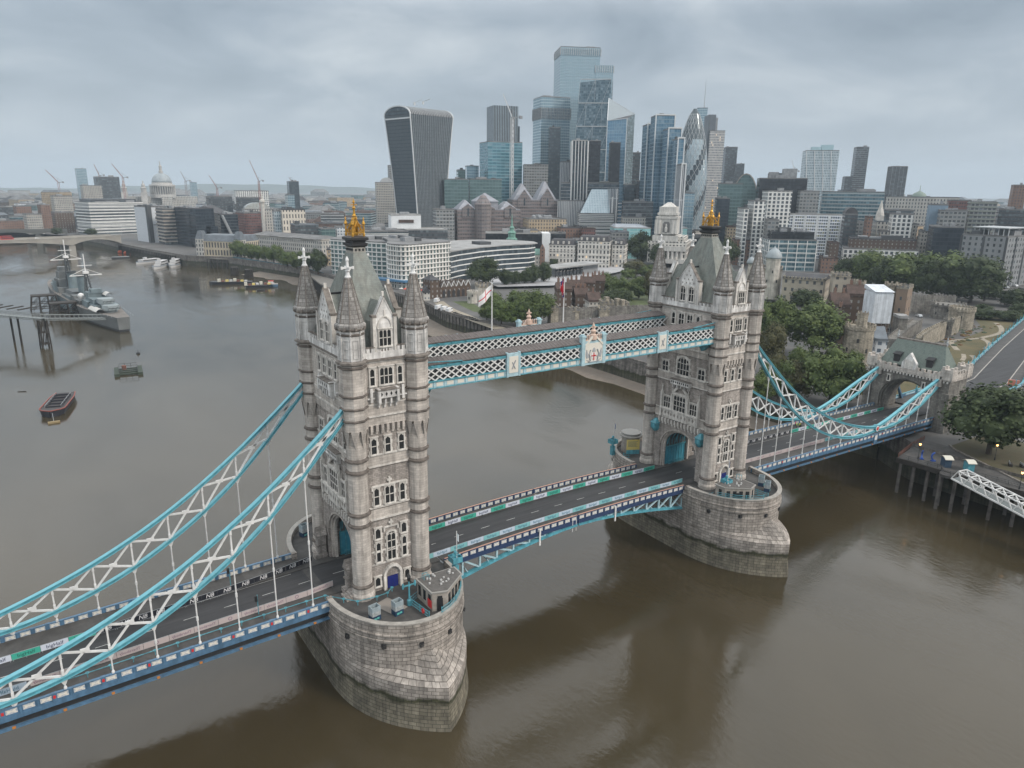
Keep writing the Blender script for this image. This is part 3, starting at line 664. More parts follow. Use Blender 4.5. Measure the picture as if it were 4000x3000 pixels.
# ---- piers
def make_pier():
    root = thing('bridge_pier', 'x', 'bridge pier', (SX, 0, 0))
    n = 40
    up = []; low = []; zs = []
    hwid = lambda y: 10.85*max(0, 1-max(0, (-y-7)/21.2)**2.5)**.9
    for i in range(n+1):
        a = PI/2-PI*i/n; ux, uy = math.sin(a), -math.cos(a); up.append((11.0*ux, -9-13.9*-uy))
        lo, hi = 5.0, 25.0        # waterline outline: a pointed ogive
        for _ in range(40):
            r_ = (lo+hi)/2
            if abs(r_*ux) < hwid(-9+r_*uy) and 9-r_*uy < 28.2: lo = r_
            else: hi = r_
        q = (lo*ux, -9+lo*uy) if abs(uy) > 1e-6 else (math.copysign(10.85, ux), -9); low.append(q)
        zs.append(-7.5+3.8*min(1, max(0, math.dist(q, up[-1])-.25)/5.0))
    ups = up+[(-x, -y) for x, y in up]; lows = low+[(-x, -y) for x, y in low]; zz = zs+zs
    def ring(P, z, k=1.0): return [(x*k, y*k, (z[i] if isinstance(z, list) else z)+Z0) for i, (x, y) in enumerate(P)]
    mb = MB()
    mb.loft([ring(lows, -16.0, 1.02), ring(lows, -12), ring(lows, -7.6), ring(ups, zz), ring(ups, -2.0), ring(ups, -1.95, 1.012), ring(ups, -1.55, 1.016), ring(ups, -1.5, 1.004), ring(ups, -.95, 1.004), ring(ups, -.9, 1.014), ring(ups, -.62, 1.014), ring(ups, -.6), ring(ups, -.02)], True)
    mb.k = 1
    for sy in (-1, 1):
        for xx, yy in ((-6.6, -20.1), (-1.6, -22.75), (3.6, -22.1), (-10.2, -14.6), (8.4, -18.0)): mb.box(xx*1.0, sy*yy*-1*-1 if sy > 0 else yy, Z0-3.0, .62, .62, .7) if sy < 0 else mb.box(xx, -yy, Z0-3.0, .62, .62, .7)
        for xx, yy in ((-9.0, -15.0), (-4.6, -22.5)): mb.box(xx*1.02, (yy if sy < 0 else -yy)*1.02, Z0-9.6, .7, .7, .8)
    mb.build('masonry', [PIER, BLACK], root)
    dk = MB(); dk.add([(x*.985, y*.985, Z0-.012) for x, y in ups], [tuple(range(len(ups)))]); dk.k = 1
    dk.box(-2.8, -14.6, Z0-.010, 3.0, 4.6, .02, .35)
    dk.k = 2
    for (xa, ya), (xb, yb) in (((-8, -17.3), (3, -15.6)), ((-10, -10), (-8.2, -18))): dk.bar((xa, ya, Z0-.004), (xb, yb, Z0-.004), .12, .012)
    dk.build('deck', [PAVE, mat('pale_hatch', (0.25, .225, .2), .8), DKST], root)
    # parapet walls round the two rounded ends
    for s in (1, -1):
        pw = MB()
        arc = [(s*x, s*y) for x, y in up]
        k = .945
        arc2 = [(x*k, s*(-9.0)+(y-s*(-9.0))*.955) for x, y in arc]
        z = lambda P, h: [(x, y, Z0+h) for x, y in P]
        pw.k = 0; pw.loft([z(arc, -.02), z(arc, .95)], False); pw.k = 1
        o = [(x*1.012, s*-9+(y-s*-9)*1.012) for x, y in arc]; i2 = [(x*.99, s*-9+(y-s*-9)*.99) for x, y in arc2]
        pw.loft([z(arc, .95), z(o, .97), z(o, 1.18), z(i2, 1.18), z(i2, .97), z(arc2, .95)], False)
        pw.k = 0; pw.loft([z(arc2, .95), z(arc2, -.02)], False)
        for e_ in (0, -1):
            a, b = arc[e_], arc2[e_]; pw.box((a[0]+b[0])/2, (a[1]+b[1])/2+s*.25, Z0-.02, .85, .6, 1.28)
        pw.build('parapet', [PIER, GRAN], root)
    return root
pr = make_pier()
tag(pr, 'rounded granite river pier with pointed cutwater under the nearer tower', 'bridge pier', 'granite river piers')
tag(dup(pr, (NX, 0, 0)), 'rounded granite river pier with pointed cutwater under the farther tower', 'bridge pier', 'granite river piers')

def deckz(x):
    a = abs(x)
    if a < 30.3: return Z0+0.62*(1-(a/30.3)**2)
    if a < 50: return Z0
    return Z0-0.0225*(a-50)
# ---- road surface and footways
def strip(name, x0, x1, ya, yb, dz, m, st=3.0, ycs=None):
    k = max(1, int(abs(x1-x0)/st)); xs = [x0+(x1-x0)*i/k for i in range(k+1)]
    MB().loft([[(x, ya, deckz(x)+dz) for x in xs], [(x, yb, deckz(x)+dz) for x in xs]], close=False).build(name, m, kind='structure')
strip('road', -112, 147, -4.3, 4.3, .012, ASPH)
for s_ in (-1, 1):
    mb = MB()
    for x0, x1, yo in ((-112, -51.6, 9.15), (-51.6, -30.4, 6.3), (-30.2, 30.2, 7.3), (30.4, 51.6, 6.3), (51.6, 136.6, 9.15)):
        k = max(1, int((x1-x0)/3)); xs = [x0+(x1-x0)*i/k for i in range(k+1)]
        yi = 4.3; A1 = sorted((s_*yi, s_*yo))
        mb.loft([[(x, s_*yi, deckz(x)+.0) for x in xs], [(x, s_*yi, deckz(x)+.13) for x in xs], [(x, s_*(yi+.3), deckz(x)+.13) for x in xs], [(x, s_*yo, deckz(x)+.13) for x in xs]], close=False)
    mb.build('pavement', PAVE, kind='structure')
mb = MB()
for i in range(-18, 24):
    x = i*6.0; mb.loft([[(x+j, -.06, deckz(x+j)+.017) for j in (0, 1, 2)], [(x+j, .06, deckz(x+j)+.017) for j in (0, 1, 2)]], close=False)
for s_ in (-1, 1):
    for x0 in (-110, 54):
        mb.loft([[(x0+j*4, s_*3.95, deckz(x0+j*4)+.017) for j in range(15)], [(x0+j*4, s_*4.03, deckz(x0+j*4)+.017) for j in range(15)]], close=False)
mb.build('road_markings', mat('worn_white_line', (0.5, .5, .48), .7, noise=(2.0, .4)), kind='structure')

# ---- side spans with their parapets
PANEL = mat('cast_iron_panel', (0.58, 0.585, 0.57), .55, noise=(5.0, .75, (0.16, 0.24, 0.36)))
pnm = MB(); pnm.box(0, 0, -.36, 1.3, .22, .72); pnm.k = 1
for sg in (-1, 1):
    pnm.bar((-.6, 0, -.3*sg), (.6, 0, .3*sg), .09, .27, (0, 1, 0))
for x in (-.32, .32): pnm.ext([(x-.2, -.13, 0), (x, -.13, -.26), (x+.2, -.13, 0), (x, -.13, .26)], (0, .26, 0))
PDAT = pnm.mesh('panel', [PANEL, CREAM])
def parapet(root, x0, x1, y, top, step, mats, sgn, low, n_red=3, capm=None):
    mb = MB(); k = max(2, int(abs(x1-x0)/2)); xs = [x0+(x1-x0)*i/k for i in range(k+1)]
    for a, b in zip(xs, xs[1:]):
        za, zb = deckz(a)-0, deckz(b)-0
        mb.k = 0
        mb.bar((a, y, za+top-.06), (b, y, zb+top-.06), .42, .14); mb.bar((a, y, za+.42), (b, y, zb+.42), .14, .95)
        mb.bar((a, y, za-.42), (b, y, zb-.42), .36, .75)
        mb.k = 1
        if low: mb.bar((a, y-sgn*.3, za-1.25), (b, y-sgn*.3, zb-1.25), .2, .95); mb.k = 0; mb.bar((a, y, za-1.95), (b, y, zb-1.95), .5, .3)
    mb.k = 0
    nn = int(abs(x1-x0)/step); d = (x1-x0)/nn
    for i in range(nn+1):
        x = x0+d*i; z = deckz(x)
        mb.k = 0; mb.box(x, y, z-.05, .22, .36, top+.03)
        if n_red and i % n_red == 0:
            mb.box(x, y, z-.05, .55, .44, top+.1); mb.k = 2; mb.box(x, y+sgn*.235, z+.3, .3, .04, .45)
            if low: mb.k = 3; mb.box(x+.9, y+sgn*.28, z-1.95, .38, .2, .26)
    if capm is not None:
        mb.k = 4
        for a, b in zip(xs, xs[1:]): mb.bar((a, y, deckz(a)+top+.03), (b, y, deckz(b)+top+.03), .3, .06)
    o = mb.build('parapet', mats+([capm] if capm is not None else []), root)
    for i in range(nn):
        x = x0+d*(i+.5); q = link('panel', PDAT, o, (x, y, deckz(x)+.47), 0 if sgn < 0 else PI)
        if step < 1.7: q.scale = (.9, 1, 1)
    return o
ORANGE = mat('amber_marker', (0.55, .2, .03), .5)
for side, x0, x1 in ((-1, -112, -51.8), (1, 51.8, 136.5)):
    root = thing('side_span', 'blue side span deck with white panelled parapets ' + ('leading left out of the frame' if side < 0 else 'running from the farther tower to the abutment'), 'bridge span', (0, 0, 0))
    root.location = (0, 0, 0)
    mb = MB(); k = 20; xs = [x0+(x1-x0)*i/k for i in range(k+1)]
    for a, b in zip(xs, xs[1:]): mb.bar((a, 0, deckz(a)-.5), (b, 0, deckz(b)-.5), 18.0, .9)
    for i in range(k): mb.box(xs[i], 0, deckz(xs[i])-2.0, .4, 17.6, 1.1)
    mb.build('deck_slab', mat('deck_underside', (.06, .07, .085), .8), root)
    for s_ in (-1, 1): parapet(root, x0, x1, s_*9.3, 1.0, 1.86, [NAVY, BLACK, RED, ORANGE], s_, True)
# ---- bascule leaves
for side in (-1, 1):
    root = thing('bascule_leaf', 'half of the opening road span with pale blue arched girders, ' + ('nearer tower side' if side < 0 else 'farther tower side'), 'bridge span')
    xs = [side*x for x in (30.3, 26.6, 22.9, 19.2, 15.5, 11.8, 8.1, 4.4, .15)]
    mb = MB()
    for a, b in zip(xs, xs[1:]): mb.bar((a, 0, deckz(a)-.3), (b, 0, deckz(b)-.3), 14.8, .55)
    mb.build('deck_slab', mat('deck_underside'), root)
    zb = lambda x: Z0-.35-4.0*(abs(x)/30.3)**1.65
    for s_ in (-1, 1):
        y = s_*7.45; g = MB()
        for a, b in zip(xs, xs[1:]):
            g.k = 0; g.bar((a, y, zb(a)), (b, y, zb(b)), .8, .34); g.bar((a, y, zb(a)-.2), (b, y, zb(b)-.2), 1.1, .06)
            g.bar((a, y, deckz(a)-.62), (b, y, deckz(b)-.62), .5, .3)
            if deckz(a)-zb(a) > 1.0: g.k = 1; g.bar((a, y, zb(a)), (a, y, deckz(a)-.6), .34, .34, (1, 0, 0)); g.bar((a, y, deckz(a)-.6), (b, y, zb(b)), .26, .3)
        for i in range(6): x = side*(30-i*4.5); g.k = 1; g.bar((x, y, zb(x)+.2), (x, y-s_*4, zb(x)+1.2), .2, .2)
        g.build('girder', [CYAN, PALEB], root)
        parapet(root, side*30.3, side*.15, s_*7.6, 1.05, 1.6, [DNAVY, BLACK, RED, ORANGE], s_, False, 0, mat('salmon_handrail', (.42, .24, .17), .6))
    if side < 0:
        pk = MB()
        for x in (-9.6, ): pk.box(x, -7.95, deckz(x)-2.7, .34, .2, 3.4)
        pk.box(-.5, -7.75, deckz(0)-2.2, .12, .12, 2.6); pk.box(-1.4, -7.75, deckz(0)-2.2, .12, .12, 2.6)
        pk.build('lamp_bracket', [WHITE], root)
    else:
        pk = MB(); pk.box(9.8, -7.95, deckz(9.8)-2.7, .34, .2, 3.4); pk.build('lamp_bracket', [WHITE], root)
strip('expansion_strip', -30.45, -30.15, -7.2, 7.2, .02, STEEL); strip('expansion_strip', 30.15, 30.45, -7.2, 7.2, .02, STEEL)
mb = MB()
for y0, y1 in ((-7.3, -5.6), (4.6, 7.3)): mb.loft([[(x, y0, deckz(0)+.145) for x in (-.25, .25)], [(x, y1, deckz(0)+.145) for x in (-.25, .25)]], close=False)
mb.build('joint_plate', mat('pale_hatch'), kind='structure')

# ---- suspension chains
LX = [47.2, 49.5, 54.65, 60.2, 65.8, 71.35, 76.95, 82.5, 88.1, 93.7, 99.2, 104.85]
LT = [33.0, 30.75, 26.2, 21.6, 17.45, 13.8, 10.7, 8.1, 5.95, 4.15, 2.75, 1.75]
LB = [31.6, 28.9, 23.1, 17.45, 12.8, 9.05, 5.95, 3.65, 1.95, .95, .62, .95]
SXs = [104.85, 110.2, 115.4, 121.0, 126.9, 132.5, 137.6]
ST = [1.75, 3.0, 4.55, 6.45, 8.3, 9.95, 11.5]
SB = [.95, .75, 1.15, 2.35, 4.25, 6.95, 9.6]
def chain(sx, y, X, T, Bm, label, hang, grp):
    root = thing('suspension_chain', label, 'suspension chain', group=grp)
    P = [Vector((sx*x, y, Z0+z)) for x, z in zip(X, T)]; Q = [Vector((sx*x, y, Z0+z)) for x, z in zip(X, Bm)]
    def smooth(R):
        out = []
        for i in range(len(R)-1):
            p0, p1, p2, p3 = R[max(i-1, 0)], R[i], R[i+1], R[min(i+2, len(R)-1)]
            for k in range(4):
                t = k/4; out.append(.5*((2*p1)+(-p0+p2)*t+(2*p0-5*p1+4*p2-p3)*t*t+(-p0+3*p1-3*p2+p3)*t**3))
        return out+[R[-1]]
    for nm, R in (('upper_chord', smooth(P)), ('lower_chord', smooth(Q))):
        mb = MB()
        dl = Vector((0, 0, .30))
        mb.path([r_-dl*.4 for r_ in R], .58, .42); mb.k = 1; mb.path([r_+Vector((0, 0, .13)) for r_ in R], .82, .08); mb.path([r_-Vector((0, 0, .36)) for r_ in R], .82, .08)
        mb.k = 2
        for a, b in zip(R, R[1:]): mb.bar(a-dl*.4+Vector((0, 0, .0)), b-dl*.4, .6, .05)
        mb.build(nm, [CYAN, mat('bright_blue_flange', (.15, .42, .49), .45, noise=(1, .15)), mat('rivet_line_blue', (.06, .25, .34), .5)], root)
    wb = MB()
    for i in range(len(X)-1):
        if T[i]-Bm[i] < 1.4 and T[i+1]-Bm[i+1] < 1.4: continue
        a, b, c, d = P[i], P[i+1], Q[i], Q[i+1]
        wb.bar(a-Vector((0, 0, .4)), d+Vector((0, 0, .1)), .16, .3); wb.bar(c+Vector((0, 0, .1)), b-Vector((0, 0, .4)), .16, .3)
        mi = (a+b+c+d)/4; wb.bar(mi-Vector((.55, 0, 0)), mi+Vector((.55, 0, 0)), .2, .5)
    wb.build('cross_bracing', [WHITE], root)
    for i in range(len(X)):
        if not hang[0] <= i <= hang[1]: continue
        a, c = P[i], Q[i]; v = MB()
        if T[i]-Bm[i] > 1.3: v.bar(c, a-Vector((0, 0, .3)), .22, .3, (0, 1, 0)); v.bar(a-Vector((0, 0, 1.2)), a-Vector((0, 0, .4)), .3, .55, (0, 1, 0)); v.bar(c+Vector((0, 0, .3)), c+Vector((0, 0, 1.0)), .3, .55, (0, 1, 0))
        zt = deckz(c.x)+1.05
        if c.z-zt > .6:
            v.prism([(c.x-.55, y-.12), (c.x+.55, y-.12), (c.x+.55, y+.12), (c.x-.55, y+.12)], c.z-.3, c.z-.1); v.ext([(c.x-.5, y-.1, c.z-.3), (c.x+.5, y-.1, c.z-.3), (c.x+.15, y-.1, c.z-1.1), (c.x-.15, y-.1, c.z-1.1)], (0, .2, 0))
            v.tube((c.x, y, c.z-.9), (c.x, y, zt), .105, 8)
            if c.z-zt > 4: v.tube((c.x, y, (c.z+zt)/2-.5), (c.x, y, (c.z+zt)/2+.1), .17, 8)
            v.lathe([(.2, zt-.1), (.2, zt+.2), (.12, zt+.4)], 8, c.x, y)
        v.build('hanger_rod', [WHITE], root)
    return root
gl = 'light blue suspension chains'
chain(-1, -9.2, LX, LT, LB, 'long light blue chain with white bracing, front one left of the nearer tower', (2, 10), gl)
chain(-1, 9.2, LX, LT, LB, 'long light blue chain with white bracing, rear one left of the nearer tower', (2, 10), gl)
for y, nm in ((-9.2, 'front'), (9.2, 'rear')):
    c1 = chain(1, y, LX, LT, LB, f'long sagging blue chain right of the farther tower, {nm} one', (2, 10), gl)
    chain(1, y, SXs, ST, SB, f'short light blue chain rising to the abutment gatehouse, {nm} one', (1, 5), gl)
    pn = MB(); pn.M = Matrix.Translation((104.85, y, Z0+1.35)) @ Matrix.Rotation(PI/2, 4, 'X')
    pn.lathe([(1.0, -.5), (1.0, .5)], 20); pn.k = 1; pn.lathe([(.78, -.56), (.78, .56)], 20); pn.k = 2; pn.lathe([(.5, -.6), (.5, .6)], 16)
    pn.M = None; pn.k = 3; pn.box(104.85, y, deckz(105)-1.9, 1.7, .9, 2.6); pn.k = 1; pn.box(104.85, y-math.copysign(.42, -y)*-1*-1 if False else y+math.copysign(.46, y), deckz(105)-.7, 1.2, .08, 1.3)
    pn.build('pin_joint', [CYAN, WHITE, RED, NAVY], c1)

# ---- high level walkways
def make_walkway():
    root = thing('high_walkway', 'x', 'walkway', (0, 0, Z0))
    x0, x1 = -34.6, 34.6; yo, yi = -9.2, -5.5
    c = MB(); c.box(0, (yo+yi)/2, 34.3, x1-x0, 3.1, 2.2); c.k = 1; c.box(0, (yo+yi)/2, 33.05, x1-x0, 3.2, .4)
    c.build('glazed_corridor', [mat('corridor_glass', (.06, .065, .07), .15), PALEB], root)
    r = MB(); P = [(yo-.25, 36.95), (yo-.25, 37.1), ((yo+yi)/2, 37.75), (yi+.25, 37.1), (yi+.25, 36.95)]
    r.ext([(x0, y, z) for y, z in P], (x1-x0, 0, 0)); r.k = 1
    for i in range(88):
        x = x0+.4+i*.78
        for a, b in ((1, 2), (2, 3)): r.bar((x, P[a][0], P[a][1]+.03), (x, P[b][0], P[b][1]+.03), .1, .06)
    r.build('roof', [mat('walkway_roof', (.115, .10, .095), .8, noise=(.7, .35)), mat('walkway_ribs', (.16, .145, .14), .8)], root)
    for y, outw in ((yo, -1), (yi, 1)):
        l = MB(); n = 46; d = (x1-x0)/n; za, zb = 34.3, 36.45
        for i in range(n):
            x = x0+d*(i+.5)
            l.bar((x-d, y, za), (x+d, y, zb), .16, .2); l.bar((x-d, y+outw*.09, zb), (x+d, y+outw*.09, za), .16, .2)
        lo = l.build('lattice', [WHITE], root)
        s = MB(); s.bar((x0, y, 36.62), (x1, y, 36.62), .45, .42); s.k = 1; s.bar((x0, y, 36.32), (x1, y, 36.32), .3, .12)
        s.k = 0
        for i in range(23): s.box(x0+1.5+i*3.0, y+outw*.28, 36.7, .5, .22, .2)
        s.k = 1; s.bar((x0, y, 33.65), (x1, y, 33.65), .3, 1.0); s.k = 0; s.bar((x0, y+outw*.1, 34.22), (x1, y+outw*.1, 34.22), .5, .2); s.bar((x0, y+outw*.05, 33.1), (x1, y+outw*.05, 33.1), .5, .16)
        for i in range(36):
            x = x0+i*(x1-x0)/35; s.k = 1; s.box(x, y+outw*.18, 33.1, .3, .14, 1.1); s.k = 2
            if i < 35: s.box(x+.99, y+outw*.16, 33.35, 1.2, .06, .62)
        s.build('frieze', [CYAN, PALEB, CREAM], root)
    # small armorial panels and the big central one with its crest
    for x in (-17.3, 18.7):
        p = MB(); p.box(x, yo-.15, 33.05, 2.7, .5, 4.1); p.k = 1; p.box(x, yo-.42, 33.7, 1.9, .08, 2.9); p.k = 2; p.bar((x-.4, yo-.5, 34.4), (x+.35, yo-.5, 35.9), .25, .1); p.bar((x+.3, yo-.5, 34.4), (x-.3, yo-.5, 35.6), .18, .1); p.k = 0
        for s_ in (-1, 1): p.box(x+s_*1.25, yo-.2, 33.0, .3, .6, 4.3)
        p.build('armorial_panel', [PALEB, CREAM, mat('grey_relief', (.34, .36, .38), .7)], root)
    x = .6; p = MB(); p.box(x, yo-.2, 32.95, 5.0, .6, 4.5); p.k = 1; p.box(x, yo-.52, 33.4, 4.2, .08, 3.6)
    p.k = 0
    for s_ in (-1, 1): p.box(x+s_*2.5, yo-.2, 32.9, .75, .85, 5.3); p.box(x+s_*2.5, yo-.2, 38.2, 1.0, 1.05, .3); p.box(x+s_*2.5, yo-.2, 38.5, .6, .6, .25)
    p.k = 1
    for (a, b) in (((-2.1, 36.6), (-1.1, 37.5)), ((-1.1, 37.5), (0, 38.6)), ((0, 38.6), (1.1, 37.5)), ((1.1, 37.5), (2.1, 36.6))): p.bar((x+a[0], yo-.5, a[1]), (x+b[0], yo-.5, b[1]), .3, .3)
    p.k = 2
    for i in range(9):
        if i != 4: p.lathe([(.12, 37.6), (.1, 38.2), (.17, 38.35), (.02, 38.6)], 6, x-1.9+i*.475, yo-.2)
    p.box(x, yo-.2, 37.4, 4.2, .3, .22)
    p.lathe([(.7, 37.6), (.62, 38.5), (.35, 38.7), (.55, 39.2), (.2, 39.6), (.28, 40.1), (.02, 40.8)], 10, x, yo-.2)
    p.bar((x-.6, yo-.2, 39.9), (x+.6, yo-.2, 39.9), .2, .22)
    po = p.build('coat_of_arms_panel', [PALEB, CREAM, mat('salmon_crest', (.56, .41, .33), .6)], root)
    sh = MB(); sh.add([(x-.62, yo-.6, 35.2), (x+.62, yo-.6, 35.2), (x+.6, yo-.6, 34.4), (x, yo-.6, 33.6), (x-.6, yo-.6, 34.4)], [(0, 4, 3, 2, 1)]); sh.k = 1
    sh.box(x, yo-.63, 33.75, .2, .05, 1.4); sh.box(x, yo-.63, 34.5, 1.15, .05, .2); sh.k = 2
    for s_ in (-1, 1):      # winged supporters
        sh.bar((x+s_*.8, yo-.6, 33.7), (x+s_*1.15, yo-.6, 35.0), .3, .12); sh.bar((x+s_*1.15, yo-.6, 35.0), (x+s_*.85, yo-.6, 35.7), .22, .12); sh.bar((x+s_*.7, yo-.6, 35.7), (x+s_*.95, yo-.6, 35.75), .22, .12)
        sh.ext([(x+s_*1.2, yo-.66, 34.4), (x+s_*1.75, yo-.66, 35.9), (x+s_*1.9, yo-.66, 35.0), (x+s_*1.7, yo-.66, 34.2)], (0, .1, 0)); sh.bar((x+s_*1.1, yo-.6, 33.9), (x+s_*.75, yo-.6, 34.5), .16, .1); sh.bar((x+s_*.9, yo-.6, 33.6), (x+s_*1.7, yo-.6, 33.9), .14, .1)
    sh.ext([(x-.35, yo-.66, 35.35), (x+.35, yo-.66, 35.35), (x+.25, yo-.66, 35.9), (x, yo-.66, 36.15), (x-.25, yo-.66, 35.9)], (0, .1, 0)); sh.bar((x-1.3, yo-.6, 33.5), (x+1.3, yo-.6, 33.5), .2, .1)
    sh.build('coat_of_arms', [WHITE, RED, mat('grey_relief')], po)
    e = MB()
    for sx in (-1, 1):
        e.bar((sx*34.4, yo-.2, 37.6), (sx*27.5, yo-.3, 37.1), .14, .14); e.bar((sx*27.5, yo-.3, 37.1), (sx*27.5, yo-.3, 36.5), .12, .12); e.bar((sx*34.4, yo, 37.0), (sx*27.5, yo-.3, 37.1), .1, .1)
        e.ext([(sx*34.3, yi-.4, 32.9), (sx*34.3, yo+.3, 32.9), (sx*34.3, (yo+yi)/2, 31.2)], (-sx*1.4, 0, 0))
    e.build('end_bracket', [CYAN], root)
    return root
ww = make_walkway()
tag(ww, 'high footbridge with white lattice and coat of arms between the towers, front one', 'walkway', 'high level walkways')
tag(dup(ww, (0, 0, Z0), PI), 'high footbridge with white lattice between the towers, rear one', 'walkway', 'high level walkways')
# ================================================================== the city behind
ZN = {'I': (1450, 150, .63291), 'J': (2750, 500, .5651), 'H': (0, 550, .5425), 'K': (800, 750, .4521), 'L': (1650, 750, .47468), 'M': (2900, 950, .49729), 'P': (0, 0, 1)}
def zx(z, x): return ZN[z][0]+ZN[z][2]*x
def zy(z, y): return ZN[z][1]+ZN[z][2]*y
ROOFG = mat('grey_roof', (.17, .17, .17), .85, noise=(.08, .4)); ROOFD = mat('dark_roof', (.07, .07, .075), .8, noise=(.1, .4)); ROOFL = mat('pale_roof', (.31, .31, .305), .8, noise=(.08, .3))
ROOFB = mat('tile_roof', (.085, .055, .045), .85, noise=(.3, .4), brick=(.6, .4, .03, (.04, .03, .025), .2)); ROOFS = mat('slate_blue_roof', (.13, .15, .17), .6, noise=(.2, .3)); COPPER = mat('green_copper', (.15, .30, .245), .6, noise=(.5, .3))
PLANT = mat('plant_grey', (.26, .27, .28), .7, noise=(.3, .3)); PLANTD = mat('plant_dark', (.06, .065, .07), .7)
GB = lambda n, g, bay=3, st=4, fu=.86, fv=.8, wall=(.10, .13, .16), m=.55, r=.14, v=.45, lt=(.45, .55, .6), lit=0.0: facade(n, wall, g, bay, st, fu, fv, r, v, lt, m, lit)
F = {
 'pale_glass': GB('pale_glass', (.36, .49, .55), 3, 4.2, .9, .82, (.22, .29, .33), .6),
 'sky_glass': GB('sky_glass', (.24, .37, .44), 3, 4, .9, .8, (.34, .41, .44), .55),
 'blue_glass': GB('blue_glass', (.09, .20, .29), 3, 4, .92, .78, (.16, .23, .28), .5),
 'teal_glass': GB('teal_glass', (.08, .22, .28), 6, 4, .96, .72, (.16, .29, .34), .45),
 'dark_glass': GB('dark_glass', (.045, .065, .08), 3, 4, .9, .75, (.03, .035, .04), .35, lt=(.2, .25, .28)),
 'black_glass': GB('black_glass', (.02, .023, .03), 2, 4, .9, .85, (.012, .013, .015), .2, lt=(.08, .09, .1)),
 'green_glass': GB('green_glass', (.085, .15, .155), 4, 4, .92, .7, (.13, .19, .185), .35, lt=(.2, .3, .3)),
 'navy_glass': GB('navy_glass', (.022, .032, .045), 3, 3.6, .94, .8, (.03, .038, .05), .3, lt=(.1, .13, .16)),
 'lattice_glass': facade('lattice_glass', (.44, .50, .53), (.17, .25, .29), 2.4, 4, .6, .66, .2, .8, (.5, .56, .58), .3),
 'lit_tower': facade('lit_tower', (.44, .43, .42), (.11, .13, .15), 2.2, 4, .62, .55, .2, .7, (.36, .36, .34), 0, .03),
 'grey_fins': facade('grey_fins', (.42, .44, .46), (.06, .075, .09), 1.8, 60, .55, .98, .3, .1),
 'stone_grid': facade('stone_grid', (.37, .355, .325), (.05, .055, .06), 2.6, 3.6, .45, .55, .2, .5),
 'white_grid': facade('white_grid', (.66, .66, .64), (.04, .05, .06), 4.2, 3.8, .58, .68, .2, .35, (.2, .25, .28)),
 'white_small': facade('white_small', (.58, .60, .62), (.10, .13, .17), 3.1, 3.1, .5, .5, .2, .8, (.35, .42, .5)),
 'bright_flats': facade('bright_flats', (.80, .83, .87), (.07, .10, .16), 2.2, 3.2, .8, .62, .2, .9, (.34, .34, .22)),
 'cream_slots': facade('cream_slots', (.62, .57, .49), (.05, .05, .055), 3.6, 7.5, .38, .62, .2, .2),
 'brick_red': facade('brick_red', (.17, .085, .075), (.05, .05, .055), 2.2, 3.4, .62, .5, .25, .3),
 'brick_plain': facade('brick_plain', (.20, .125, .095), (.04, .042, .045), 3.0, 3.3, .36, .5, .25, .4),
 'brown_brick': facade('brown_brick', (.105, .075, .058), (.16, .16, .155), 3.4, 3.2, .28, .45, .3, .7, (.5, .5, .48)),
 'yellow_brick': facade('yellow_brick', (.40, .32, .225), (.04, .042, .045), 3.0, 3.5, .42, .52, .25, .4),
 'pink_stone': facade('pink_stone', (.215, .188, .184), (.045, .045, .05), 2.6, 3.8, .68, .36, .3, .3),
 'grey_concrete': facade('grey_concrete', (.245, .25, .245), (.06, .065, .07), 3.4, 3.6, .66, .5, .25, .5),
 'grey_block': facade('grey_block', (.23, .24, .245), (.03, .034, .04), 4.4, 4.2, .36, .52, .25, .35),
 'dark_office': facade('dark_office', (.07, .072, .078), (.06, .075, .085), 2.8, 3.7, .82, .6, .2, .6, (.28, .34, .36), .2),
 'band_office': facade('band_office', (.43, .44, .44), (.06, .075, .085), 20, 3.8, .995, .6, .18, .5, (.2, .25, .27), .2),
 'teal_ribbon': facade('teal_ribbon', (.30, .34, .35), (.045, .11, .14), 3, 4, .96, .62, .16, .6, (.2, .36, .42), .3),
 'white_plain': mat('white_render', (.68, .70, .71), .8, noise=(.1, .15)),
 'classical': facade('classical', (.43, .415, .385), (.045, .05, .055), 3.4, 4.2, .4, .6, .25, .5),
 'bank_stone': facade('bank_stone', (.56, .54, .50), (.035, .038, .042), 3.2, 4.4, .46, .66, .25, .5, (.3, .3, .28), 0, .01),
 'castle_windows': facade('castle_windows', (.37, .33, .27), (.045, .045, .05), 4.2, 5.0, .36, .42, .3, .2),
}
BANDW = mat('white_band', (.70, .70, .68), .6, noise=(.15, .12)); BANDG = mat('grey_band', (.40, .42, .43), .6, noise=(.15, .2)); BANDC = mat('concrete_band', (.34, .31, .275), .8, noise=(.2, .25)); FINW = mat('pale_fin', (.58, .60, .61), .5)
TAKEN = []           # (x, y, radius) of everything built, so that the small blocks keep clear
def take(o, r): TAKEN.append((o.location.x, o.location.y, r))
def plantrooms(root, w, d, h, n, rr, m=None, hh=3.0):
    for i in range(n):
        mb = MB(); a, b, c = w*(.12+.2*rr.random()), d*(.15+.25*rr.random()), hh*(.5+.8*rr.random())
        mb.box((rr.random()-.5)*(w-a)*.8, (rr.random()-.5)*(d-b)*.8, h-.05, a, b, c)
        mb.build('plant_room', m or (PLANT if rr.random() > .3 else PLANTD), root)
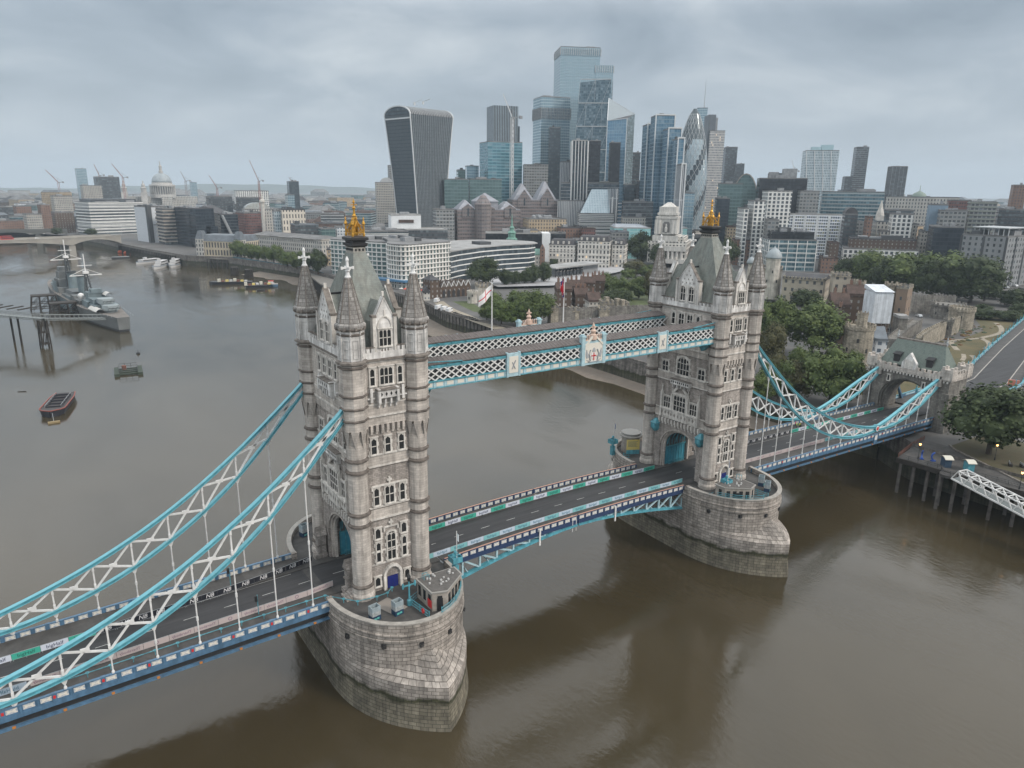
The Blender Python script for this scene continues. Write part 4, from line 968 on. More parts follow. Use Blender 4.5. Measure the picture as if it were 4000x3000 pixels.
def outline_bands(root, P, h, st, m, out=.35, th=.55, z0=0, nm='floor_bands'):
    cx_ = sum(p[0] for p in P)/len(P); cy_ = sum(p[1] for p in P)/len(P); mb = MB(); z = z0+st
    def grow(o):
        n = len(P); R = []
        for i in range(n):
            a, b, c = Vector(P[i-1]), Vector(P[i]), Vector(P[(i+1) % n]); e1 = (b-a).normalized(); e2 = (c-b).normalized()
            nn = Vector((e1.y+e2.y, -e1.x-e2.x)); nn.normalize(); R.append((b.x+nn.x*o, b.y+nn.y*o))
        return R
    Q = grow(out)
    while z < h+.1: mb.prism(Q, z-th/2, z+th/2); z += st
    return mb.build(nm, m, root)
def facadefins(root, P, z0, z1, sp, m, out=.4, wd=.35):
    mb = MB()
    for i in range(len(P)):
        a, b = Vector(P[i]), Vector(P[(i+1) % len(P)]); L_ = (b-a).length; e = (b-a)/L_; nn = Vector((e.y, -e.x)); k = max(1, int(L_/sp))
        for j in range(k+1): p = a+e*(L_*j/k)+nn*out*.4; mb.box(p.x, p.y, z0, wd, out, z1-z0, math.atan2(e.y, e.x))
    return mb.build('fins', m, root)
def tower(name, label, cat, zone, xl, xr, yt, dist, depth, fm, rot=0, roofm=None, base=10, plant=3, bands=None, fins=None, group=None, seed=1, hh=3.0, parent_xy=None):
    """a block set square to the sight line (turned by rot degrees), front at dist metres, its top on picture row yt"""
    rr = random.Random(seed+int(xl)); py_ = max(735, zy(zone, yt)); a, b = DP(zx(zone, xl), dist, py_), DP(zx(zone, xr), dist, py_); W = (a-b).length; px = zx(zone, (xl+xr)/2)
    r = math.radians(rot); w_ = max(4, (W-depth*abs(math.sin(r)))/math.cos(r)); zt = ZP(px, zy(zone, yt), dist)
    cdist = dist+(depth*math.cos(r)+w_*abs(math.sin(r)))/2; c = DP(px, cdist, py_); d = ray(px, py_); az = math.atan2(d.y, d.x)-PI/2+r
    root = thing(name, label, cat, (c.x, c.y, base), az, group); h = zt-base
    P = [(-w_/2, -depth/2), (w_/2, -depth/2), (w_/2, depth/2), (-w_/2, depth/2)]
    fo = MB().prism(P, 0, h, top=False).build('facade', F[fm] if isinstance(fm, str) else fm, root)
    mb = MB(); mb.prism(P, h-.02, h+.25)
    for (p, q) in zip(P, P[1:]+P[:1]): mb.bar((p[0]*.99, p[1]*.99, h+.6), (q[0]*.99, q[1]*.99, h+.6), .5, 1.2)
    mb.build('roof', roofm or ROOFG, root)
    if plant: plantrooms(root, w_, depth, h+.25, plant, rr, hh=hh)
    if bands: outline_bands(root, P, h, bands[0], bands[1], *(bands[2:]))
    if fins: facadefins(root, P, 0, h, fins[0], fins[1])
    take(root, math.hypot(w_, depth)/2+3)
    return root, w_, h
def plan(name, label, cat, pts, h, fm, roofm=None, base=10, bands=None, fins=None, plant=2, over=0, group=None, seed=3):
    cx_ = sum(p[0] for p in pts)/len(pts); cy_ = sum(p[1] for p in pts)/len(pts); P = [(x-cx_, y-cy_) for x, y in pts]
    if sum(P[i-1][0]*P[i][1]-P[i][0]*P[i-1][1] for i in range(len(P))) < 0: P.reverse()
    root = thing(name, label, cat, (cx_, cy_, base), 0, group)
    MB().prism(P, 0, h, top=False).build('facade', F[fm] if isinstance(fm, str) else fm, root)
    k = 1+over; MB().prism([(x*k, y*k) for x, y in P], h-.02, h+.8).build('roof', roofm or ROOFG, root)
    xs = [p[0] for p in P]; ys = [p[1] for p in P]
    if plant: plantrooms(root, (max(xs)-min(xs))*.5, (max(ys)-min(ys))*.5, h+.8, plant, random.Random(seed))
    if bands: outline_bands(root, P, h, bands[0], bands[1], *(bands[2:]))
    if fins: facadefins(root, P, 0, h, *fins)
    R = max(math.hypot(*p) for p in P); take(root, R+2)
    return root
def rounded(P, r, n=5):
    out = []
    for i in range(len(P)):
        a, b, c = Vector(P[i-1]), Vector(P[i]), Vector(P[(i+1) % len(P)]); u, v = (a-b).normalized(), (c-b).normalized()
        for k in range(n+1): t = k/n; p = b+u*r*(1-t)**2+v*r*t**2; out.append((p.x, p.y))
    return out
# ------------------------------------------------------------------ the tall cluster
def top_heavy_tower():
    d0 = 905; c = DP(zx('I', 305), d0+32); az = math.atan2(ray(1645, 735).y, ray(1645, 735).x)-PI/2
    root = thing('office_tower', 'top-heavy curved skyscraper widening upwards with white vertical fins', 'skyscraper', (c.x, c.y, 10), az-math.radians(50)); n = 16; H = 152
    W = lambda t: 39+9*t**1.6; D = lambda t: 41+26*t**1.3
    rings = []
    for i in range(n+1):
        t = i/n; w_, d = W(t)/2, D(t)/2; rings.append([(-w_, -d, t*H), (w_, -d, t*H), (w_, d, t*H), (-w_, d, t*H)])
    MB().loft(rings).build('facade', facade('dark_mesh_glass', (.065, .085, .10), (.05, .07, .085), 2, 4, .8, .8, .5, .35, (.11, .13, .14)), root)
    w_, d = W(1)/2, D(1)/2; m_ = 14; A = [(w_*math.cos(PI*i/m_), H+10*math.sin(PI*i/m_)) for i in range(m_+1)]
    r = MB(); r.loft([[(x, y, z) for x, z in A] for y in (-d, d)], False); r.k = 1
    for i in range(26): y = -d+2*d*(i+.5)/26; r.path([(x*1.01, y, z+.2) for x, z in A], .5, .7, (0, 1, 0))
    r.build('roof', [ROOFD, BANDG], root)
    for y in (-d, d): MB().add([(-w_, y*1.0, H)]+[(x, y, z) for x, z in reversed(A)][1:-1]+[(w_, y, H)], [tuple(range(m_+1))]).build('end_glazing', F['dark_glass'], root)
    f = MB()
    for i in range(23):
        for sx in (-1, 1): f.path([(sx*(W(t)/2+.35), -D(t)/2+D(t)*i/22, t*H) for t in [k/10 for k in range(11)]], .26, .25, (1, 0, 0))
    f.build('fins', BANDG, root)
    e = MB()
    for sx in (-1, 1):
        for sy in (-1, 1): e.path([(sx*W(t)/2, sy*D(t)/2, t*H) for t in [k/10 for k in range(11)]], 1.1, 1.1, (1, 0, 0))
    for sy in (-1, 1): e.path([(x, sy*d, z) for x, z in A], 1.3, 1.2, (0, 1, 0)); e.bar((-w_, sy*d, H-4), (w_, sy*d, H-4), 1.0, 1.6)
    e.build('white_edges', FINW, root); take(root, 45)
    for sx in (-1, 1):
        k = MB(); k.box(sx*8, 0, H+14, 1.5, 2, 3.5); k.bar((sx*8, 0, H+17), (sx*8+11, 3, H+20), .5, .5); k.build('roof_crane', FINW, root)
top_heavy_tower()
r, w_, h = tower('office_tower', 'teal glass tower with a dark finned crown behind the white crane', 'skyscraper', 'I', 664, 932, 640, 1010, 40, 'teal_glass', 18, plant=0)
MB().box(3, 3, h, w_*.72, 30, 47).build('crown', facade('dark_fin_crown', (.30, .36, .40), (.03, .04, .05), 2.4, 90, .7, .98, .2, .2), r); MB().box(w_*.32, 4, h, w_*.34, 28, 22).build('shoulder', F['dark_glass'], r)
r, w_, h = tower('office_tower', 'tallest pale glass skyscraper with a flat ribbed top', 'skyscraper', 'I', 1105, 1384, 52, 1210, 55, 'pale_glass', 12, plant=1)
MB().box(w_*.62, -3, 0, w_*.45, 50, h-24).build('wing', F['pale_glass'], r)
for sx, ww_, zz in ((0, w_, h-11), (w_*.62, w_*.45, h-35)): facadefins(r, [(sx-ww_/2-.3, -28), (sx+ww_/2+.3, -28), (sx+ww_/2+.3, 25), (sx-ww_/2-.3, 25)], zz, zz+10, 3.2, BANDG, 1.0, .9)
r, w_, h = tower('office_tower', 'pale glass slab tower with a louvred band at its top, left of the wedge tower', 'skyscraper', 'I', 988, 1216, 362, 1130, 38, 'sky_glass', 20)
facadefins(r, [(-w_/2-.3, -19.5), (w_/2+.3, -19.5), (w_/2+.3, 19.5), (-w_/2-.3, 19.5)], h-30, h-14, 2.2, PLANT, 1.0, .8)
tower('office_tower', 'narrow dark reflection slab added before the louvred pale tower', 'skyscraper', 'I', 1086, 1160, 552, 1090, 18, 'dark_glass', 6, plant=1)  # added slab, stands in for a dark reflection in the pale tower's glass
def wedge_tower():
    d0 = 1095; a = DP(zx('I', 1215), d0); b = DP(zx('I', 1468), d0); c = DP(zx('I', 1341), d0+20); W = (a-b).length; az = math.atan2(ray(2300, 735).y, ray(2300, 735).x)-PI/2
    root = thing('office_tower', 'tall wedge skyscraper of blue-grey glass leaning back on one side with cross bracing', 'skyscraper', (c.x, c.y, 10), az)
    H = ZP(2300, zy('I', 252), d0)-10; s = W/253.0; x0 = -W/2; xt = x0+55*s; xr = W/2-16*s
    P = [(x0, 0), (xr, 0), (xr+2*s, H), (xt, H-4)]
    mb = MB(); mb.ext([(x, -20, z) for x, z in P], (0, 40, 0)); mb.build('facade', GB('wedge_glass', (.06, .115, .15), 3, 4, .9, .8, (.09, .14, .17), .4), root)
    MB().ext([(xr, -18, 0), (W/2, -18, 0), (W/2-1, -18, H-34), (xr+3, -18, H-2)], (0, 34, 0)).build('core', F['dark_glass'], root)
    br = MB(); Hs = [H*k/7 for k in range(1, 8)]; xl = lambda z: x0+(xt-x0)*z/H
    for z in Hs: br.bar((xl(z), -20.2, z), (xr, -20.2, z), .6, 1.1)
    for k in range(7):
        z0, z1 = H*k/7, H*(k+1)/7; n_ = 4
        for j in range(n_):
            xa = xl(z0)+(xr-xl(z0))*j/n_; xb = xl(z1)+(xr-xl(z1))*(j+(1 if (j+k) % 2 else 0))/n_; br.bar((xa, -20.15, z0), (xb, -20.15, z1), .35, .5, (0, 1, 0))
    br.build('bracing', BANDG, root); ld = MB()
    for k in range(30): ld.bar((xr+1, -18.5, H*k/30), (W/2-1, -18.5, H*(k+1)/30), .4, .5, (0, 1, 0))
    ld.build('ladder_frame', PLANT, root); take(root, 60)
wedge_tower()
def folded_tower():
    d0 = 1000; s = .63291*d0/2821*1.02; c = DP(zx('I', 1522), d0+22); az = math.atan2(ray(2420, 735).y, ray(2420, 735).x)-PI/2
    root = thing('office_tower', 'angular folded glass skyscraper with a bright triangular sloping top', 'skyscraper', (c.x, c.y, 10), az)
    Z = lambda y: ZP(2410, zy('I', y), d0)-10; X = lambda x: (x-1522)*s
    # front left, front corner, right, back left
    A, B, C_, D_ = (X(1446), -18), (X(1556), -24), (X(1600), 12), (X(1446), 20)
    za, zb, zc_, zd = Z(505), Z(495), Z(452), Z(345)
    f = MB(); f.quad((*A, 0), (*B, 0), (*B, zb), (*A, za)); f.build('facade', GB('fold_glass', (.16, .30, .42), 3, 4, .92, .85, (.2, .31, .40), .5), root)
    f = MB(); f.quad((*B, 0), (*C_, 0), (*C_, zc_), (*B, zb)); f.quad((*C_, 0), (*D_, 0), (*D_, zd), (*C_, zc_)); f.quad((*D_, 0), (*A, 0), (*A, za), (*D_, zd)); f.build('side_facade', GB('fold_dark', (.06, .10, .10), 3, 4, .9, .85, (.08, .11, .12), .4), root)
    f = MB(); f.add([(*A, za), (*C_, zc_), (*D_, zd)], [(0, 1, 2)]); f.build('bright_slope', facade('bright_slope', (.23, .27, .29), (.26, .30, .325), 2, 2, .8, .8, .6, .2, (.3, .34, .36)), root)
    f = MB(); f.add([(*A, za), (*B, zb), (*C_, zc_)], [(0, 1, 2)]); f.build('dark_fold', ROOFD, root)
    e = MB()
    for p, q in (((*A, 0), (*A, za)), ((*A, za), (*D_, zd)), ((*D_, zd), (*C_, zc_)), ((*B, 0), (*B, zb)), ((*A, za), (*B, zb))): e.bar(p, q, .9, .9)
    e.build('edges', FINW, root); take(root, 32)
folded_tower()
r, w_, h = tower('office_tower', 'mid-rise tower with white vertical fins before the wedge tower', 'skyscraper', 'I', 1226, 1328, 632, 900, 26, 'dark_glass', 4, roofm=ROOFL, plant=1)
facadefins(r, [(-w_/2, -13), (w_/2, -13), (w_/2, 13), (-w_/2, 13)], 0, h, 3.4, WHITE, 1.2, .8)
tower('office_tower', 'dark mid-rise block joined to the white-finned tower', 'skyscraper', 'I', 1329, 1406, 634, 905, 26, 'black_glass', 4, plant=1)
tower('office_block', 'grey ribbed block left of the white-finned tower', 'office', 'I', 1160, 1228, 765, 915, 26, 'grey_fins', 4, plant=1)
tower('office_tower', 'slim black tower before the folded glass skyscraper', 'skyscraper', 'I', 1456, 1527, 646, 930, 26, 'black_glass', 3, plant=1)
tower('office_block', 'dark brown tower between the folded tower and the stepped blue towers', 'office', 'I', 1600, 1652, 708, 1080, 26, 'dark_office', 3, plant=1)
FE = (FINW,)
for xl, xr, yt, dd, lb in ((1660, 1702, 534, 880, 'lowest back slab of the stepped blue glass tower group'), (1700, 1848, 478, 850, 'tallest slab of the stepped blue glass towers beside the rounded tower'), (1780, 1893, 560, 822, 'middle slab of the stepped blue glass towers'), (1840, 1914, 622, 795, 'front slab of the stepped blue glass towers'), (1884, 1922, 782, 775, 'short grey end slab of the stepped blue glass towers')):
    r, w_, h = tower('office_tower', lb, 'skyscraper', 'I', xl, xr, yt, dd, 24, 'blue_glass' if xl < 1880 else 'grey_fins', 14, plant=1)
    mb = MB()
    for x, y in ((-w_/2, -12), (w_/2, -12), (w_/2, 12)): mb.box(x, y, 0, 1.1, 1.1, h+2)
    mb.bar((-w_/2, -12, h+1.4), (w_/2, -12, h+1.4), 1, 1.4); mb.bar((w_/2, -12, h+1.4), (w_/2, 12, h+1.4), 1, 1.4); mb.build('white_edges', FINW, r)
def rounded_tower():
    d0 = 1115; c = DP(zx('I', 1965), d0); H = ZP(2690, zy('I', 435), d0)-10; s = .63291*d0/2821*1.02
    root = thing('office_tower', 'bullet-shaped glass tower with dark spiral bands', 'skyscraper', (c.x, c.y, 10)); n, m_ = 36, 26
    Rf = lambda t: 71*s*(0.80+.40*t-.35*t*t if t < .5 else 1)*1.0
    prof = []
    for j in range(m_+1):
        t = j/m_
        k = .82+.18*math.sin(min(1, t/.42)*PI/2) if t < .42 else math.cos((t-.42)/.58*PI/2*.985)**.62
        prof.append((92*s*k, t*H))
    mb = MB(); rings = [[(r_*math.cos(2*PI*i/n), r_*math.sin(2*PI*i/n), z) for i in range(n)] for r_, z in prof]
    for j in range(m_):
        for i in range(n):
            a, b = rings[j][i], rings[j][(i+1) % n]; cc, dd_ = rings[j+1][(i+1) % n], rings[j+1][i]
            mb.k = 2 if j > 19 else (1 if (i-j) % 9 < 3 else 0); mb.quad(a, b, cc, dd_)
    mb.build('facade', [GB('spiral_pale', (.27, .34, .38), 2, 2, .9, .9, (.3, .36, .39), .3), F['dark_glass'], mat('dome_glass', (.07, .09, .10), .2, .3)], root)
    g = MB()
    for j in range(m_-1):
        for i in range(n):
            if (i+j) % 2 == 0: g.bar(rings[j][i], rings[j+1][(i+1) % n], .45, .45); g.bar(rings[j][(i+1) % n], rings[j+1][i], .45, .45)
    g.build('diagrid', BANDG, root); take(root, 36)
rounded_tower()
r, w_, h = tower('office_tower', 'grey shafted tower with pale lit bands right of the bullet-shaped tower', 'skyscraper', 'I', 2036, 2156, 572, 1290, 34, 'lit_tower', 14)
MB().box(-w_*.38, 4, 0, w_*.5, 30, h+26).build('dark_shaft', facade('dark_shaft', (.14, .16, .18), (.05, .06, .07), 1.6, 80, .5, .98, .3, .1), r); MB().box(-w_*.1, 6, h, w_*.4, 16, 22).build('crown', PLANT, r)
r, w_, h = tower('office_tower', 'stepped grey glass tower with a tall mast behind the bullet-shaped tower', 'skyscraper', 'I', 1968, 2040, 432, 1400, 34, 'sky_glass', 5, plant=1)
mb = MB(); mb.tube((4, 0, h), (4, 0, h+50), .8, 6, .25); mb.build('mast', BANDG, r); MB().box(w_*.7, 0, 0, w_*.5, 30, h-28).build('wing', F['sky_glass'], r)
tower('office_block', 'dark tower right of the grey banded tower', 'skyscraper', 'J', 108, 209, 134, 1500, 40, 'dark_office', 8, plant=1)
tower('office_block', 'short brown block against the dark tower', 'office', 'J', 198, 266, 250, 1450, 30, 'dark_office', 4, plant=1)
tower('office_block', 'low green glass block at the left foot of the teal tower', 'office', 'I', 526, 582, 814, 1040, 30, 'green_glass', 5, plant=1)
tower('office_block', 'pale green glass block behind the low one by the teal tower', 'office', 'I', 580, 664, 790, 1080, 30, 'sky_glass', 5, plant=1)
tower('office_block', 'wide greenish glass office block in front of the teal tower', 'office', 'I', 596, 806, 872, 930, 50, 'green_glass', 3, plant=4)
tower('office_block', 'greenish glass block beside the foot of the top-heavy tower', 'office', 'I', 440, 600, 872, 925, 45, 'green_glass', 3, plant=2)
tower('office_block', 'grey concrete tower left behind the top-heavy tower', 'office', 'I', 105, 152, 786, 1300, 25, 'grey_concrete', 6, plant=1)
r, w_, h = tower('office_block', 'beige gridded block with an arched roof left of the top-heavy tower', 'office', 'I', 22, 165, 892, 1150, 40, 'stone_grid', 4, plant=0)
mb = MB(); A = [(9*math.cos(PI*i/10), 8*math.sin(PI*i/10)) for i in range(11)]; mb.ext([(x, -15, h+z) for x, z in A], (0, 30, 0)); mb.build('arched_roof', BANDG, r)
tower('office_block', 'grey glass block between the teal tower and the slab towers', 'office', 'I', 932, 1090, 782, 1000, 40, 'grey_concrete', 3, plant=2)
r, w_, h = tower('office_block', 'long dark office terrace with a planted roof under the tower cluster', 'office', 'I', 1158, 1530, 893, 900, 45, 'dark_glass', 3, plant=2, bands=(4, BANDG, .3, .4))
MB().box(0, 0, h+.3, w_*.9, 6, 1.6).build('roof_planting', mat('roof_green', (.04, .07, .03), .9, noise=(.5, .5)), r)
tower('office_block', 'block of close white vertical fins below the dark terrace', 'office', 'I', 1150, 1310, 1005, 880, 20, 'grey_fins', 2, fins=(1.9, WHITE), plant=1)
r, w_, h = tower('office_block', 'white framed office with a huge sloping glass roof', 'office', 'I', 1268, 1500, 1085, 850, 34, 'band_office', 6, plant=0, bands=(4, BANDW, .3, .6))
zt = ZP(2350, zy('I', 932), 850)-10
mb = MB(); mb.quad((-w_/2, -17, h), (w_*.36, -17, h), (w_*.52, 16, zt), (-w_*.1, 16, zt)); mb.build('sloping_glass_roof', GB('slope_glass', (.30, .38, .42), 3, 3, .9, .9, (.42, .47, .49), .3), r)
mb = MB(); mb.box(w_*.5, 4, 0, 9, 30, zt+1); mb.k = 1; mb.box(w_*.44, -14, 0, 1.2, 1.2, zt-8); mb.box(w_*.56, -14, 0, 1.2, 1.2, zt+1)
for k in range(12): mb.box(w_*.62, -6, 10+k*4, 9, 6, .8)
mb.build('stair_tower', [F['grey_fins'], WHITE], r); mb = MB(); mb.quad((-w_/2, -17, h), (-w_*.1, 16, zt), (-w_/2, 17, h)); mb.quad((w_*.36, -17, h), (w_*.5, 17, h), (w_*.52, 16, zt)); mb.build('gable_glass', F['dark_glass'], r)
for xl, xr, yt, dd, fm, lb in ((1552, 1632, 905, 930, 'dark_glass', 'low dark glass block right of the planted terrace'), (1626, 1760, 882, 910, 'black_glass', 'black glass block under the stepped blue towers'), (1760, 1900, 920, 900, 'dark_glass', 'dark glass block at the foot of the bullet-shaped tower'), (1545, 1742, 1012, 840, 'dark_office', 'grey office block with ribbon windows behind the domed-tower palace'), (1915, 1998, 958, 860, 'sky_glass', 'block with bright white framed bays below the bullet-shaped tower'), (2120, 2215, 990, 840, 'navy_glass', 'dark glass offices right of the gold crest')):
    tower('office_block', lb, 'office', 'I', xl, xr, yt, dd, 30, fm, 4, plant=2, bands=(4, BANDG, .2, .3) if 'ribbon' in lb else None)
# ------------------------------------------------------------------ pink gabled complexes
PINKR = mat('lead_grey_roof', (.27, .28, .31), .6, noise=(.2, .25))
def gabled(label, z, xl, xr, yw, yr, dist, depth, n, seed):
    r, w_, h = tower('office_block', label, 'office', z, xl, xr, yw, dist, depth, 'pink_stone', 10, roofm=PINKR, plant=0, bands=(3.8, mat('pink_band', (.225, .185, .18), .8), .35, 1.1)); zt = ZP(zx(z, (xl+xr)/2), zy(z, yr), dist)-10
    for i in range(n):
        mb = MB(); x = -w_/2+w_*(i+.5)/n; ww_ = w_/n*.44; zz = h+(zt-h)*(.75+.25*((i*7+seed) % 3)/2)
        mb.prism([(x-ww_, -depth*.4), (x+ww_, -depth*.4), (x+ww_, depth*.45), (x-ww_, depth*.45)], h+.2, zz, P1=[(x-.4, -depth*.1), (x+.4, -depth*.1), (x+.4, depth*.2), (x-.4, depth*.2)]); mb.k = 1
        mb.ext([(x-ww_*.62, -depth/2-1, h-8), (x+ww_*.62, -depth/2-1, h-8), (x+ww_*.62, -depth/2-1, h+2), (x, -depth/2-1, h+(zz-h)*.62), (x-ww_*.62, -depth/2-1, h+2)], (0, 5, 0)); mb.k = 2
        mb.ext([(x-.9, -depth/2-1.05, h-6), (x+.9, -depth/2-1.05, h-6), (x+.9, -depth/2-1.05, h+1), (x, -depth/2-1.05, h+3), (x-.9, -depth/2-1.05, h+1)], (0, .1, 0))
        mb.build('gable_roof', [PINKR, F['pink_stone'], F['dark_glass']], r)
    return r, w_, h
gabled('pink stone office complex with steep lead gables, rear mass', 'I', 832, 1160, 1000, 880, 880, 45, 2, 1)
r, w_, h = gabled('pink stone office complex with lead roofs and a rotunda, front mass', 'I', 482, 925, 1062, 1000, 800, 50, 3, 2)
mb = MB(); mb.lathe([(9, 0), (9, h+6), (9.4, h+6.3), (3.2, h+15), (.1, h+17)], 10, -w_*.1, -26); mb.build('rotunda', [F['pink_stone']], r)
mb = MB(); mb.box(0, 4, h, 26, 26, 9); mb.prism([(-14, -10), (14, -10), (14, 18), (-14, 18)], h+9, h+18, P1=[(-.5, 3.5), (.5, 3.5), (.5, 4.5), (-.5, 4.5)]); mb.build('lantern', PINKR, r)
r, w_, h = tower('office_block', 'yellow brick office with rooftop ventilation ducts before the pink gables', 'office', 'L', 820, 1190, 228, 780, 35, 'yellow_brick', 12, plant=3)
mb = MB(); [mb.lathe([(2.2, h), (2.2, h+3), (1.2, h+4), (.2, h+4.3)], 10, -12+6*i, 0) for i in range(4)]; mb.build('duct', PLANT, r)
tower('office_block', 'pale green banded block with a white roof house left of the pink rotunda', 'office', 'L', 82, 262, 150, 790, 30, 'grey_concrete', 8, plant=1, bands=(4, BANDG, .3, .5), hh=7)
tower('office_block', 'low beige block below the yellow brick office', 'office', 'L', 770, 950, 318, 745, 22, 'yellow_brick', 8, plant=1)
tower('office_block', 'brown brick block with a mansard right of the yellow office', 'office', 'L', 1100, 1330, 300, 760, 30, 'brick_plain', 10, roofm=ROOFD, plant=2)
tower('office_block', 'red brick corner house above the bank terrace', 'office', 'L', 1300, 1425, 308, 750, 20, 'brick_red', 6, roofm=ROOFB, plant=1)
r, w_, h = tower('office_block', 'long low black office block behind the copper spire', 'office', 'L', 512, 985, 345, 725, 26, 'black_glass', 2, roofm=ROOFL, plant=3)
MB().box(w_/2+4, -3, 0, 8, 30, h+1).build('white_end_wall', F['white_plain'], r)
tower('office_block', 'black glass annex right of the white end wall', 'office', 'L', 1040, 1180, 345, 735, 22, 'black_glass', 2, plant=1)
# copper spire church
c = DP(zx('L', 740), 710); rt_ = thing('church', 'church tower with a slender green copper spire behind the curved white office', 'church', (c.x, c.y, 10))
H0 = ZP(2000, zy('L', 400), 710)-10; H1 = ZP(2000, zy('L', 180), 710)-10
MB().box(0, 0, 0, 9, 9, H0).build('brick_tower', F['brick_plain'], rt_); k = (H1-H0)
mb = MB(); mb.lathe([(5.4, H0), (5.4, H0+.08*k), (3.6, H0+.12*k), (3.6, H0+.27*k), (4.4, H0+.30*k), (2.0, H0+.38*k), (2.0, H0+.46*k), (2.6, H0+.49*k), (1.0, H0+.55*k), (.15, H1)], 8); mb.build('spire', COPPER, rt_); take(rt_, 9)
# ------------------------------------------------------------------ curved glass office, riverside hotel
pts = [(184, 368), (196, 377), (225, 393), (254, 402), (281, 404), (292, 410), (298, 424), (292, 450), (262, 466), (215, 462), (176, 425), (172, 388)]
d_ = 650; zt = ZP(zx('L', 620), zy('L', 395), 655)
r = plan('curved_office', 'long curved glass office with white floor bands and an oversailing pale roof', 'office', pts, zt-12, 'dark_glass', ROOFL, 10, (4.0, BANDW, .4, .8), plant=1, over=.05)
HP = rounded([(137, 353), (184, 367), (190, 384), (176, 412), (150, 404), (134, 372)], 6, 4)
zt = ZP(zx('L', 120), zy('L', 425), 535)
plan('apartment_block', 'white gridded riverside block with curved balconies and planted setbacks', 'apartment block', HP, zt-10, facade('hotel_grid', (.60, .58, .54), (.05, .07, .075), 3.3, 3.3, .5, .72, .2, .6, (.22, .3, .3)), ROOFG, 10, (3.3, BANDW, .55, .55), plant=3)
HQ = rounded([(128, 470), (150, 420), (160, 408), (186, 420), (180, 470), (150, 500)], 5, 3)
zt = ZP(zx('K', 1130), zy('K', 410), 620)
plan('apartment_block', 'white framed apartment block with green glass balconies facing the river', 'apartment block', HQ, zt-10, facade('flat_grid', (.62, .62, .60), (.07, .12, .12), 4.6, 3.4, .74, .72, .2, .6, (.25, .34, .33)), ROOFG, 10, (3.4, BANDW, .5, .5), plant=3)
HR = rounded([(150, 402), (163, 374), (184, 420), (182, 450), (164, 446)], 3, 3); zt = ZP(zx('K', 1520), zy('K', 420), 575)
plan('apartment_block', 'grey glass middle wing between the two white riverside blocks', 'apartment block', HR, zt-10, 'dark_office', ROOFG, 10, (3.4, BANDG, .4, .5), plant=2)
tower('office_block', 'low white banded office with a flat roof behind the gold crest', 'office', 'K', 1360, 1760, 345, 690, 30, 'band_office', 6, roofm=ROOFG, plant=3, bands=(4, BANDW, .3, .5))
tower('office_block', 'flat pale-roofed hall behind the curved glass office', 'office', 'K', 1640, 2100, 332, 735, 40, 'dark_office', 4, roofm=ROOFL, plant=0)
r, w_, h = tower('office_block', 'white sheeted building under wrap at the foot of the top-heavy tower', 'building', 'K', 1578, 1868, 205, 760, 35, 'white_plain', 6, roofm=ROOFL, plant=1)
MB().box(0, -16, h-7, w_*.5, 5, 3).build('scaffold_deck', ROOFB, r)
# ------------------------------------------------------------------ left: riverside row up to the far bridge
r, w_, h = tower('office_block', 'long stepped office block with white floor bands by the far river bridge', 'office', 'H', 532, 1038, 448, 1190, 45, 'band_office', 24, roofm=ROOFG, plant=4, bands=(4.4, BANDW, .5, 1.4))
MB().box(0, 2, h, w_*.85, 34, 5).build('top_storey', F['dark_office'], r)
r, w_, h = tower('office_block', 'windowless white block with a single dark slot beside the stepped banded office', 'building', 'H', 962, 1182, 480, 1020, 45, mat('white_profiled', (.60, .63, .66), .7, brick=(30, 1.1, .12, (.42, .45, .48), .03)), 20, plant=2)
mb = MB(); mb.box(w_*.2, -22.7, h*.68, 12, .6, 1.6); mb.box(w_*.1, -22.7, h*.5, w_*.9, .4, .5); mb.build('slot', BLACK, r); MB().box(-w_*.46, -22, 0, 5, 6, h+3).build('dark_shaft', PLANTD, r)
tower('apartment_block', 'tiered concrete building with rounded brown balconies', 'apartment block', 'H', 1118, 1282, 492, 975, 30, 'dark_office', 15, plant=2, bands=(4, BANDC, 1.2, 1.5))
r, w_, h = tower('office_block', 'dark navy glass complex stepping down towards the river', 'office', 'H', 1250, 1540, 492, 930, 50, 'navy_glass', 20, roofm=ROOFD, plant=2)
MB().box(-w_*.3, -30, 0, w_*.4, 20, h*.86).build('wing', F['navy_glass'], r); MB().box(w_*.25, -32, 0, w_*.3, 16, h*.55).build('wing', F['navy_glass'], r)
r, w_, h = tower('office_block', 'dark stepped glass terraces with a sloping glazed stair', 'office', 'H', 1530, 1712, 535, 960, 40, 'navy_glass', 12, roofm=ROOFD, plant=2, bands=(3.6, PLANTD, .4, .5))
mb = MB(); mb.bar((-w_*.4, -22, h), (w_*.1, -28, 6), 6, 1.5); mb.build('sloping_stair', PLANT, r)
tower('office_block', 'dark red brick office block below the fluted column', 'office', 'H', 1692, 1912, 522, 1010, 45, 'brick_red', 14, roofm=ROOFG, plant=3)
tower('office_block', 'cream stone block with slot windows right of the fluted column', 'office', 'H', 2005, 2198, 500, 960, 30, 'cream_slots', 8, roofm=ROOFD, plant=2)
tower('office_block', 'patterned blue-grey block beside the cream slot-windowed one', 'office', 'H', 1960, 2020, 510, 970, 25, 'lattice_glass', 6, plant=1)
tower('office_block', 'low grey roofed office with long dormer band behind the colonnade building', 'office', 'K', 735, 985, 290, 830, 30, 'dark_office', 10, roofm=ROOFS, plant=2)
tower('office_block', 'green glass end block beside the dormered office', 'office', 'K', 978, 1128, 322, 800, 25, 'green_glass', 8, plant=1)
tower('office_block', 'white ribbed block left of the gold crest', 'office', 'K', 1118, 1236, 310, 815, 25, 'white_small', 6, plant=1)
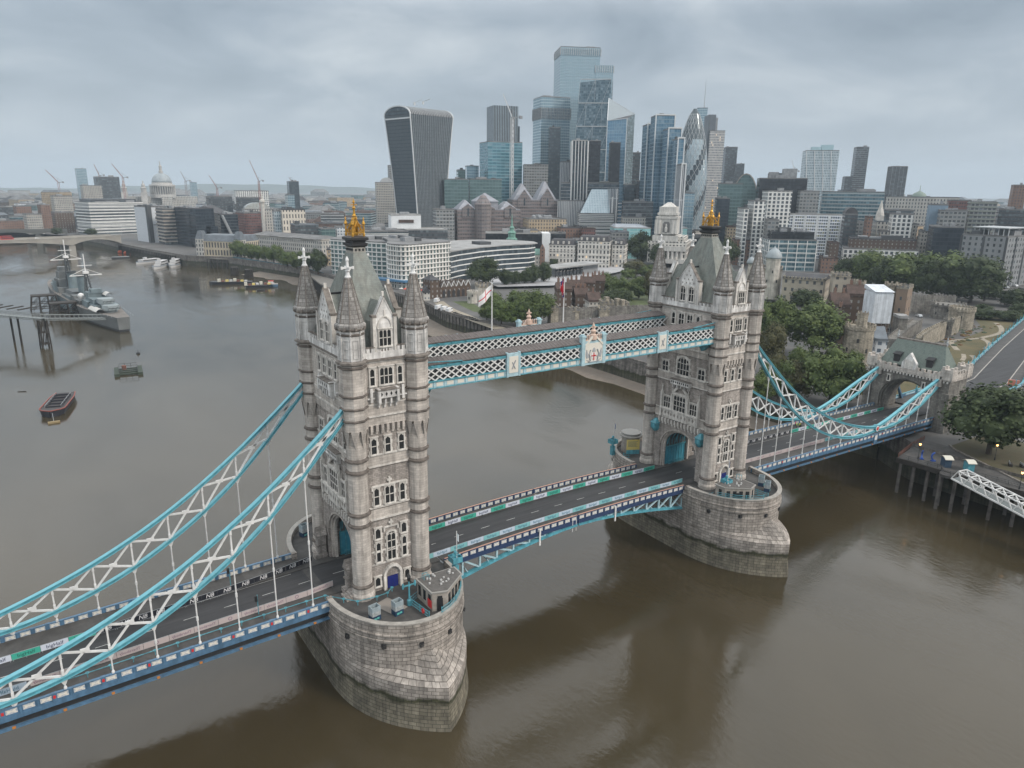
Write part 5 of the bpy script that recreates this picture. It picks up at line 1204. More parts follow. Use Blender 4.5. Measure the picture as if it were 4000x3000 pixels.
# classical colonnade building behind the trees, and the arcaded market
def classical(label, pts, h, wings=True):
    a, b, dpt = pts; e = Vector((b[0]-a[0], b[1]-a[1])); L_ = e.length; az = math.atan2(e.y, e.x); c = ((a[0]+b[0])/2, (a[1]+b[1])/2)
    root = thing('classical_building', label, 'building', (c[0], c[1], 10), az)
    mb = MB(); mb.prism([(-L_/2, 0), (L_/2, 0), (L_/2, dpt), (-L_/2, dpt)], 0, h, top=False); mb.build('facade', F['classical'], root)
    rf = MB(); rf.prism([(-L_/2-.5, -.5), (L_/2+.5, -.5), (L_/2+.5, dpt+.5), (-L_/2-.5, dpt+.5)], h, h+.9); rf.k = 1; rf.prism([(-L_/2+1, 1), (L_/2-1, 1), (L_/2-1, dpt-1), (-L_/2+1, dpt-1)], h+.9, h+4, P1=[(-L_/2+6, dpt/2), (L_/2-6, dpt/2), (L_/2-6, dpt/2+.3), (-L_/2+6, dpt/2+.3)])
    rf.build('roof', [BANDC, ROOFG], root)
    for s in (-.33, 0, .33):
        p = MB(); p.prism([(L_*s-12, -3), (L_*s+12, -3), (L_*s+12, 0), (L_*s-12, 0)], h-2, h+1.2); p.prism([(L_*s-12, -3), (L_*s+12, -3), (L_*s+12, 0), (L_*s-12, 0)], 0, 4)
        for i in range(7): p.lathe([(.7, 4), (.6, h-2)], 8, L_*s-10.5+i*3.5, -2.2)
        p.build('colonnade', mat('portland_pale', (.52, .50, .46), .8, noise=(.3, .2)), root)
    take(root, L_*.3); return root
classical('long classical customs building with three colonnades behind the riverside trees', ((134, 725), (172, 612), -28), 17) if False else classical('long classical customs building with three colonnades behind the riverside trees', ((172, 612), (134, 725), -28), 17)
def market():
    a, b = Vector((98, 664)), Vector((72, 690)); a = Vector((104, 652)); b = Vector((70, 692)); e = b-a; L_ = e.length; az = math.atan2(e.y, e.x); c = (a+b)/2
    root = thing('arcaded_market', 'ornate yellow stone market hall with arcade and mansard roof on the quay', 'building', (c.x, c.y, 10), az)
    h = 15; mb = MB(); mb.prism([(-L_/2, 0), (-L_/2, -30), (L_/2, -30), (L_/2, 0)], 0, h, top=False) ; mb.build('facade', facade('market_stone', (.46, .40, .30), (.045, .045, .05), 3.4, 7.5, .5, .7, .3, .1), root)
    rf = MB(); rf.loft([[(-L_/2, .3, h), (L_/2, .3, h), (L_/2, -30, h), (-L_/2, -30, h)], [(-L_/2+2, -3, h+6), (L_/2-2, -3, h+6), (L_/2-2, -27, h+6), (-L_/2+2, -27, h+6)]], True, False, True); rf.build('roof', ROOFS, root)
    for s in (-1, 1):
        p = MB(); p.box(s*(L_/2-4), 1-4, 0, 8.5, 9, h+2); p.k = 1; p.prism([(s*(L_/2-4)+x, -3+y) for x, y in ((-4.4, -4.6), (4.4, -4.6), (4.4, 4.6), (-4.4, 4.6))], h+2, h+10, P1=[(s*(L_/2-4)+x*.5, -3+y*.5) for x, y in ((-4.4, -4.6), (4.4, -4.6), (4.4, 4.6), (-4.4, 4.6))]); p.build('pavilion', [F['classical'], ROOFS], root)
    take(root, 30)
market()
# great domed cathedral
def cathedral():
    d0 = 1950; c = DP(zx('H', 1170), d0); az = math.atan2(ray(640, 735).y, ray(640, 735).x)-PI/2; s = .5425*d0/2821*1.04; Z = lambda y: ZP(640, zy('H', y), d0)-12
    root = thing('cathedral', 'great cathedral with a lead dome and lantern on the left skyline', 'cathedral', (c.x, c.y, 12), az); st = mat('cathedral_stone', (.42, .41, .39), .8, noise=(.05, .3))
    mb = MB(); mb.box(-10*s/1, 10, 0, 400*s, 40, Z(400)); mb.box(20*s, -20, 0, 60*s, 60, Z(400)); mb.build('nave', [F['classical']], root)
    R = 56*s; zb, zd, zt = Z(385), Z(300), Z(232)
    d = MB(); d.lathe([(R*1.28, zb-8), (R*1.28, zb)], 32); d.k = 1; d.lathe([(R*1.02, zb), (R*1.02, Z(318))], 32); d.k = 0; d.lathe([(R*1.3, Z(328)), (R*1.3, Z(316)), (R*1.02, Z(314))], 32)
    for i in range(32): a = 2*PI*i/32; d.lathe([(1.2, zb), (1.1, Z(326))], 6, R*1.22*math.cos(a), R*1.22*math.sin(a))
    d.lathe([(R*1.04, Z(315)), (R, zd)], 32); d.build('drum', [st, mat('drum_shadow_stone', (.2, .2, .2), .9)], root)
    o = MB(); o.sm = True; o.lathe([(R*math.cos(PI/2*k/9), zd+(zt-zd)*math.sin(PI/2*k/9)) for k in range(9)]+[(R*.16, zt)], 32); o.build('dome', mat('lead_dome', (.30, .34, .36), .5, noise=(.08, .25)), root)
    l = MB(); l.lathe([(R*.2, zt-2), (R*.22, Z(218)), (R*.14, Z(215)), (R*.14, Z(190)), (R*.18, Z(186)), (R*.05, Z(172)), (.8, Z(160)), (1.4, Z(156)), (.2, Z(146))], 12); l.build('lantern', st, root)
    for x in (965, 1068):
        t = MB(); X = (x-1170)*s; t.box(X, -26, 0, 34*s, 34*s, Z(372)); t.lathe([(15*s, Z(372)), (15*s, Z(345)), (18*s, Z(342)), (10*s, Z(335)), (10*s, Z(318)), (4*s, Z(308)), (1, Z(290))], 10, X, -26); t.build('bell_tower', st, root)
    take(root, 110)
cathedral()
c = DP(zx('H', 1880), 985); mo = thing('monument_column', 'tall fluted stone column with a gilt urn above the red brick block', 'column', (c.x, c.y, 10)); H = ZP(1020, zy('H', 378), 985)-10
mb = MB(); mb.box(0, 0, 0, 7, 7, 11); mb.lathe([(2.6, 11), (2.3, H*.8), (3.4, H*.82), (3.4, H*.86), (1.6, H*.88), (1.6, H*.93), (1.0, H*.95), (.4, H)], 16); mb.build('shaft', mat('portland_pale'), mo); take(mo, 5)
for z, xl, xr, yt, dd, fm, lb in (('H', 556, 640, 202, 2300, 'sky_glass', 'lone blue-grey tower block on the left horizon'), ('H', 680, 868, 262, 1750, 'dark_office', 'big dark office slab left of the cathedral'), ('H', 2066, 2154, 294, 1700, 'dark_glass', 'dark cube tower on the horizon right of the crane'), ('H', 1368, 1420, 300, 2400, 'sky_glass', 'pale distant block right of the cathedral'), ('H', 575, 735, 325, 1560, 'stone_grid', 'pale stone block below the dark slab'), ('H', 1695, 1890, 412, 1320, 'dark_office', 'dark framed block behind the fluted column'), ('H', 1480, 1672, 405, 1350, 'dark_office', 'dark truss-fronted block left of the fluted column'), ('H', 1680, 1935, 362, 1650, 'white_grid', 'white open-framed building under construction on the left skyline'), ('H', 2050, 2120, 392, 1330, 'sky_glass', 'pale blue glass block beyond the cream building'), ('H', 265, 360, 465, 1380, 'brick_plain', 'brown brick tower block above the railway bridge'), ('H', 90, 225, 475, 1400, 'brick_plain', 'brown brick block by the left edge'), ('H', 365, 530, 520, 1270, 'brown_brick', 'dark brick warehouse left of the stepped banded office'), ('H', 160, 300, 532, 1250, 'stone_grid', 'pale old warehouse by the railway bridge'), ('H', 360, 520, 400, 1500, 'stone_grid', 'light stone offices behind the brick warehouse')):
    tower('office_block', lb, 'office', z, xl, xr, yt, dd, 35, fm, 8, plant=1)
r = MB(); c = DP(0, 2600); rt_ = thing('glass_spire', 'tapering glass spire cut by the left edge of the picture', 'skyscraper', (c.x-60, c.y, 10)); r.prism([(-70, -70), (70, -70), (70, 70), (-70, 70)], 0, ZP(0, zy('H', 130), 2600)+60, P1=[(-2, -2), (2, -2), (2, 2), (-2, 2)]); r.build('facade', F['sky_glass'], rt_)
# glazed barrel market roof
r, w_, h = tower('market_hall', 'hall with a long glazed domed roof left of the fluted column', 'building', 'H', 1740, 1960, 496, 1130, 30, 'classical', 6, plant=0)
mb = MB(); A = [(w_*.46*math.cos(PI*i/12), h+.5+9*math.sin(PI*i/12)) for i in range(13)]; mb.ext([(x, -10, z) for x, z in A], (0, 20, 0)); mb.build('glazed_roof', GB('barrel_glass', (.35, .36, .34), 2, 2, .85, .85, (.5, .5, .47), .1), r)
# ------------------------------------------------------------------ right part
r, w_, h = tower('office_tower', 'pale tilted tower with white diagonal bracing on the right skyline', 'skyscraper', 'J', 650, 905, 158, 1300, 45, 'lattice_glass', 8, plant=0)
mb = MB(); mb.box(-w_*.16, 0, h, 14, 14, 7); mb.box(w_*.18, 0, h, 18, 14, 10); mb.build('plant_room', PALEB, r); mb = MB()
for k in range(4):
    x0 = -w_/2+w_*k/4; mb.bar((x0, -22.8, h), (x0+w_*.2, -22.8, h*.3), .9, .6, (0, 1, 0)); mb.bar((x0+w_*.2, -22.8, h*.3), (x0+w_*.1, -22.8, 0), .9, .6, (0, 1, 0))
mb.build('bracing', WHITE, r)
r, w_, h = tower('apartment_tower', 'tall stepped dark apartment tower right of the braced tower', 'skyscraper', 'J', 1000, 1106, 134, 1500, 30, 'dark_office', 10, plant=1, bands=(3.6, PLANT, .3, .5)); MB().box(-w_*.78, 0, 0, w_*.75, 28, h*.66).build('wing', F['dark_office'], r); MB().box(-w_*1.25, 0, 0, w_*.4, 26, h*.5).build('wing', F['dark_office'], r)
r, w_, h = tower('apartment_tower', 'grey apartment tower with vertical ribs standing alone on the right', 'skyscraper', 'J', 1250, 1388, 268, 1400, 30, 'dark_office', 14, plant=1, fins=(5, PLANT)); MB().box(-w_*.55, 0, 0, w_*.3, 28, h*.62).build('wing', F['dark_office'], r)
tower('apartment_tower', 'brown tower block at the right edge of the skyline', 'skyscraper', 'J', 2118, 2230, 398, 1100, 35, 'brick_plain', 5, plant=1)
r, w_, h = tower('office_block', 'large black office block with bright rooftop housings right of the arch', 'office', 'J', 350, 710, 352, 900, 50, 'black_glass', 5, plant=4, hh=9)
def arch_house():
    d0 = 960; a, b = DP(zx('J', 185), d0), DP(zx('J', 380), d0); c = DP(zx('J', 300), d0+15); az = math.atan2(ray(2920, 735).y, ray(2920, 735).x)-PI/2; root = thing('arched_office', 'glass office with a great curved vaulted end', 'office', (c.x, c.y, 10), az)
    H = ZP(2920, zy('J', 316), d0)-10; R = (a-b).length/2; A = [(-R*1.1, 0), (-R*1.1, H*.55)]+[(-R*.15+R*.95*math.cos(PI-PI*k/12), H*.55+H*.45*math.sin(PI*k/12)) for k in range(13)]+[(R*.85, 0)]
    MB().ext([(x, -16, z) for x, z in A], (0, 40, 0)).build('facade', F['green_glass'], root); e = MB(); e.path([(x, -16.2, z) for x, z in A[1:]], 1.2, 1.6, (0, 1, 0)); e.build('arch_rim', BANDC, root); take(root, 30)
arch_house()
tower('office_block', 'curved-roof silver glass block left of the arch', 'office', 'J', 92, 268, 388, 900, 30, 'green_glass', 4, plant=1)
for xl, xr, yt, dd, lb in ((400, 612, 440, 790, 'white stone gridded office block, taller rear one of the pair'), (300, 428, 508, 740, 'white stone gridded office block, lower front one of the pair'), (236, 304, 560, 735, 'narrow white ribbed wing left of the gridded pair')):
    r, w_, h = tower('office_block', lb, 'office', 'J', xl, xr, yt, dd, 26, 'white_grid', 14, plant=1)
r, w_, h = tower('office_block', 'bright white slab with blue and yellow window grid', 'apartment block', 'J', 525, 952, 602, 850, 20, 'bright_flats', 6, plant=1, roofm=ROOFL)
mb = MB()
for k in range(6): mb.box(-w_/2+w_*k/5, -10.15, 0, 2.2, .4, h)
mb.build('white_piers', F['white_plain'], r)
r, w_, h = tower('office_block', 'black and white framed office with a dark setback top storey', 'office', 'J', 392, 782, 780, 700, 35, 'teal_ribbon', 12, plant=0, bands=(8.2, BANDW, .4, .6)); facadefins(r, [(-w_/2, -17.5), (w_/2, -17.5), (w_/2, 17.5), (-w_/2, 17.5)], 0, h, 8, BANDW, .7, .5); MB().box(0, 1, h, w_*.9, 30, 7.5).build('top_storey', F['black_glass'], r); plantrooms(r, w_*.8, 28, h+7.5, 3, random.Random(4))
tower('office_block', 'grey stone block with green glazed bays behind the bright white slab', 'office', 'J', 640, 800, 440, 880, 30, 'grey_concrete', 8, plant=2)
tower('office_block', 'long blue glass office with a stepped silver roof on the right', 'office', 'J', 796, 1250, 445, 950, 45, 'teal_ribbon', 4, plant=3, bands=(8, PLANT, .3, .6))
r, w_, h = tower('office_block', 'wide pale stone building with a small green dome on the right skyline', 'office', 'J', 1245, 1765, 482, 1050, 40, 'classical', 4, plant=2); mb = MB(); mb.sm = True; mb.lathe([(9, h), (8.6, h+2), (6.5, h+5), (3, h+7), (.5, h+8), (.3, h+15)], 20, -w_*.04, 0); mb.build('dome', mat('dull_copper', (.17, .22, .19), .6), r)
tower('office_block', 'blue clad tower wing right of the pale stone building', 'office', 'J', 1545, 1690, 535, 800, 25, mat('blue_cladding', (.20, .28, .36), .6, noise=(.1, .2)), 6, plant=1)
tower('office_block', 'slate-blue office block with long window bands on the right', 'office', 'J', 1612, 1822, 575, 780, 25, 'grey_concrete', 6, plant=2)
tower('apartment_block', 'grey-green balcony block on the right', 'apartment block', 'J', 1822, 2030, 518, 800, 25, 'grey_concrete', 6, plant=1, bands=(3.6, mat('green_grey_band', (.26, .28, .25), .8), .9, .9))
tower('office_block', 'dark brown block below the brown tower at the right edge', 'office', 'J', 2020, 2260, 570, 850, 30, 'dark_office', 4, plant=2)
tower('office_block', 'dark red roofed block behind the slate-blue office', 'office', 'J', 1680, 1850, 505, 900, 30, 'brick_red', 4, plant=1)
tower('office_block', 'blue-black glass block in front of the balcony block', 'office', 'J', 1545, 1800, 690, 740, 35, 'navy_glass', 8, plant=2)
r, w_, h = tower('office_block', 'big grey concrete office with punched square windows at the right edge', 'office', 'J', 1772, 2300, 755, 665, 45, 'grey_block', -24, plant=3, hh=5); facadefins(r, [(-w_/2, -22.5), (w_/2, -22.5), (w_/2, 22.5), (-w_/2, 22.5)], 0, h, 13.2, PLANTD, .5, 1.6); mb = MB(); mb.box(0, 0, h+6, w_*.8, 30, .7); [mb.box(-w_*.38+w_*.76*i/7, -13, h, .6, .6, 6) for i in range(8)]; mb.build('roof_pergola', BANDG, r)
tower('office_block', 'wide white-framed block with a brown top floor behind the big trees', 'office', 'J', 935, 1480, 845, 735, 30, 'white_grid', 5, plant=0)
tower('office_block', 'brown brick upper block above the white-framed one', 'office', 'J', 985, 1470, 775, 752, 26, 'brown_brick', 5, roofm=ROOFD, plant=4)
tower('office_block', 'grey stone offices with dark tall windows left of the slate mansard', 'office', 'J', 945, 1105, 652, 830, 30, 'grey_concrete', 8, plant=1)
r, w_, h = tower('office_block', 'dark vaulted hall roof behind the grey stone offices', 'building', 'J', 955, 1065, 600, 800, 30, 'dark_office', 5, plant=0); mb = MB(); A = [(w_*.5*math.cos(PI*i/10), h+7*math.sin(PI*i/10)) for i in range(11)]; mb.ext([(x, -15, z) for x, z in A], (0, 30, 0)); mb.build('vault_roof', ROOFD, r)
r, w_, h = tower('church', 'pale church with a thin stone spire on the right', 'church', 'J', 1165, 1290, 650, 830, 25, 'classical', 10, roofm=ROOFS, plant=0); zt = ZP(3430, zy('J', 498), 830)-10; mb = MB(); mb.box(-w_*.2, 0, 0, 7, 7, h+6); mb.lathe([(4, h+6), (3.4, h+9), (2.4, h+12), (.2, zt)], 8, -w_*.2, 0); mb.build('spire', mat('portland_pale'), r)
for xl, xr, yt, dd, fm, lb in ((1195, 1420, 720, 800, 'classical', 'slate mansard block behind the brown brick upper block'), (1280, 1450, 600, 800, 'white_grid', 'white arcaded block below the pale stone building'), (1360, 1480, 668, 810, 'stone_grid', 'small pale roof pavilion on the right'), (1110, 1170, 620, 780, 'brick_plain', 'red brick gable block beside the thin spire'), (1240, 1450, 572, 860, 'dark_office', 'dark green flat block under the pale stone building'), (418, 520, 640, 720, 'grey_concrete', 'small grey block before the gridded pair'), (140, 420, 690, 820, 'yellow_brick', 'beige brick terrace behind the farther bridge tower'), (190, 390, 780, 740, 'brick_plain', 'red brick row with pale bands behind the spires'), (845, 935, 800, 720, 'brown_brick', 'brown brick house between the framed office and the white block'), (790, 930, 905, 700, 'brick_plain', 'low brick shed row before the brown brick house'), (1480, 1560, 720, 790, 'stone_grid', 'narrow stone block left of the blue-black glass')):
    tower('office_block', lb, 'building', 'J', xl, xr, yt, dd, 24, fm, 7, plant=1, roofm=ROOFB if 'brick' in fm else None)
# domed-tower palace
def palace():
    c = G(zx('L', 2020), zy('L', 575), 14); d0 = (c-CAM).xy.length; az = math.atan2(ray(2605, 735).y, ray(2605, 735).x)-PI/2-.12; s = .47468*d0/2821*1.03; Z = lambda y: ZP(2600, zy('L', y), d0+10)-14
    root = thing('palace', 'white stone palace with a tall stepped tower and columns before the teal roofs', 'building', (c.x, c.y, 14), az); ps = mat('palace_stone', (.56, .545, .51), .8, noise=(.15, .2), streak=.2)
    b = MB(); b.box(-5*s, 14, 0, 290*s, 50, Z(395)); b.box(-5*s, 14, Z(395), 240*s, 40, 4); b.build('facade', [F['bank_stone']], root)
    c_ = MB(); c_.box(10*s, -13, Z(470), 250*s, 3, Z(430)-Z(470)); c_.box(10*s, -13, 0, 250*s, 5, 4)
    for i in range(7): c_.lathe([(1.5, 4), (1.3, Z(470))], 10, (-90+i*33)*s, -13)
    c_.build('colonnade', [ps], root)
    t = MB(); t.box(-22*s, 6, Z(395)-1, 190*s, 34, Z(340)-Z(395)); t.box(-22*s, 6, Z(340), 150*s, 28, Z(215)-Z(340)); t.box(-22*s, 6, Z(215), 165*s, 30, 2)
    for sx in (-1, 1):
        for k in (0, 1): t.lathe([(2, Z(335)), (1.8, Z(222))], 8, (-22+sx*(52+k*20))*s, -8.5)
    t.box(-22*s, 6, Z(205), 125*s, 22, Z(120)-Z(205)); t.box(-22*s, 6, Z(185), 145*s, 25, 2); t.box(-22*s, 6, Z(150), 110*s, 21, 2); t.prism([(-22*s-50*s, -4), (-22*s+50*s, -4), (-22*s+50*s, 16), (-22*s-50*s, 16)], Z(120), Z(84), P1=[(-22*s-12*s, 3), (-22*s+12*s, 3), (-22*s+12*s, 9), (-22*s-12*s, 9)])
    t.k = 1; t.ext([(-22*s-3.2, -8.1, Z(325)), (-22*s+3.2, -8.1, Z(325)), (-22*s+3.2, -8.1, Z(255)), (-22*s+2, -8.1, Z(238)), (-22*s-2, -8.1, Z(238)), (-22*s-3.2, -8.1, Z(255))], (0, .1, 0))
    t.k = 0; t.lathe([(1.2, Z(320)), (1.4, Z(290)), (.8, Z(275)), (1.0, Z(265)), (.3, Z(255))], 8, -22*s, -8.6); t.build('tower', [ps, mat('niche_stone', (.17, .165, .16), .9)], root)
    for sx in (-1, 1): f = MB(); f.tube((sx*100*s, -5, Z(395)), (sx*100*s, -5, Z(290)), .2, 5); f.build('flagpole', WHITE, root)
    take(root, 45)
palace()
for xl, xr, yt, dd, lb in ((1535, 1880, 262, 770, 'teal glass roofed office left of the palace tower'), (2050, 2180, 262, 790, 'teal glass roofed office right of the palace tower')):
    r, w_, h = tower('office_block', lb, 'office', 'L', xl, xr, yt+40, dd, 40, facade('turquoise_glass', (.30, .50, .50), (.22, .48, .50), 4, 4, .9, .7, .2, .4, (.45, .65, .65)), 8, roofm=ROOFL, plant=1)
    MB().prism([(-w_/2, -20), (w_/2, -20), (w_/2, 20), (-w_/2, 20)], h+.3, h+3.5, P1=[(-w_/2+3, -4), (w_/2-8, -4), (w_/2-8, 14), (-w_/2+3, 14)]).build('sloping_roof', mat('zinc_roof', (.34, .37, .41), .5, noise=(.1, .2)), r)
tower('office_block', 'small stone block with a long window row left of the palace', 'office', 'L', 1632, 1840, 212, 820, 25, 'stone_grid', 6, plant=1)
tower('office_block', 'grey slate roofed block between the bank terrace and the palace', 'office', 'L', 1540, 1700, 335, 725, 25, 'grey_concrete', 6, roofm=ROOFS, plant=2)
# white bank terrace facing the plaza
for xl, xr, yt, dd, lb in ((1042, 1282, 440, 665, 'white stone bank with mansard and round arches, left end of the terrace'), (1280, 1566, 412, 660, 'white stone bank with tall arcade in the middle of the terrace'), (1562, 1690, 440, 668, 'narrow white stone bank at the right end of the terrace')):
    r, w_, h = tower('bank_building', lb, 'building', 'L', xl, xr, yt, dd, 22, 'bank_stone', -7, roofm=ROOFD, plant=2)
    mb = MB(); mb.prism([(-w_/2+.5, -10.5), (w_/2-.5, -10.5), (w_/2-.5, 10.5), (-w_/2+.5, 10.5)], h, h+5, P1=[(-w_/2+2, -8), (w_/2-2, -8), (w_/2-2, 8), (-w_/2+2, 8)]); mb.k = 1
    for i in range(int(w_/5)): mb.box(-w_/2+3+i*5, -9.6, h+1, 1.6, 1.6, 2.6)
    mb.build('mansard', [ROOFD, mat('portland_pale')], r); outline_bands(r, [(-w_/2, -11), (w_/2, -11), (w_/2, 11), (-w_/2, 11)], h, h/4, mat('portland_pale'), .5, .7, nm='cornice')
r, w_, h = tower('church_hall', 'low church hall with green copper roof and a brick gable beside the curved office', 'church', 'L', 838, 1000, 520, 660, 22, 'stone_grid', 0, roofm=COPPER, plant=0); mb = MB(); mb.ext([(-w_/2, -11, h), (-w_/2, 11, h), (-w_/2, 0, h+5)], (w_*.8, 0, 0)); mb.build('pitched_roof', COPPER, r); mb = MB(); mb.ext([(w_*.3, -11.5, 0), (w_*.55, -11.5, 0), (w_*.55, -11.5, h+5), (w_*.42, -11.5, h+9), (w_*.3, -11.5, h+5)], (0, 20, 0)); mb.build('brick_gable', F['brick_plain'], r)
# ticket pavilion on the plaza
def pavilion():
    a, b = G(zx('L', 1075), zy('L', 705), 12), G(zx('L', 1470), zy('L', 655), 12); e = (b-a).xy; L_ = e.length; az = math.atan2(e.y, e.x); c = (a+b)/2
    root = thing('ticket_pavilion', 'long low flat-roofed pavilion on the paved plaza', 'pavilion', (c.x, c.y, 11.9), az); MB().box(L_*.12, 9, 0, L_*.7, 14, 7).build('facade', mat('pavilion_cladding', (.26, .27, .28), .6), root); MB().box(0, 7, 7, L_, 20, 1.0).build('roof', ROOFL, root)
    for i in range(8): mb = MB(); mb.box(-L_*.42+i*4.6, .5, 0, 3.0, .5, 6.2); mb.build('glazed_bay', F['black_glass'], root)
    take(root, 20)
pavilion()
MB().add([(x, y, 11.9) for x, y in ((196, 322), (235, 308), (300, 335), (385, 372), (392, 400), (300, 432), (205, 362))], [tuple(range(7))]).build('plaza', mat('plaza_paving', (.36, .36, .37), .8, noise=(.1, .2)), kind='structure')

# ------------------------------------------------------------------ tower cranes
def crane(label, z, x, yb, yt, dist, jx, jy, m, th=.62):
    px = zx(z, x); c = DP(px, dist); root = thing('tower_crane', label, 'crane', (c.x, c.y, 10), 0, 'construction cranes'); z0 = max(4, ZP(px, zy(z, yb), dist)-10); z1 = ZP(px, zy(z, yt), dist)-10
    k = dist/1000.0; rgt = Vector((RT.x, RT.y, 0)).normalized(); s = ZN[z][2]*dist/2821*1.03
    j = rgt*(jx-x)*s+Vector((0, 0, ZP(px, zy(z, jy), dist)-10))
    mb = MB(); w_ = 1.3*th*k; k *= th
    for dx, dy in ((-w_, -w_), (w_, -w_), (w_, w_), (-w_, w_)): mb.bar((dx, dy, 0), (dx, dy, z1), .5*k, .5*k)
    n = int(z1/(5*k))
    for i in range(n):
        sg = 1 if i % 2 else -1; mb.bar((-w_*sg, -w_, z1*i/n), (w_*sg, -w_, z1*(i+1)/n), .3*k, .3*k, (0, 1, 0)); mb.bar((w_, -w_*sg, z1*i/n), (w_, w_*sg, z1*(i+1)/n), .3*k, .3*k, (1, 0, 0))
    mb.build('mast', m, root)
    mb = MB(); a = Vector((0, 0, z1)); L_ = (j-a).length
    mb.bar(a, j, .7*k, .7*k); up = Vector((0, 0, 1.6*k)); mid = a+(j-a)*.5
    mb.bar(a+up, mid+up*.8, .35*k, .35*k); mb.bar(mid+up*.8, j, .35*k, .35*k)
    for i in range(10): p = a+(j-a)*i/10; q = a+(j-a)*(i+.5)/10+up*.8; mb.bar(p, q, .25*k, .25*k)
    mb.build('jib', m, root)
    mb = MB(); b = a-(rgt*math.copysign(1, jx-x))*9*k+Vector((0, 0, 1*k)); mb.bar(a, b, .9*k, .9*k); mb.box(b.x, b.y, b.z-2*k, 3*k, 2*k, 3*k); t = a+Vector((0, 0, 8*k)); mb.bar(a, t, .5*k, .5*k); mb.bar(t, b, .25*k, .25*k); mb.bar(t, a+(j-a)*.6, .2*k, .2*k); mb.box(rgt.x*1.5*k, rgt.y*1.5*k, z1-1.5*k, 2*k, 2*k, 2.4*k); mb.build('counter_jib', PLANT, root)
CRW = mat('crane_white', (.56, .57, .58), .5); CRR = mat('crane_red', (.27, .13, .12), .5); CRG = mat('crane_grey', (.27, .25, .26), .5)
crane('white tower crane with raised jib in front of the teal tower', 'I', 866, 900, 490, 960, 815, 345, CRW, 1.25)
crane('red tower crane rising behind the fluted column', 'H', 1866, 400, 290, 1100, 1818, 142, CRR)
crane('red tower crane over the dark slab, left one', 'H', 726, 300, 250, 1800, 704, 170, CRR); crane('red tower crane over the dark slab, right one', 'H', 893, 320, 265, 1700, 838, 166, CRR)
crane('leaning red crane near the left edge of the skyline', 'H', 425, 340, 300, 2000, 362, 210, CRR); crane('faint grey crane right of the cathedral, nearer its dome', 'H', 1340, 360, 290, 2200, 1316, 220, CRG); crane('pinkish crane right of the cathedral by the dark truss block', 'H', 1562, 400, 340, 1600, 1520, 250, CRR); crane('thin crane above the dark cube tower', 'H', 2100, 300, 290, 1750, 2086, 262, CRG); crane('thin crane left of the braced right-hand tower', 'J', 612, 400, 300, 1150, 590, 218, CRW)

# ------------------------------------------------------------------ small blocks filling the city
def in_poly(x, y, P):
    c = False
    for i in range(len(P)):
        (x0, y0), (x1, y1) = P[i-1], P[i]
        if (y0 > y) != (y1 > y) and x < (x1-x0)*(y-y0)/(y1-y0)+x0: c = not c
    return c
LAND = [(x+14 if i < 24 else x, y+14 if i >= 24 else y) for i, (x, y) in enumerate(BANK)]+[(-9000, 9000), (9000, 12000), (14000, -1400)]
KEEP = [[(-60, 880), (20, 860), (130, 560), (215, 560), (110, 1130), (-40, 1180)], [(100, -60), (240, -60), (620, 160), (470, 320), (330, 400), (200, 345), (100, 330)], [(205, 350), (262, 330), (350, 370), (375, 405), (300, 436), (240, 405)]]
CARPET = [('stone_grid', 'pale stone'), ('grey_concrete', 'grey'), ('brick_plain', 'brick'), ('white_small', 'white'), ('dark_office', 'dark'), ('classical', 'old stone'), ('yellow_brick', 'yellow brick'), ('band_office', 'banded'), ('brown_brick', 'brown'), ('green_glass', 'green glass'), ('teal_ribbon', 'blue glass')]
CROOF = [(ROOFG, 'flat grey roof'), (ROOFD, 'dark roof'), (ROOFL, 'pale roof'), (ROOFB, 'tiled roof'), (ROOFS, 'slate roof')]
rr = random.Random(21); CITY = []
LM = [(o.location.copy(), o['label'], o.name) for o in sc.objects if o.parent is None and o.get('category') in ('skyscraper', 'cathedral', 'column', 'church')]
d = 560.0
while d < 4200:
    st = 30+d*.022; n = int(1.5*d/st)
    for i in range(n):
        px = -150+4300*(i+rr.random()*.7)/n; dd = d+rr.uniform(-.4, .4)*st; p = DP(px, dd)
        if not in_poly(p.x, p.y, LAND) or any(in_poly(p.x, p.y, k) for k in KEEP): continue
        w_, dp, h = rr.uniform(.5, 1.05)*st*.86, rr.uniform(.5, 1.0)*st*.8, rr.choice([12, 14, 16, 18, 20, 22, 24, 26, 30])*rr.uniform(.85, 1.2)
        if d > 1500 and rr.random() < .06: h *= 1.9
        R = math.hypot(w_, dp)/2*.8
        if any((p.x-x)**2+(p.y-y)**2 < (r+R)**2 for x, y, r in TAKEN): continue
        TAKEN.append((p.x, p.y, R*.86)); CITY.append((p, w_, dp, h, rr.choice([.2, .35, -.4, .9, 1.2])+rr.uniform(-.1, .1), dd, px))
    d += st*.95
CITY.sort(key=lambda c: -(c[1]*c[3])/c[5]**2)
SEEN = {}
SHORT = {}
def carpet_mesh(mb, mr, w_, dp, h, kind, rr):
    P = [(-w_/2, -dp/2), (w_/2, -dp/2), (w_/2, dp/2), (-w_/2, dp/2)]
    mb.prism(P, 0, h, top=False, bot=False)
    if kind == 0:
        mr.prism(P, h-.1, h+.4, bot=False)
        for q, t in zip(P, P[1:]+P[:1]): mr.bar((q[0], q[1], h+.7), (t[0], t[1], h+.7), .4, 1.0)
    elif kind == 1: mr.prism([(x*1.03, y*1.03) for x, y in P], h-.1, h+min(w_, dp)*.3, P1=[(x*.55 if w_ > dp else x*.05, y*.05 if w_ > dp else y*.55) for x, y in P])
    else: mr.prism(P, h-.1, h+3.5, P1=[(x*.8, y*.8) for x, y in P])
far_w, far_r = {}, MB()
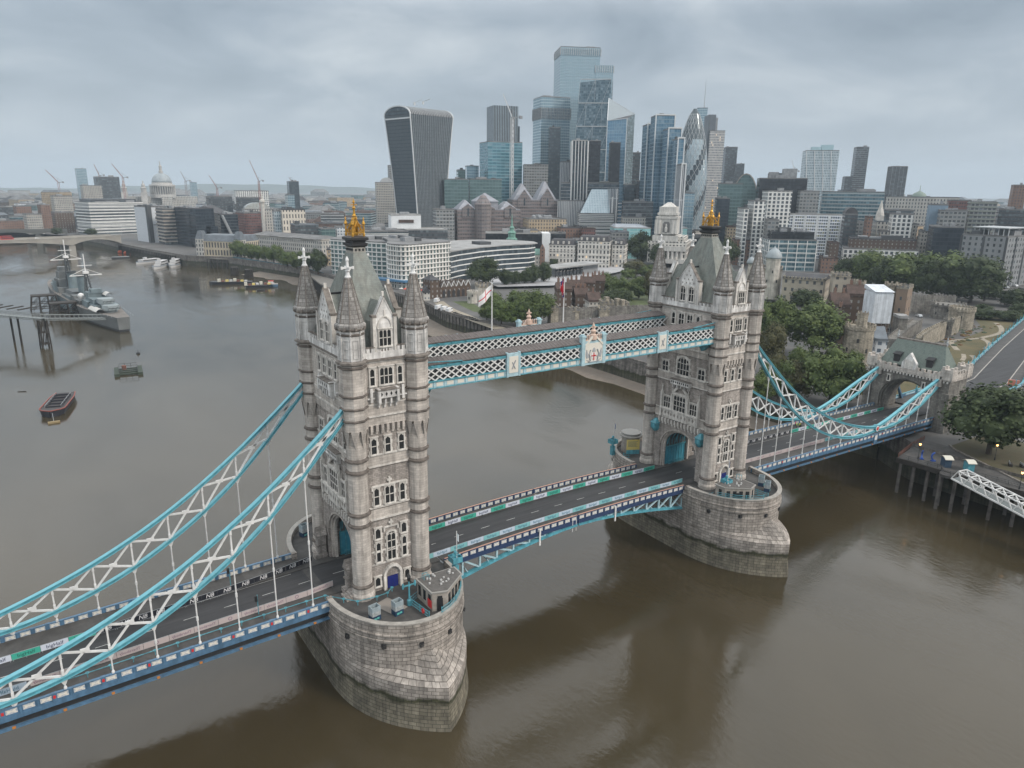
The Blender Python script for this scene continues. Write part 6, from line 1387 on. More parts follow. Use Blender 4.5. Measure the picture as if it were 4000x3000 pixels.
POS = ['', ' nearest the river', ' with a stair tower', ' with two roof houses', ' with a tall chimney', ' with a roof terrace', ' behind taller neighbours', ' on a corner plot']
NC = 285
for i, (p, w_, dp, h, a, dd, px) in enumerate(CITY):
    k = rr.randrange(len(CARPET)); fm, word = CARPET[k]; kind = rr.choice([0, 0, 0, 1, 2]); rm, rw = CROOF[rr.choice([3, 4, 1]) if kind else rr.choice([0, 0, 1, 2])]
    if i < NC:
        best = min(LM, key=lambda L_: ((math.atan2(L_[0].y-CAM.y, L_[0].x-CAM.x)-math.atan2(p.y-CAM.y, p.x-CAM.x))*900)**2+(((L_[0]-p).xy.length)*.15)**2)
        dl = (best[0]-CAM).xy.length; al = math.atan2(best[0].y-CAM.y, best[0].x-CAM.x)-math.atan2(p.y-CAM.y, p.x-CAM.x)
        rel = ('in front of' if dd < dl-60 else 'behind' if dd > dl+60 else 'beside') if abs(al) < .03 else ('to the left of' if al < 0 else 'to the right of')
        lw = SHORT.get(best[1]) or ' '.join(best[1].split()[:4]); size = 'tall' if h > 26 else 'low' if h < 15 else 'mid-height'; shape = 'broad' if w_ > dp*1.3 else 'narrow' if dp > w_*1.3 else 'square'
        lb = f'{size} {shape} {word} block, {rw}, {rel} {lw}'
        cnt = SEEN.get(lb, 0); SEEN[lb] = cnt+1
        if cnt: lb = f'{ORD[cnt]} {lb}'
        if len(lb.replace('-', ' ').split()) > 16: lb = lb.replace(f' {shape}', '', 1)
        root = thing('city_block', lb, 'building', (p.x, p.y, 10), a, 'small blocks of the city')
        mb, mr = MB(), MB(); carpet_mesh(mb, mr, w_, dp, h, kind, rr); mb.build('facade', F[fm], root); mr.build('roof', rm, root)
        if kind == 0 and dd < 2200: plantrooms(root, w_, dp, h+.3, rr.choice([1, 2, 3]), rr)
        elif dd < 1500: m2 = MB(); [m2.box((rr.random()-.5)*w_*.8, (rr.random()-.5)*dp*.5, h, .9, 1.6, 5.5+rr.random()*2) for _ in range(3)]; m2.build('chimney', F['brick_plain'], root)
    else:
        mb = far_w.setdefault(fm, MB()); M4 = Matrix.Translation((p.x, p.y, 10)) @ Matrix.Rotation(a, 4, 'Z'); mb.M = M4; far_r.M = M4; carpet_mesh(mb, far_r, w_, dp, h, kind, rr)
al = MB(); ms = []
for fm, mb in far_w.items():
    o = len(al.v); al.v += mb.v; al.f += [tuple(o+j for j in f) for f in mb.f]; al.uv += mb.uv; al.mi += [len(ms)]*len(mb.f); al.smooth += mb.smooth; ms.append(F[fm])
o = len(al.v); al.v += far_r.v; al.f += [tuple(o+j for j in f) for f in far_r.f]; al.uv += far_r.uv; al.mi += [len(ms)]*len(far_r.f); al.smooth += far_r.smooth; ms.append(ROOFG)
al.build('distant_city', ms, label='hazy mass of far city roofs reaching the horizon', cat='city', kind='stuff')
# ================================================================== trees
LEAF = {}
def leafmat(name, c1, c2):
    M = bpy.data.materials.new(name); M.use_nodes = True; t = M.node_tree; n = t.nodes; l = t.links; b = n['Principled BSDF']; b.inputs['Roughness'].default_value = .7; b.inputs['Specular IOR Level'].default_value = .25
    g = n.new('ShaderNodeNewGeometry'); o = n.new('ShaderNodeTexCoord'); no = n.new('ShaderNodeTexNoise'); l.new(o.outputs['Object'], no.inputs['Vector']); no.inputs['Scale'].default_value = 3.2; no.inputs['Detail'].default_value = 3
    a = n.new('ShaderNodeMath'); a.operation = 'MULTIPLY_ADD'; l.new(g.outputs['Random Per Island'], a.inputs[0]); a.inputs[1].default_value = .55
    q = n.new('ShaderNodeMapRange'); l.new(no.outputs['Fac'], q.inputs[0]); q.inputs[1].default_value = .35; q.inputs[2].default_value = .68; q.inputs[3].default_value = 0; q.inputs[4].default_value = .5; l.new(q.outputs[0], a.inputs[2])
    m = n.new('ShaderNodeMix'); m.data_type = 'RGBA'; l.new(a.outputs[0], m.inputs[0]); m.inputs[6].default_value = (*c1, 1); m.inputs[7].default_value = (*c2, 1); l.new(m.outputs[2], b.inputs['Base Color']); LEAF[name] = M
    return M
leafmat('dark_leaf', (.020, .032, .014), (.058, .078, .030)); leafmat('green_leaf', (.040, .062, .022), (.12, .155, .05)); leafmat('bright_leaf', (.040, .068, .020), (.115, .155, .045)); leafmat('olive_leaf', (.040, .042, .020), (.105, .100, .045))
BARK = mat('bark', (.075, .062, .05), .9, noise=(1.5, .4))
def crown_mesh(seed, nleaf, col):
    rr = random.Random(seed); mb = MB(); cl = []
    for i in range(38):
        while True:
            p = Vector((rr.uniform(-1, 1), rr.uniform(-1, 1), rr.uniform(-1, 1)))
            if p.length < 1: break
        p = p.normalized()*rr.uniform(.35, .78); p.z *= .9; cl.append((p, rr.uniform(.27, .44)*(1.05-.2*abs(p.z))))
    cl.append((Vector((0, 0, 0)), .55))
    for p, r in cl: mb.ico(p, r*.73, 1, .9)
    for i in range(nleaf):
        p, r = cl[rr.randrange(len(cl)-1)]
        d = Vector((rr.gauss(0, 1), rr.gauss(0, 1), rr.gauss(0, 1))).normalized(); c = p+d*r*rr.uniform(.72, 1.12)
        nn = (d+Vector((rr.uniform(-.8, .8), rr.uniform(-.8, .8), rr.uniform(-.3, 1.0)))).normalized(); q = nn.to_track_quat('Z', 'Y'); s = rr.uniform(.022, .060); a = rr.random()*6.28
        ca, sa = math.cos(a)*s, math.sin(a)*s
        mb.quad(*[c+q @ Vector(v) for v in ((ca, sa, 0), (-sa*.8, ca*.8, .01), (-ca, -sa, 0), (sa*.8, -ca*.8, -.01))])
    return mb.mesh('crown', LEAF[col])
CROWNS = {c: [crown_mesh(11+k*7+len(c), 6800, c) for k in range(3)] for c in LEAF}
def trunk_mesh(seed):
    rr = random.Random(seed); mb = MB(); mb.tube((0, 0, -.02), (0, 0, .5), .075, 7, .05)
    for i in range(6): a = i*1.05+rr.random(); mb.tube((0, 0, .34+.03*i), (.35*math.cos(a), .35*math.sin(a), .66+.05*i), .03, 5, .012)
    return mb.mesh('trunk', BARK)
TRUNKS = [trunk_mesh(k) for k in range(3)]
TN = [0]
def tree(x, y, z, R, H, col, label, group, low=.10):
    """H = top above the ground, crown spans low*H .. H"""
    k = TN[0]; TN[0] += 1; root = thing('tree', label, 'tree', (x, y, z), k*1.7, group)
    c = link('crown', CROWNS[col][k % 3], root, (0, 0, H*(1+low)/2)); c.scale = (R*1.12, R*1.12*(.92+.16*((k*7) % 5)/4), H*(1-low)/2*1.14)
    t = link('trunk', TRUNKS[k % 3], root); t.scale = (H*.5, H*.5, H*.75)
    return root
def ptree(zone, xc, yt, yb, hw, col, label, group, z=10.5, low=.08):
    px, py = zx(zone, xc), zy(zone, yb); p = G(px, py, z); d = (p-CAM).xy.length; R = hw*ZN[zone][2]*d/2821*1.0; zt = ZP(px, zy(zone, yt), d)
    return tree(p.x, p.y, z, R, max(3, zt-z), col, label, group, low)
ZN['F'] = (2880, 1250, .50633); ZN['Q'] = (3400, 1500, .33149)
gq = 'riverside trees by the right bank'
ptree('F', 1935, 480, 1035, 285, 'dark_leaf', 'huge dark round tree beside the abutment gatehouse on the right', gq, 10, .12)
ptree('F', 715, 185, 640, 205, 'green_leaf', 'large green plane tree behind the rear chain, left of the gatehouse', gq)
for xc, yt, yb, hw, c, lb in ((300, 300, 590, 140, 'green_leaf', 'leafy tree just right of the farther tower shaft'), (450, 330, 610, 120, 'olive_leaf', 'olive-tinted tree between the farther tower and the large plane tree'), (925, 345, 600, 70, 'dark_leaf', 'small dark tree between the plane tree and the gatehouse'), (170, 420, 620, 110, 'green_leaf', 'tree half hidden by the farther tower shaft')): ptree('F', xc, yt, yb, hw, c, lb, gq)
gc = 'trees inside the castle'
for xc, yt, yb, hw, c, lb in ((540, 470, 850, 205, 'green_leaf', 'biggest tree in the castle ward below the long battlemented block'), (235, 405, 820, 140, 'green_leaf', 'tall tree beside the farther tower spire, left in the castle ward'), (490, 362, 510, 108, 'dark_leaf', 'round dark tree in front of the battlemented block'), (200, 640, 960, 120, 'olive_leaf', 'olive tree low against the castle wall'), (640, 560, 830, 110, 'dark_leaf', 'dark tree left of the round castle tower'), (440, 800, 1090, 90, 'green_leaf', 'tree at the wharf edge left of the large plane tree'), (250, 860, 1120, 90, 'olive_leaf', 'olive tree low by the wharf behind the chains'), (860, 830, 1060, 80, 'green_leaf', 'tree in front of the foot of the round castle tower')): ptree('M', xc, yt, yb, hw, c, lb, gc, 13)
gm = 'big trees beyond the castle moat'
for i, (xc, yt, yb, hw, c) in enumerate(((845, 110, 330, 125, 'dark_leaf'), (1000, 62, 350, 160, 'green_leaf'), (1140, 120, 400, 115, 'dark_leaf'), (1310, 58, 410, 190, 'green_leaf'), (1470, 110, 440, 140, 'dark_leaf'), (1590, 55, 430, 185, 'green_leaf'), (1790, 100, 460, 185, 'dark_leaf'), (1660, 190, 450, 120, 'dark_leaf'), (1900, 190, 450, 70, 'dark_leaf'))):
    ptree('M', xc, yt, yb, hw, c, f'{ORD[i]} tree from the left in the tall row beyond the castle', gm, 11, .08)
for i, (xc, yt, yb, hw) in enumerate(((1800, 505, 590, 70), (1950, 512, 600, 75), (2085, 520, 610, 75), (2160, 360, 500, 100), (1985, 340, 440, 60), (1880, 470, 560, 60), (2180, 470, 580, 70))):
    ptree('M', xc, yt, yb, hw, 'dark_leaf', f'{ORD[i]} dark bush along the moat edge by the approach road', 'bushes along the moat', 10, .0)
gl_ = 'trees round the castle wharf'
for xc, yt, yb, hw, c, lb in ((505, 535, 775, 138, 'dark_leaf', 'large dark tree between the curved glass office and the brick pump house'), (690, 630, 770, 60, 'dark_leaf', 'first small tree of the row left of the plaza'), (762, 650, 765, 50, 'dark_leaf', 'second small tree of the row left of the plaza'), (842, 640, 760, 62, 'dark_leaf', 'third small tree of the row left of the plaza'), (912, 590, 755, 62, 'dark_leaf', 'fourth taller tree of the row left of the plaza'), (1000, 578, 745, 62, 'dark_leaf', 'fifth tree of the row, beside the ticket pavilion'), (1080, 545, 625, 40, 'dark_leaf', 'small round tree in front of the white bank terrace'),
    (650, 880, 1085, 115, 'bright_leaf', 'bright green tree at the front of the wharf grove'), (775, 900, 1085, 105, 'bright_leaf', 'second bright green tree at the front of the wharf grove'), (560, 830, 1040, 100, 'green_leaf', 'tree behind the red cross flag in the wharf grove'), (930, 790, 1085, 150, 'green_leaf', 'widest tree of the wharf grove beside the stone gate'), (800, 800, 1010, 110, 'green_leaf', 'tree at the back of the wharf grove'), (530, 930, 1050, 70, 'green_leaf', 'low tree at the left end of the wharf grove'),
    (1800, 318, 590, 128, 'dark_leaf', 'tall dark tree left of the white palace'), (1930, 425, 610, 62, 'dark_leaf', 'dark tree in front of the palace columns'), (1755, 565, 690, 115, 'olive_leaf', 'broad olive tree in the garden below the palace'), (1690, 622, 720, 58, 'green_leaf', 'small tree at the left of the palace garden'), (1845, 595, 700, 70, 'green_leaf', 'tree in the palace garden by the left spire of the farther tower'), (1520, 668, 825, 80, 'green_leaf', 'round tree right of the brown castle houses'), (1640, 690, 870, 92, 'green_leaf', 'tree in the middle of the castle green'), (1780, 690, 870, 100, 'green_leaf', 'tree at the right of the castle green'), (1865, 660, 880, 55, 'olive_leaf', 'tree half hidden by the left spire of the farther tower'), (1570, 800, 920, 80, 'dark_leaf', 'low dark tree behind the half-timbered house'), (1660, 812, 920, 68, 'dark_leaf', 'second low dark tree behind the half-timbered house')): ptree('L', xc, yt, yb, hw, c, lb, gl_, 11)
for i, (xc, yt, yb, hw) in enumerate(((280, 420, 565, 60), (345, 440, 570, 50), (402, 440, 585, 55), (462, 460, 595, 55), (530, 460, 605, 55), (598, 455, 618, 60), (655, 470, 628, 55), (715, 510, 645, 60), (800, 505, 665, 65), (882, 520, 685, 60), (980, 488, 705, 78))):
    ptree('K', xc, yt, yb, hw, 'dark_leaf' if i > 8 else 'bright_leaf' if i % 2 else 'green_leaf', f'{ORD[i]} tree from the left in the quay row before the colonnades', 'tree row on the quay', 10, .12)
ptree('H', 655, 632, 680, 38, 'dark_leaf', 'dark tree at the end of the far river bridge', 'bridgehead trees', 12); ptree('H', 412, 625, 680, 35, 'dark_leaf', 'dark tree beside the old warehouse at the bridgehead', 'bridgehead trees', 12)
ptree('J', 150, 760, 950, 70, 'dark_leaf', 'dark tree seen through the gap behind the spires', gm, 12)
# ================================================================== castle
CST = mat('castle_rag', (.33, .295, .235), .9, noise=(.35, .35), brick=(.9, .45, .03, (.2, .18, .15), .22), bump=.3, streak=.25); CSG = mat('castle_grey', (.215, .205, .185), .9, noise=(.3, .4), brick=(1.0, .5, .03, (.13, .12, .11), .2), streak=.3)
CSW = mat('castle_pale', (.50, .47, .42), .9, noise=(.3, .3), streak=.25); SLIT = mat('window_dark', (.03, .03, .032), .5)
def crenel(mb, P, z, wd=.7, h=1.3, sp=2.2):
    for (x0, y0), (x1, y1) in zip(P, P[1:]):
        L_ = math.dist((x0, y0), (x1, y1)); k = max(1, int(L_/sp)); a = math.atan2(y1-y0, x1-x0)
        mb.bar((x0, y0, z+.3), (x1, y1, z+.3), wd, .7)
        for i in range(k): t = (i+.5)/k; mb.box(x0+(x1-x0)*t, y0+(y1-y0)*t, z+.6, sp*.55, wd, h, a)
def ctower(label, zone, xl, xr, yt, yb, z=13, n=18, m=None, turret=0, name='castle_tower', dome=None, win=3, dist=None):
    px = zx(zone, (xl+xr)/2); p = G(px, zy(zone, yb), z); d = (p-CAM).xy.length
    if dist: p = DP(px, dist, zy(zone, yt)); d = dist
    R = (xr-xl)/2*ZN[zone][2]*d/2821*1.02; h = ZP(px, zy(zone, yt), d)-z; az = math.atan2((p-CAM).y, (p-CAM).x)-PI/2
    root = thing(name, label, 'tower', (p.x, p.y, z), az); rot = PI/n; mb = MB(); mb.lathe([(R*1.08, -2), (R, h*.15), (R, h-1.8), (R*1.06, h-1.5), (R*1.06, h-.6)], n, rot=rot); P = ngon(R*1.02, n, rot=rot); 
    if not dome: crenel(mb, P+P[:1], h-.9, .6, 1.0, 1.8)
    mb.build('wall', m or CST, root); w = MB()
    for i in range(win): a = -PI/2+(-.7+.7*i if n > 8 else (i-1)*2*PI/n); w.box(R*1.0*math.cos(a), R*1.0*math.sin(a), h*(.35+.25*(i % 2)), .25, .8, 1.7, a)
    if win: w.build('window', SLIT, root)
    if dome: dm = MB(); dm.sm = True; dm.lathe([(R*1.1, h-.8), (R*1.08, h), (R*.95, h+R*.5), (R*.6, h+R*.95), (R*.15, h+R*1.25), (.12, h+R*1.5), (.1, h+R*2.3)], 18); dm.build('dome', dome, root)
    else: MB().add([(x, y, h-.9) for x, y in P], [tuple(range(n))]).build('roof', ROOFG, root)
    if turret: t = MB(); t.lathe([(R*.36, h-1), (R*.36, h+turret)], 10, R*.1, -R*.1); crenel(t, ngon(R*.36, 8, R*.1, -R*.1)+ngon(R*.36, 8, R*.1, -R*.1)[:1], h+turret, .3, .7, 1.0); t.build('stair_turret', m or CST, root)
    return root
ctower('round battlemented castle tower with a small turret in front of the grey-roofed sheds', 'M', 785, 980, 640, 945, 10, 20, CST, 4.5)
MB_ = ctower('twin-domed keep turret, taller round one with a lead dome', 'M', 197, 300, 108, 440, 15, 12, CSW, 0, dome=mat('lead_dome'), win=3, dist=492); ctower('smaller square keep turret with a lead cap left of the taller domed one', 'M', 40, 102, 150, 440, 15, 4, CSW, 0, dome=mat('lead_dome'), win=1, dist=505)
def cblock(label, zone, xl, xr, yt, dist, depth, m, rot=0, base=13, name='castle_block', cren=True, roof=None, pitched=0, gable_along=True, cat='building', chim=0, win=None):
    r, w_, h = tower(name, label, cat, zone, xl, xr, yt, dist, depth, m, rot, roofm=roof or ROOFG, base=base, plant=0)
    if cren: mb = MB(); P = [(-w_/2, -depth/2), (w_/2, -depth/2), (w_/2, depth/2), (-w_/2, depth/2), (-w_/2, -depth/2)]; crenel(mb, P, h-.2); mb.build('battlements', CST if m != CSG else CSG, r)
    if pitched:
        mb = MB(); a, b = w_/2+.4, depth/2+.4
        if gable_along: mb.ext([(-a, -b, h), (-a, b, h), (-a, 0, h+pitched)], (2*a, 0, 0))
        else: mb.ext([(-a, -b, h), (a, -b, h), (0, -b, h+pitched)], (0, 2*b, 0))
        mb.build('pitched_roof', roof or ROOFB, r)
    for i in range(chim): c = MB(); c.box(-w_/2+w_*(i+.5)/chim, depth*.05, h, 1.2, 1.8, pitched+2.2); c.k = 1; [c.lathe([(.22, h+pitched+2.2), (.18, h+pitched+3)], 6, -w_/2+w_*(i+.5)/chim, depth*.05+o) for o in (-.5, .3)]; c.build('chimney', [F['brick_plain'], ROOFB], r)
    if win: pass
    return r, w_, h
cblock('long battlemented stone barracks with rows of square windows', 'M', 312, 695, 292, 480, 22, 'castle_windows', -10, 13, roof=ROOFD, pitched=3)
cblock('pale stone keep wall between the domed turrets', 'M', 150, 312, 215, 500, 20, CSW, 0, 14)
cblock('square battlemented gate tower at the right end of the stone barracks', 'M', 690, 852, 262, 470, 14, 'castle_windows', 8, 13); ctower('octagonal stone turret behind the battlemented gate tower', 'M', 855, 905, 292, 430, 13, 8, CST, 0, win=1, dist=475); ctower('octagonal stone turret right of the gate tower', 'M', 900, 965, 302, 430, 13, 8, CST, 0, win=1, dist=465)
gb_ = 'brown brick houses in the castle'
cblock('brown brick house with a steep tiled gable before the gate tower', 'M', 650, 850, 500, 380, 14, 'brown_brick', 14, 12, 'brick_house', False, ROOFB, 6, True, 'house', 2); cblock('brown brick house with tall chimneys left of the white sheeting', 'M', 790, 965, 415, 400, 14, 'brown_brick', 10, 12, 'brick_house', False, ROOFB, 5, True, 'house', 2); cblock('dark brick house beside the round castle tower', 'M', 720, 800, 600, 352, 10, 'brown_brick', 8, 11, 'brick_house', False, ROOFB, 5, False, 'house', 1)
WRAP = mat('white_sheeting', (.66, .70, .74), .6, noise=(.25, .2), brick=(3.2, 40, .06, (.42, .45, .5), .06), streak=.15)
r, w_, h = cblock('castle building wrapped in white scaffold sheeting', 'M', 965, 1180, 405, 372, 12, 'brown_brick', 22, 11, 'wrapped_building', False, WRAP); mb = MB(); mb.prism([(-w_/2-.5, -6.5), (w_/2+.5, -6.5), (w_/2+.5, 6.5), (-w_/2-.5, 6.5)], h*.42, h+.4); mb.ext([(-w_/2-.7, -7, h+1.3), (-w_/2-.7, 7, h+1.3), (-w_/2-.7, 7, h+3.2)], (w_+1.4, 0, 0)); mb.build('sheeting', WRAP, r); mb = MB()
for i in range(5):
    for j in range(4): mb.tube((w_/2-6+j*2, -8.2, 0), (w_/2-6+j*2, -8.2, h*.45), .1, 5); mb.bar((w_/2-7, -8.2, 2+i*2), (w_/2, -8.2, 2+i*2), .15, .15)
mb.build('scaffold', STEEL, r)
ctower('octagonal pale stone tower right of the white sheeting', 'M', 1132, 1218, 315, 560, 13, 8, CST, 0, win=2, dist=425); cblock('part brick part stone tower beside the octagonal pale one', 'M', 1212, 1340, 358, 420, 10, facade('mixed_tower', (.25, .19, .145), (.05, .05, .05), 5, 6, .2, .3), -12, 12, 'castle_tower', True, cat='tower')
cblock('low grey-roofed shed beside the round castle tower', 'M', 960, 1140, 770, 338, 18, 'white_small', 14, 10, 'shed', False, ROOFS, 5, True, 'shed'); cblock('flat grey lean-to at the foot of the octagonal tower', 'M', 1195, 1290, 590, 395, 8, CSG, 20, 11, 'shed', False, ROOFL, 1.5, True, 'shed')
def cwall(label, pts, h, th, m, zb, walk=True):
    c = Vector((sum(p[0] for p in pts)/len(pts), sum(p[1] for p in pts)/len(pts), zb)); root = thing('castle_wall', label, 'wall', c); P = [(x-c.x, y-c.y) for x, y in pts]; mb = MB()
    for p, q in zip(P, P[1:]): mb.bar((*p, h/2-1), (*q, h/2-1), th, h+2)
    mb.build('wall', m, root); mb = MB(); o = offs(P, th/2-.3); crenel(mb, o, h-.2, .6, 1.1, 2.4); o = offs(P, -th/2+.3); crenel(mb, o, h-.2, .5, .6, 3.0); mb.build('battlements', m, root)
cwall('sunlit long castle curtain wall along the moat', [(243, 50), (262, 56), (290, 62), (312, 66)], 9, 3.0, CST, 8); cwall('inner grey castle wall behind the roadway', [(300, 112), (345, 116), (372, 96)], 11, 4, CSG, 9); cwall('low castle wall along the lane left of the curtain wall', [(240, 60), (262, 68), (300, 80)], 6, 5, CSG, 9)
ctower('squat grey wall tower in the middle of the curtain wall', 'M', 1555, 1632, 600, 775, 8, 4, CSG, 0, win=2); ctower('great round bastion at the corner of the castle moat', 'M', 1622, 1772, 505, 695, 8, 24, CST, 0, win=2); ctower('wide drum tower of grey stone behind the corner bastion', 'M', 1500, 1700, 470, 600, 9, 20, CSG, 0, win=2)
MB().add([(x, y, 10.05) for x, y in ((240, 62), (262, 70), (330, 100), (335, 108), (290, 92), (238, 72))], [tuple(range(6))]).build('lane', ASPH, kind='structure')
# wharf side: pump house, pale gate tower, houses, small towers
def pump_house():
    a, b = G(zx('L', 70), zy('L', 880)), G(zx('L', 395), zy('L', 852)); e = (b-a).xy; L_ = e.length; az = math.atan2(e.y, e.x); c = (a+b)/2
    root = thing('pump_house', 'dark brick pump house with a row of white-edged gables on the wharf', 'building', (c.x, c.y, 10), az); MB().box(L_*.1, 6, 0, L_*.8, 12, 7).build('facade', F['brown_brick'], root); MB().box(-L_*.4, 5, 0, L_*.22, 10, 12).build('tower', F['brown_brick'], root); n = 6
    mb = MB(); mb.prism([(-L_*.4+x, 5+y) for x, y in ((-L_*.12, -5.6), (L_*.12, -5.6), (L_*.12, 5.6), (-L_*.12, 5.6))], 12, 15, P1=[(-L_*.4+x, 5+y) for x, y in ((-.5, -.3), (.5, -.3), (.5, .3), (-.5, .3))]); mb.build('roof', ROOFD, root)
    for i in range(n):
        x = -L_*.24+L_*.74*(i+.5)/n; g = MB(); hw = L_*.74/n/2; g.ext([(x-hw, -.1, 7), (x+hw, -.1, 7), (x, -.1, 10.5)], (0, 12, 0)); g.k = 1
        for s in (-1, 1): g.bar((x+s*hw, -.25, 7), (x, -.25, 10.6), .3, .5, (0, 1, 0))
        g.k = 2; g.ext([(x-1, -.12, 0), (x+1, -.12, 0), (x+1, -.12, 4), (x, -.12, 5.3), (x-1, -.12, 4)], (0, .08, 0)); g.build('gable', [F['brown_brick'], WHITE, SLIT], root)
    take(root, 20)
pump_house()
cblock('black and white gabled cottage at the left end of the wharf', 'L', 0, 62, 830, 462, 8, facade('timbered', (.5, .48, .44), (.04, .035, .03), 2.2, 3, .4, .35), 5, 10, 'cottage', False, ROOFD, 4, False, 'house')
r, w_, h = cblock('pale square castle tower with battlements on the wharf by the grove', 'L', 432, 580, 785, 458, 12, CSW, 10, 10, 'castle_tower', cat='tower'); ctower('pale round tower attached to the square one on the wharf', 'L', 370, 452, 818, 912, 10, 14, CSW, 0, win=2)
cblock('small white lantern-roofed lodge before the plaza', 'L', 930, 975, 745, 560, 8, CSW, 10, 11, 'lodge', False, ROOFL, 3)
for i, (xl, xr, yt, dd, rot, lb) in enumerate(((1085, 1230, 815, 425, 10, 'brown castle house with a white window nearest the grove'), (1200, 1330, 790, 450, 4, 'brown castle house behind the union flag'), (1300, 1420, 760, 470, 2, 'brown castle house in the middle of the row'), (1400, 1500, 745, 485, 0, 'brown castle house at the right end of the row'), (1230, 1370, 860, 425, 12, 'brown castle house left of the half-timbered one'))): cblock(lb, 'L', xl, xr, yt, dd, 11, 'brown_brick', rot, 12, 'brick_house', False, ROOFB, 4.5, True, 'house', 3)
cblock('half-timbered house with a dark tiled roof in the castle', 'L', 1335, 1470, 905, 412, 11, MATS['timbered'], 14, 12, 'timbered_house', False, ROOFB, 5, True, 'house', 1)
for xl, xr, yt, dd, lb in ((1040, 1110, 962, 372, 'stone gate tower beside the widest wharf tree'), (1195, 1290, 985, 385, 'low stone gate tower behind the union flagpole'), (1430, 1540, 980, 388, 'square stone gate tower left of the chimneyed hall'), (1452, 1580, 925, 400, 'stone hall with tall round chimneys'), (1590, 1700, 935, 405, 'stone hall right of the chimneyed one')): cblock(lb, 'L', xl, xr, yt, dd, 9, CST, 12, 10, 'castle_tower', cat='tower')
cwall('grey wharf wall joining the stone gate towers', [(146, 194), (160, 190), (180, 184), (200, 176), (215, 160), (205, 120), (180, 92)], 7, 3, CSG, 10)
for i, (x, yt, yb) in enumerate(((1555, 872, 960), (1648, 885, 960), (1692, 895, 975))): p = DP(zx('L', x), 402); MBx = MB(); z0 = ZP(zx('L', x), zy('L', yb), 402); z1 = ZP(zx('L', x), zy('L', yt), 402); MBx.box(0, 0, 0, 2.0, 2.0, z1-11); MBx.box(0, 0, z1-11, 2.4, 2.4, .6); tag(MBx.build('stone_chimney', CST, None, (p.x, p.y, 11)), f'{ORD[i]} tall stone chimney from the left behind the stone gate towers', 'chimney', 'stone chimneys')
GRASS = mat('mown_grass', (.075, .095, .035), .95, noise=(.25, .4)); DRY = mat('dry_meadow', (.115, .092, .042), .95, noise=(.10, .75, (.055, .06, .028)))
def flat(name, pts, z, m, kind='structure', **k): return MB().add([(x, y, z) for x, y in pts], [tuple(range(len(pts)))]).build(name, m, kind=kind, **k)
flat('lawn', [(140, 289), (134, 262), (131, 248), (134, 243), (143, 262), (150, 285)], 10.02, GRASS); flat('lawn', [(222, 125), (300, 140), (335, 240), (300, 300), (240, 285), (212, 225)], 10.03, GRASS)
flat('moat_meadow', [(152, 14), (198, 13.5), (232, 22), (279, 35), (362, 57), (400, 80), (372, 84), (330, 60), (290, 54), (240, 44), (205, 40), (160, 36)], 10.04, DRY)
PATHM = mat('gravel_path', (.30, .265, .21), .9, noise=(.5, .3))
def pathstrip(pts, w_, z=10.09):
    P = []
    for i in range(len(pts)-1):
        p0, p1, p2, p3 = (Vector(pts[max(i-1, 0)]), Vector(pts[i]), Vector(pts[i+1]), Vector(pts[min(i+2, len(pts)-1)]))
        for k in range(5): t = k/5; P.append(tuple(.5*((2*p1)+(-p0+p2)*t+(2*p0-5*p1+4*p2-p3)*t*t+(-p0+3*p1-3*p2+p3)*t**3)))
    P.append(pts[-1]); MB().loft([[(x, y, z) for x, y in offs(P, w_/2)], [(x, y, z) for x, y in offs(P, -w_/2)]], close=False).build('footpath', PATHM, kind='structure')
gp_ = lambda pts: [tuple(G(zx('M', x), zy('M', y), 10.09).xy) for x, y in pts]
pathstrip(gp_([(1990, 625), (2030, 660), (2030, 700), (1960, 725), (1880, 745), (1930, 775), (1940, 810), (1900, 830)]), 2.4); pathstrip(gp_([(1880, 745), (1760, 755), (1650, 765), (1645, 790), (1690, 840)]), 2.4); pathstrip(gp_([(1800, 880), (1825, 905), (1815, 930), (1760, 950), (1720, 945)]), 2.0); pathstrip(gp_([(1735, 870), (1740, 900), (1725, 920)]), 1.8)
pathstrip([tuple(G(zx('L', x), zy('L', y), 10.09).xy) for x, y in ((130, 900), (210, 960), (330, 1010), (480, 1070), (640, 1125))], 7)
rr = random.Random(8)
mb = MB()
for k in range(260):
    t = rr.random(); x = 165+t*190; y = 22+(x-160)*.2+rr.uniform(2, 20); s = rr.uniform(.5, 1.6); mb.k = rr.randrange(3); mb.ico((x, y, 10.05), s, 1, .55)
mb.build('meadow_planting', [mat('reed_clump', (.10, .085, .035), .95, noise=(1, .4)), mat('sage_clump', (.06, .085, .05), .95, noise=(1, .4)), mat('rust_clump', (.13, .075, .035), .95, noise=(1, .4))], kind='stuff', label='rough wild planting scattered over the moat meadow', cat='plants')

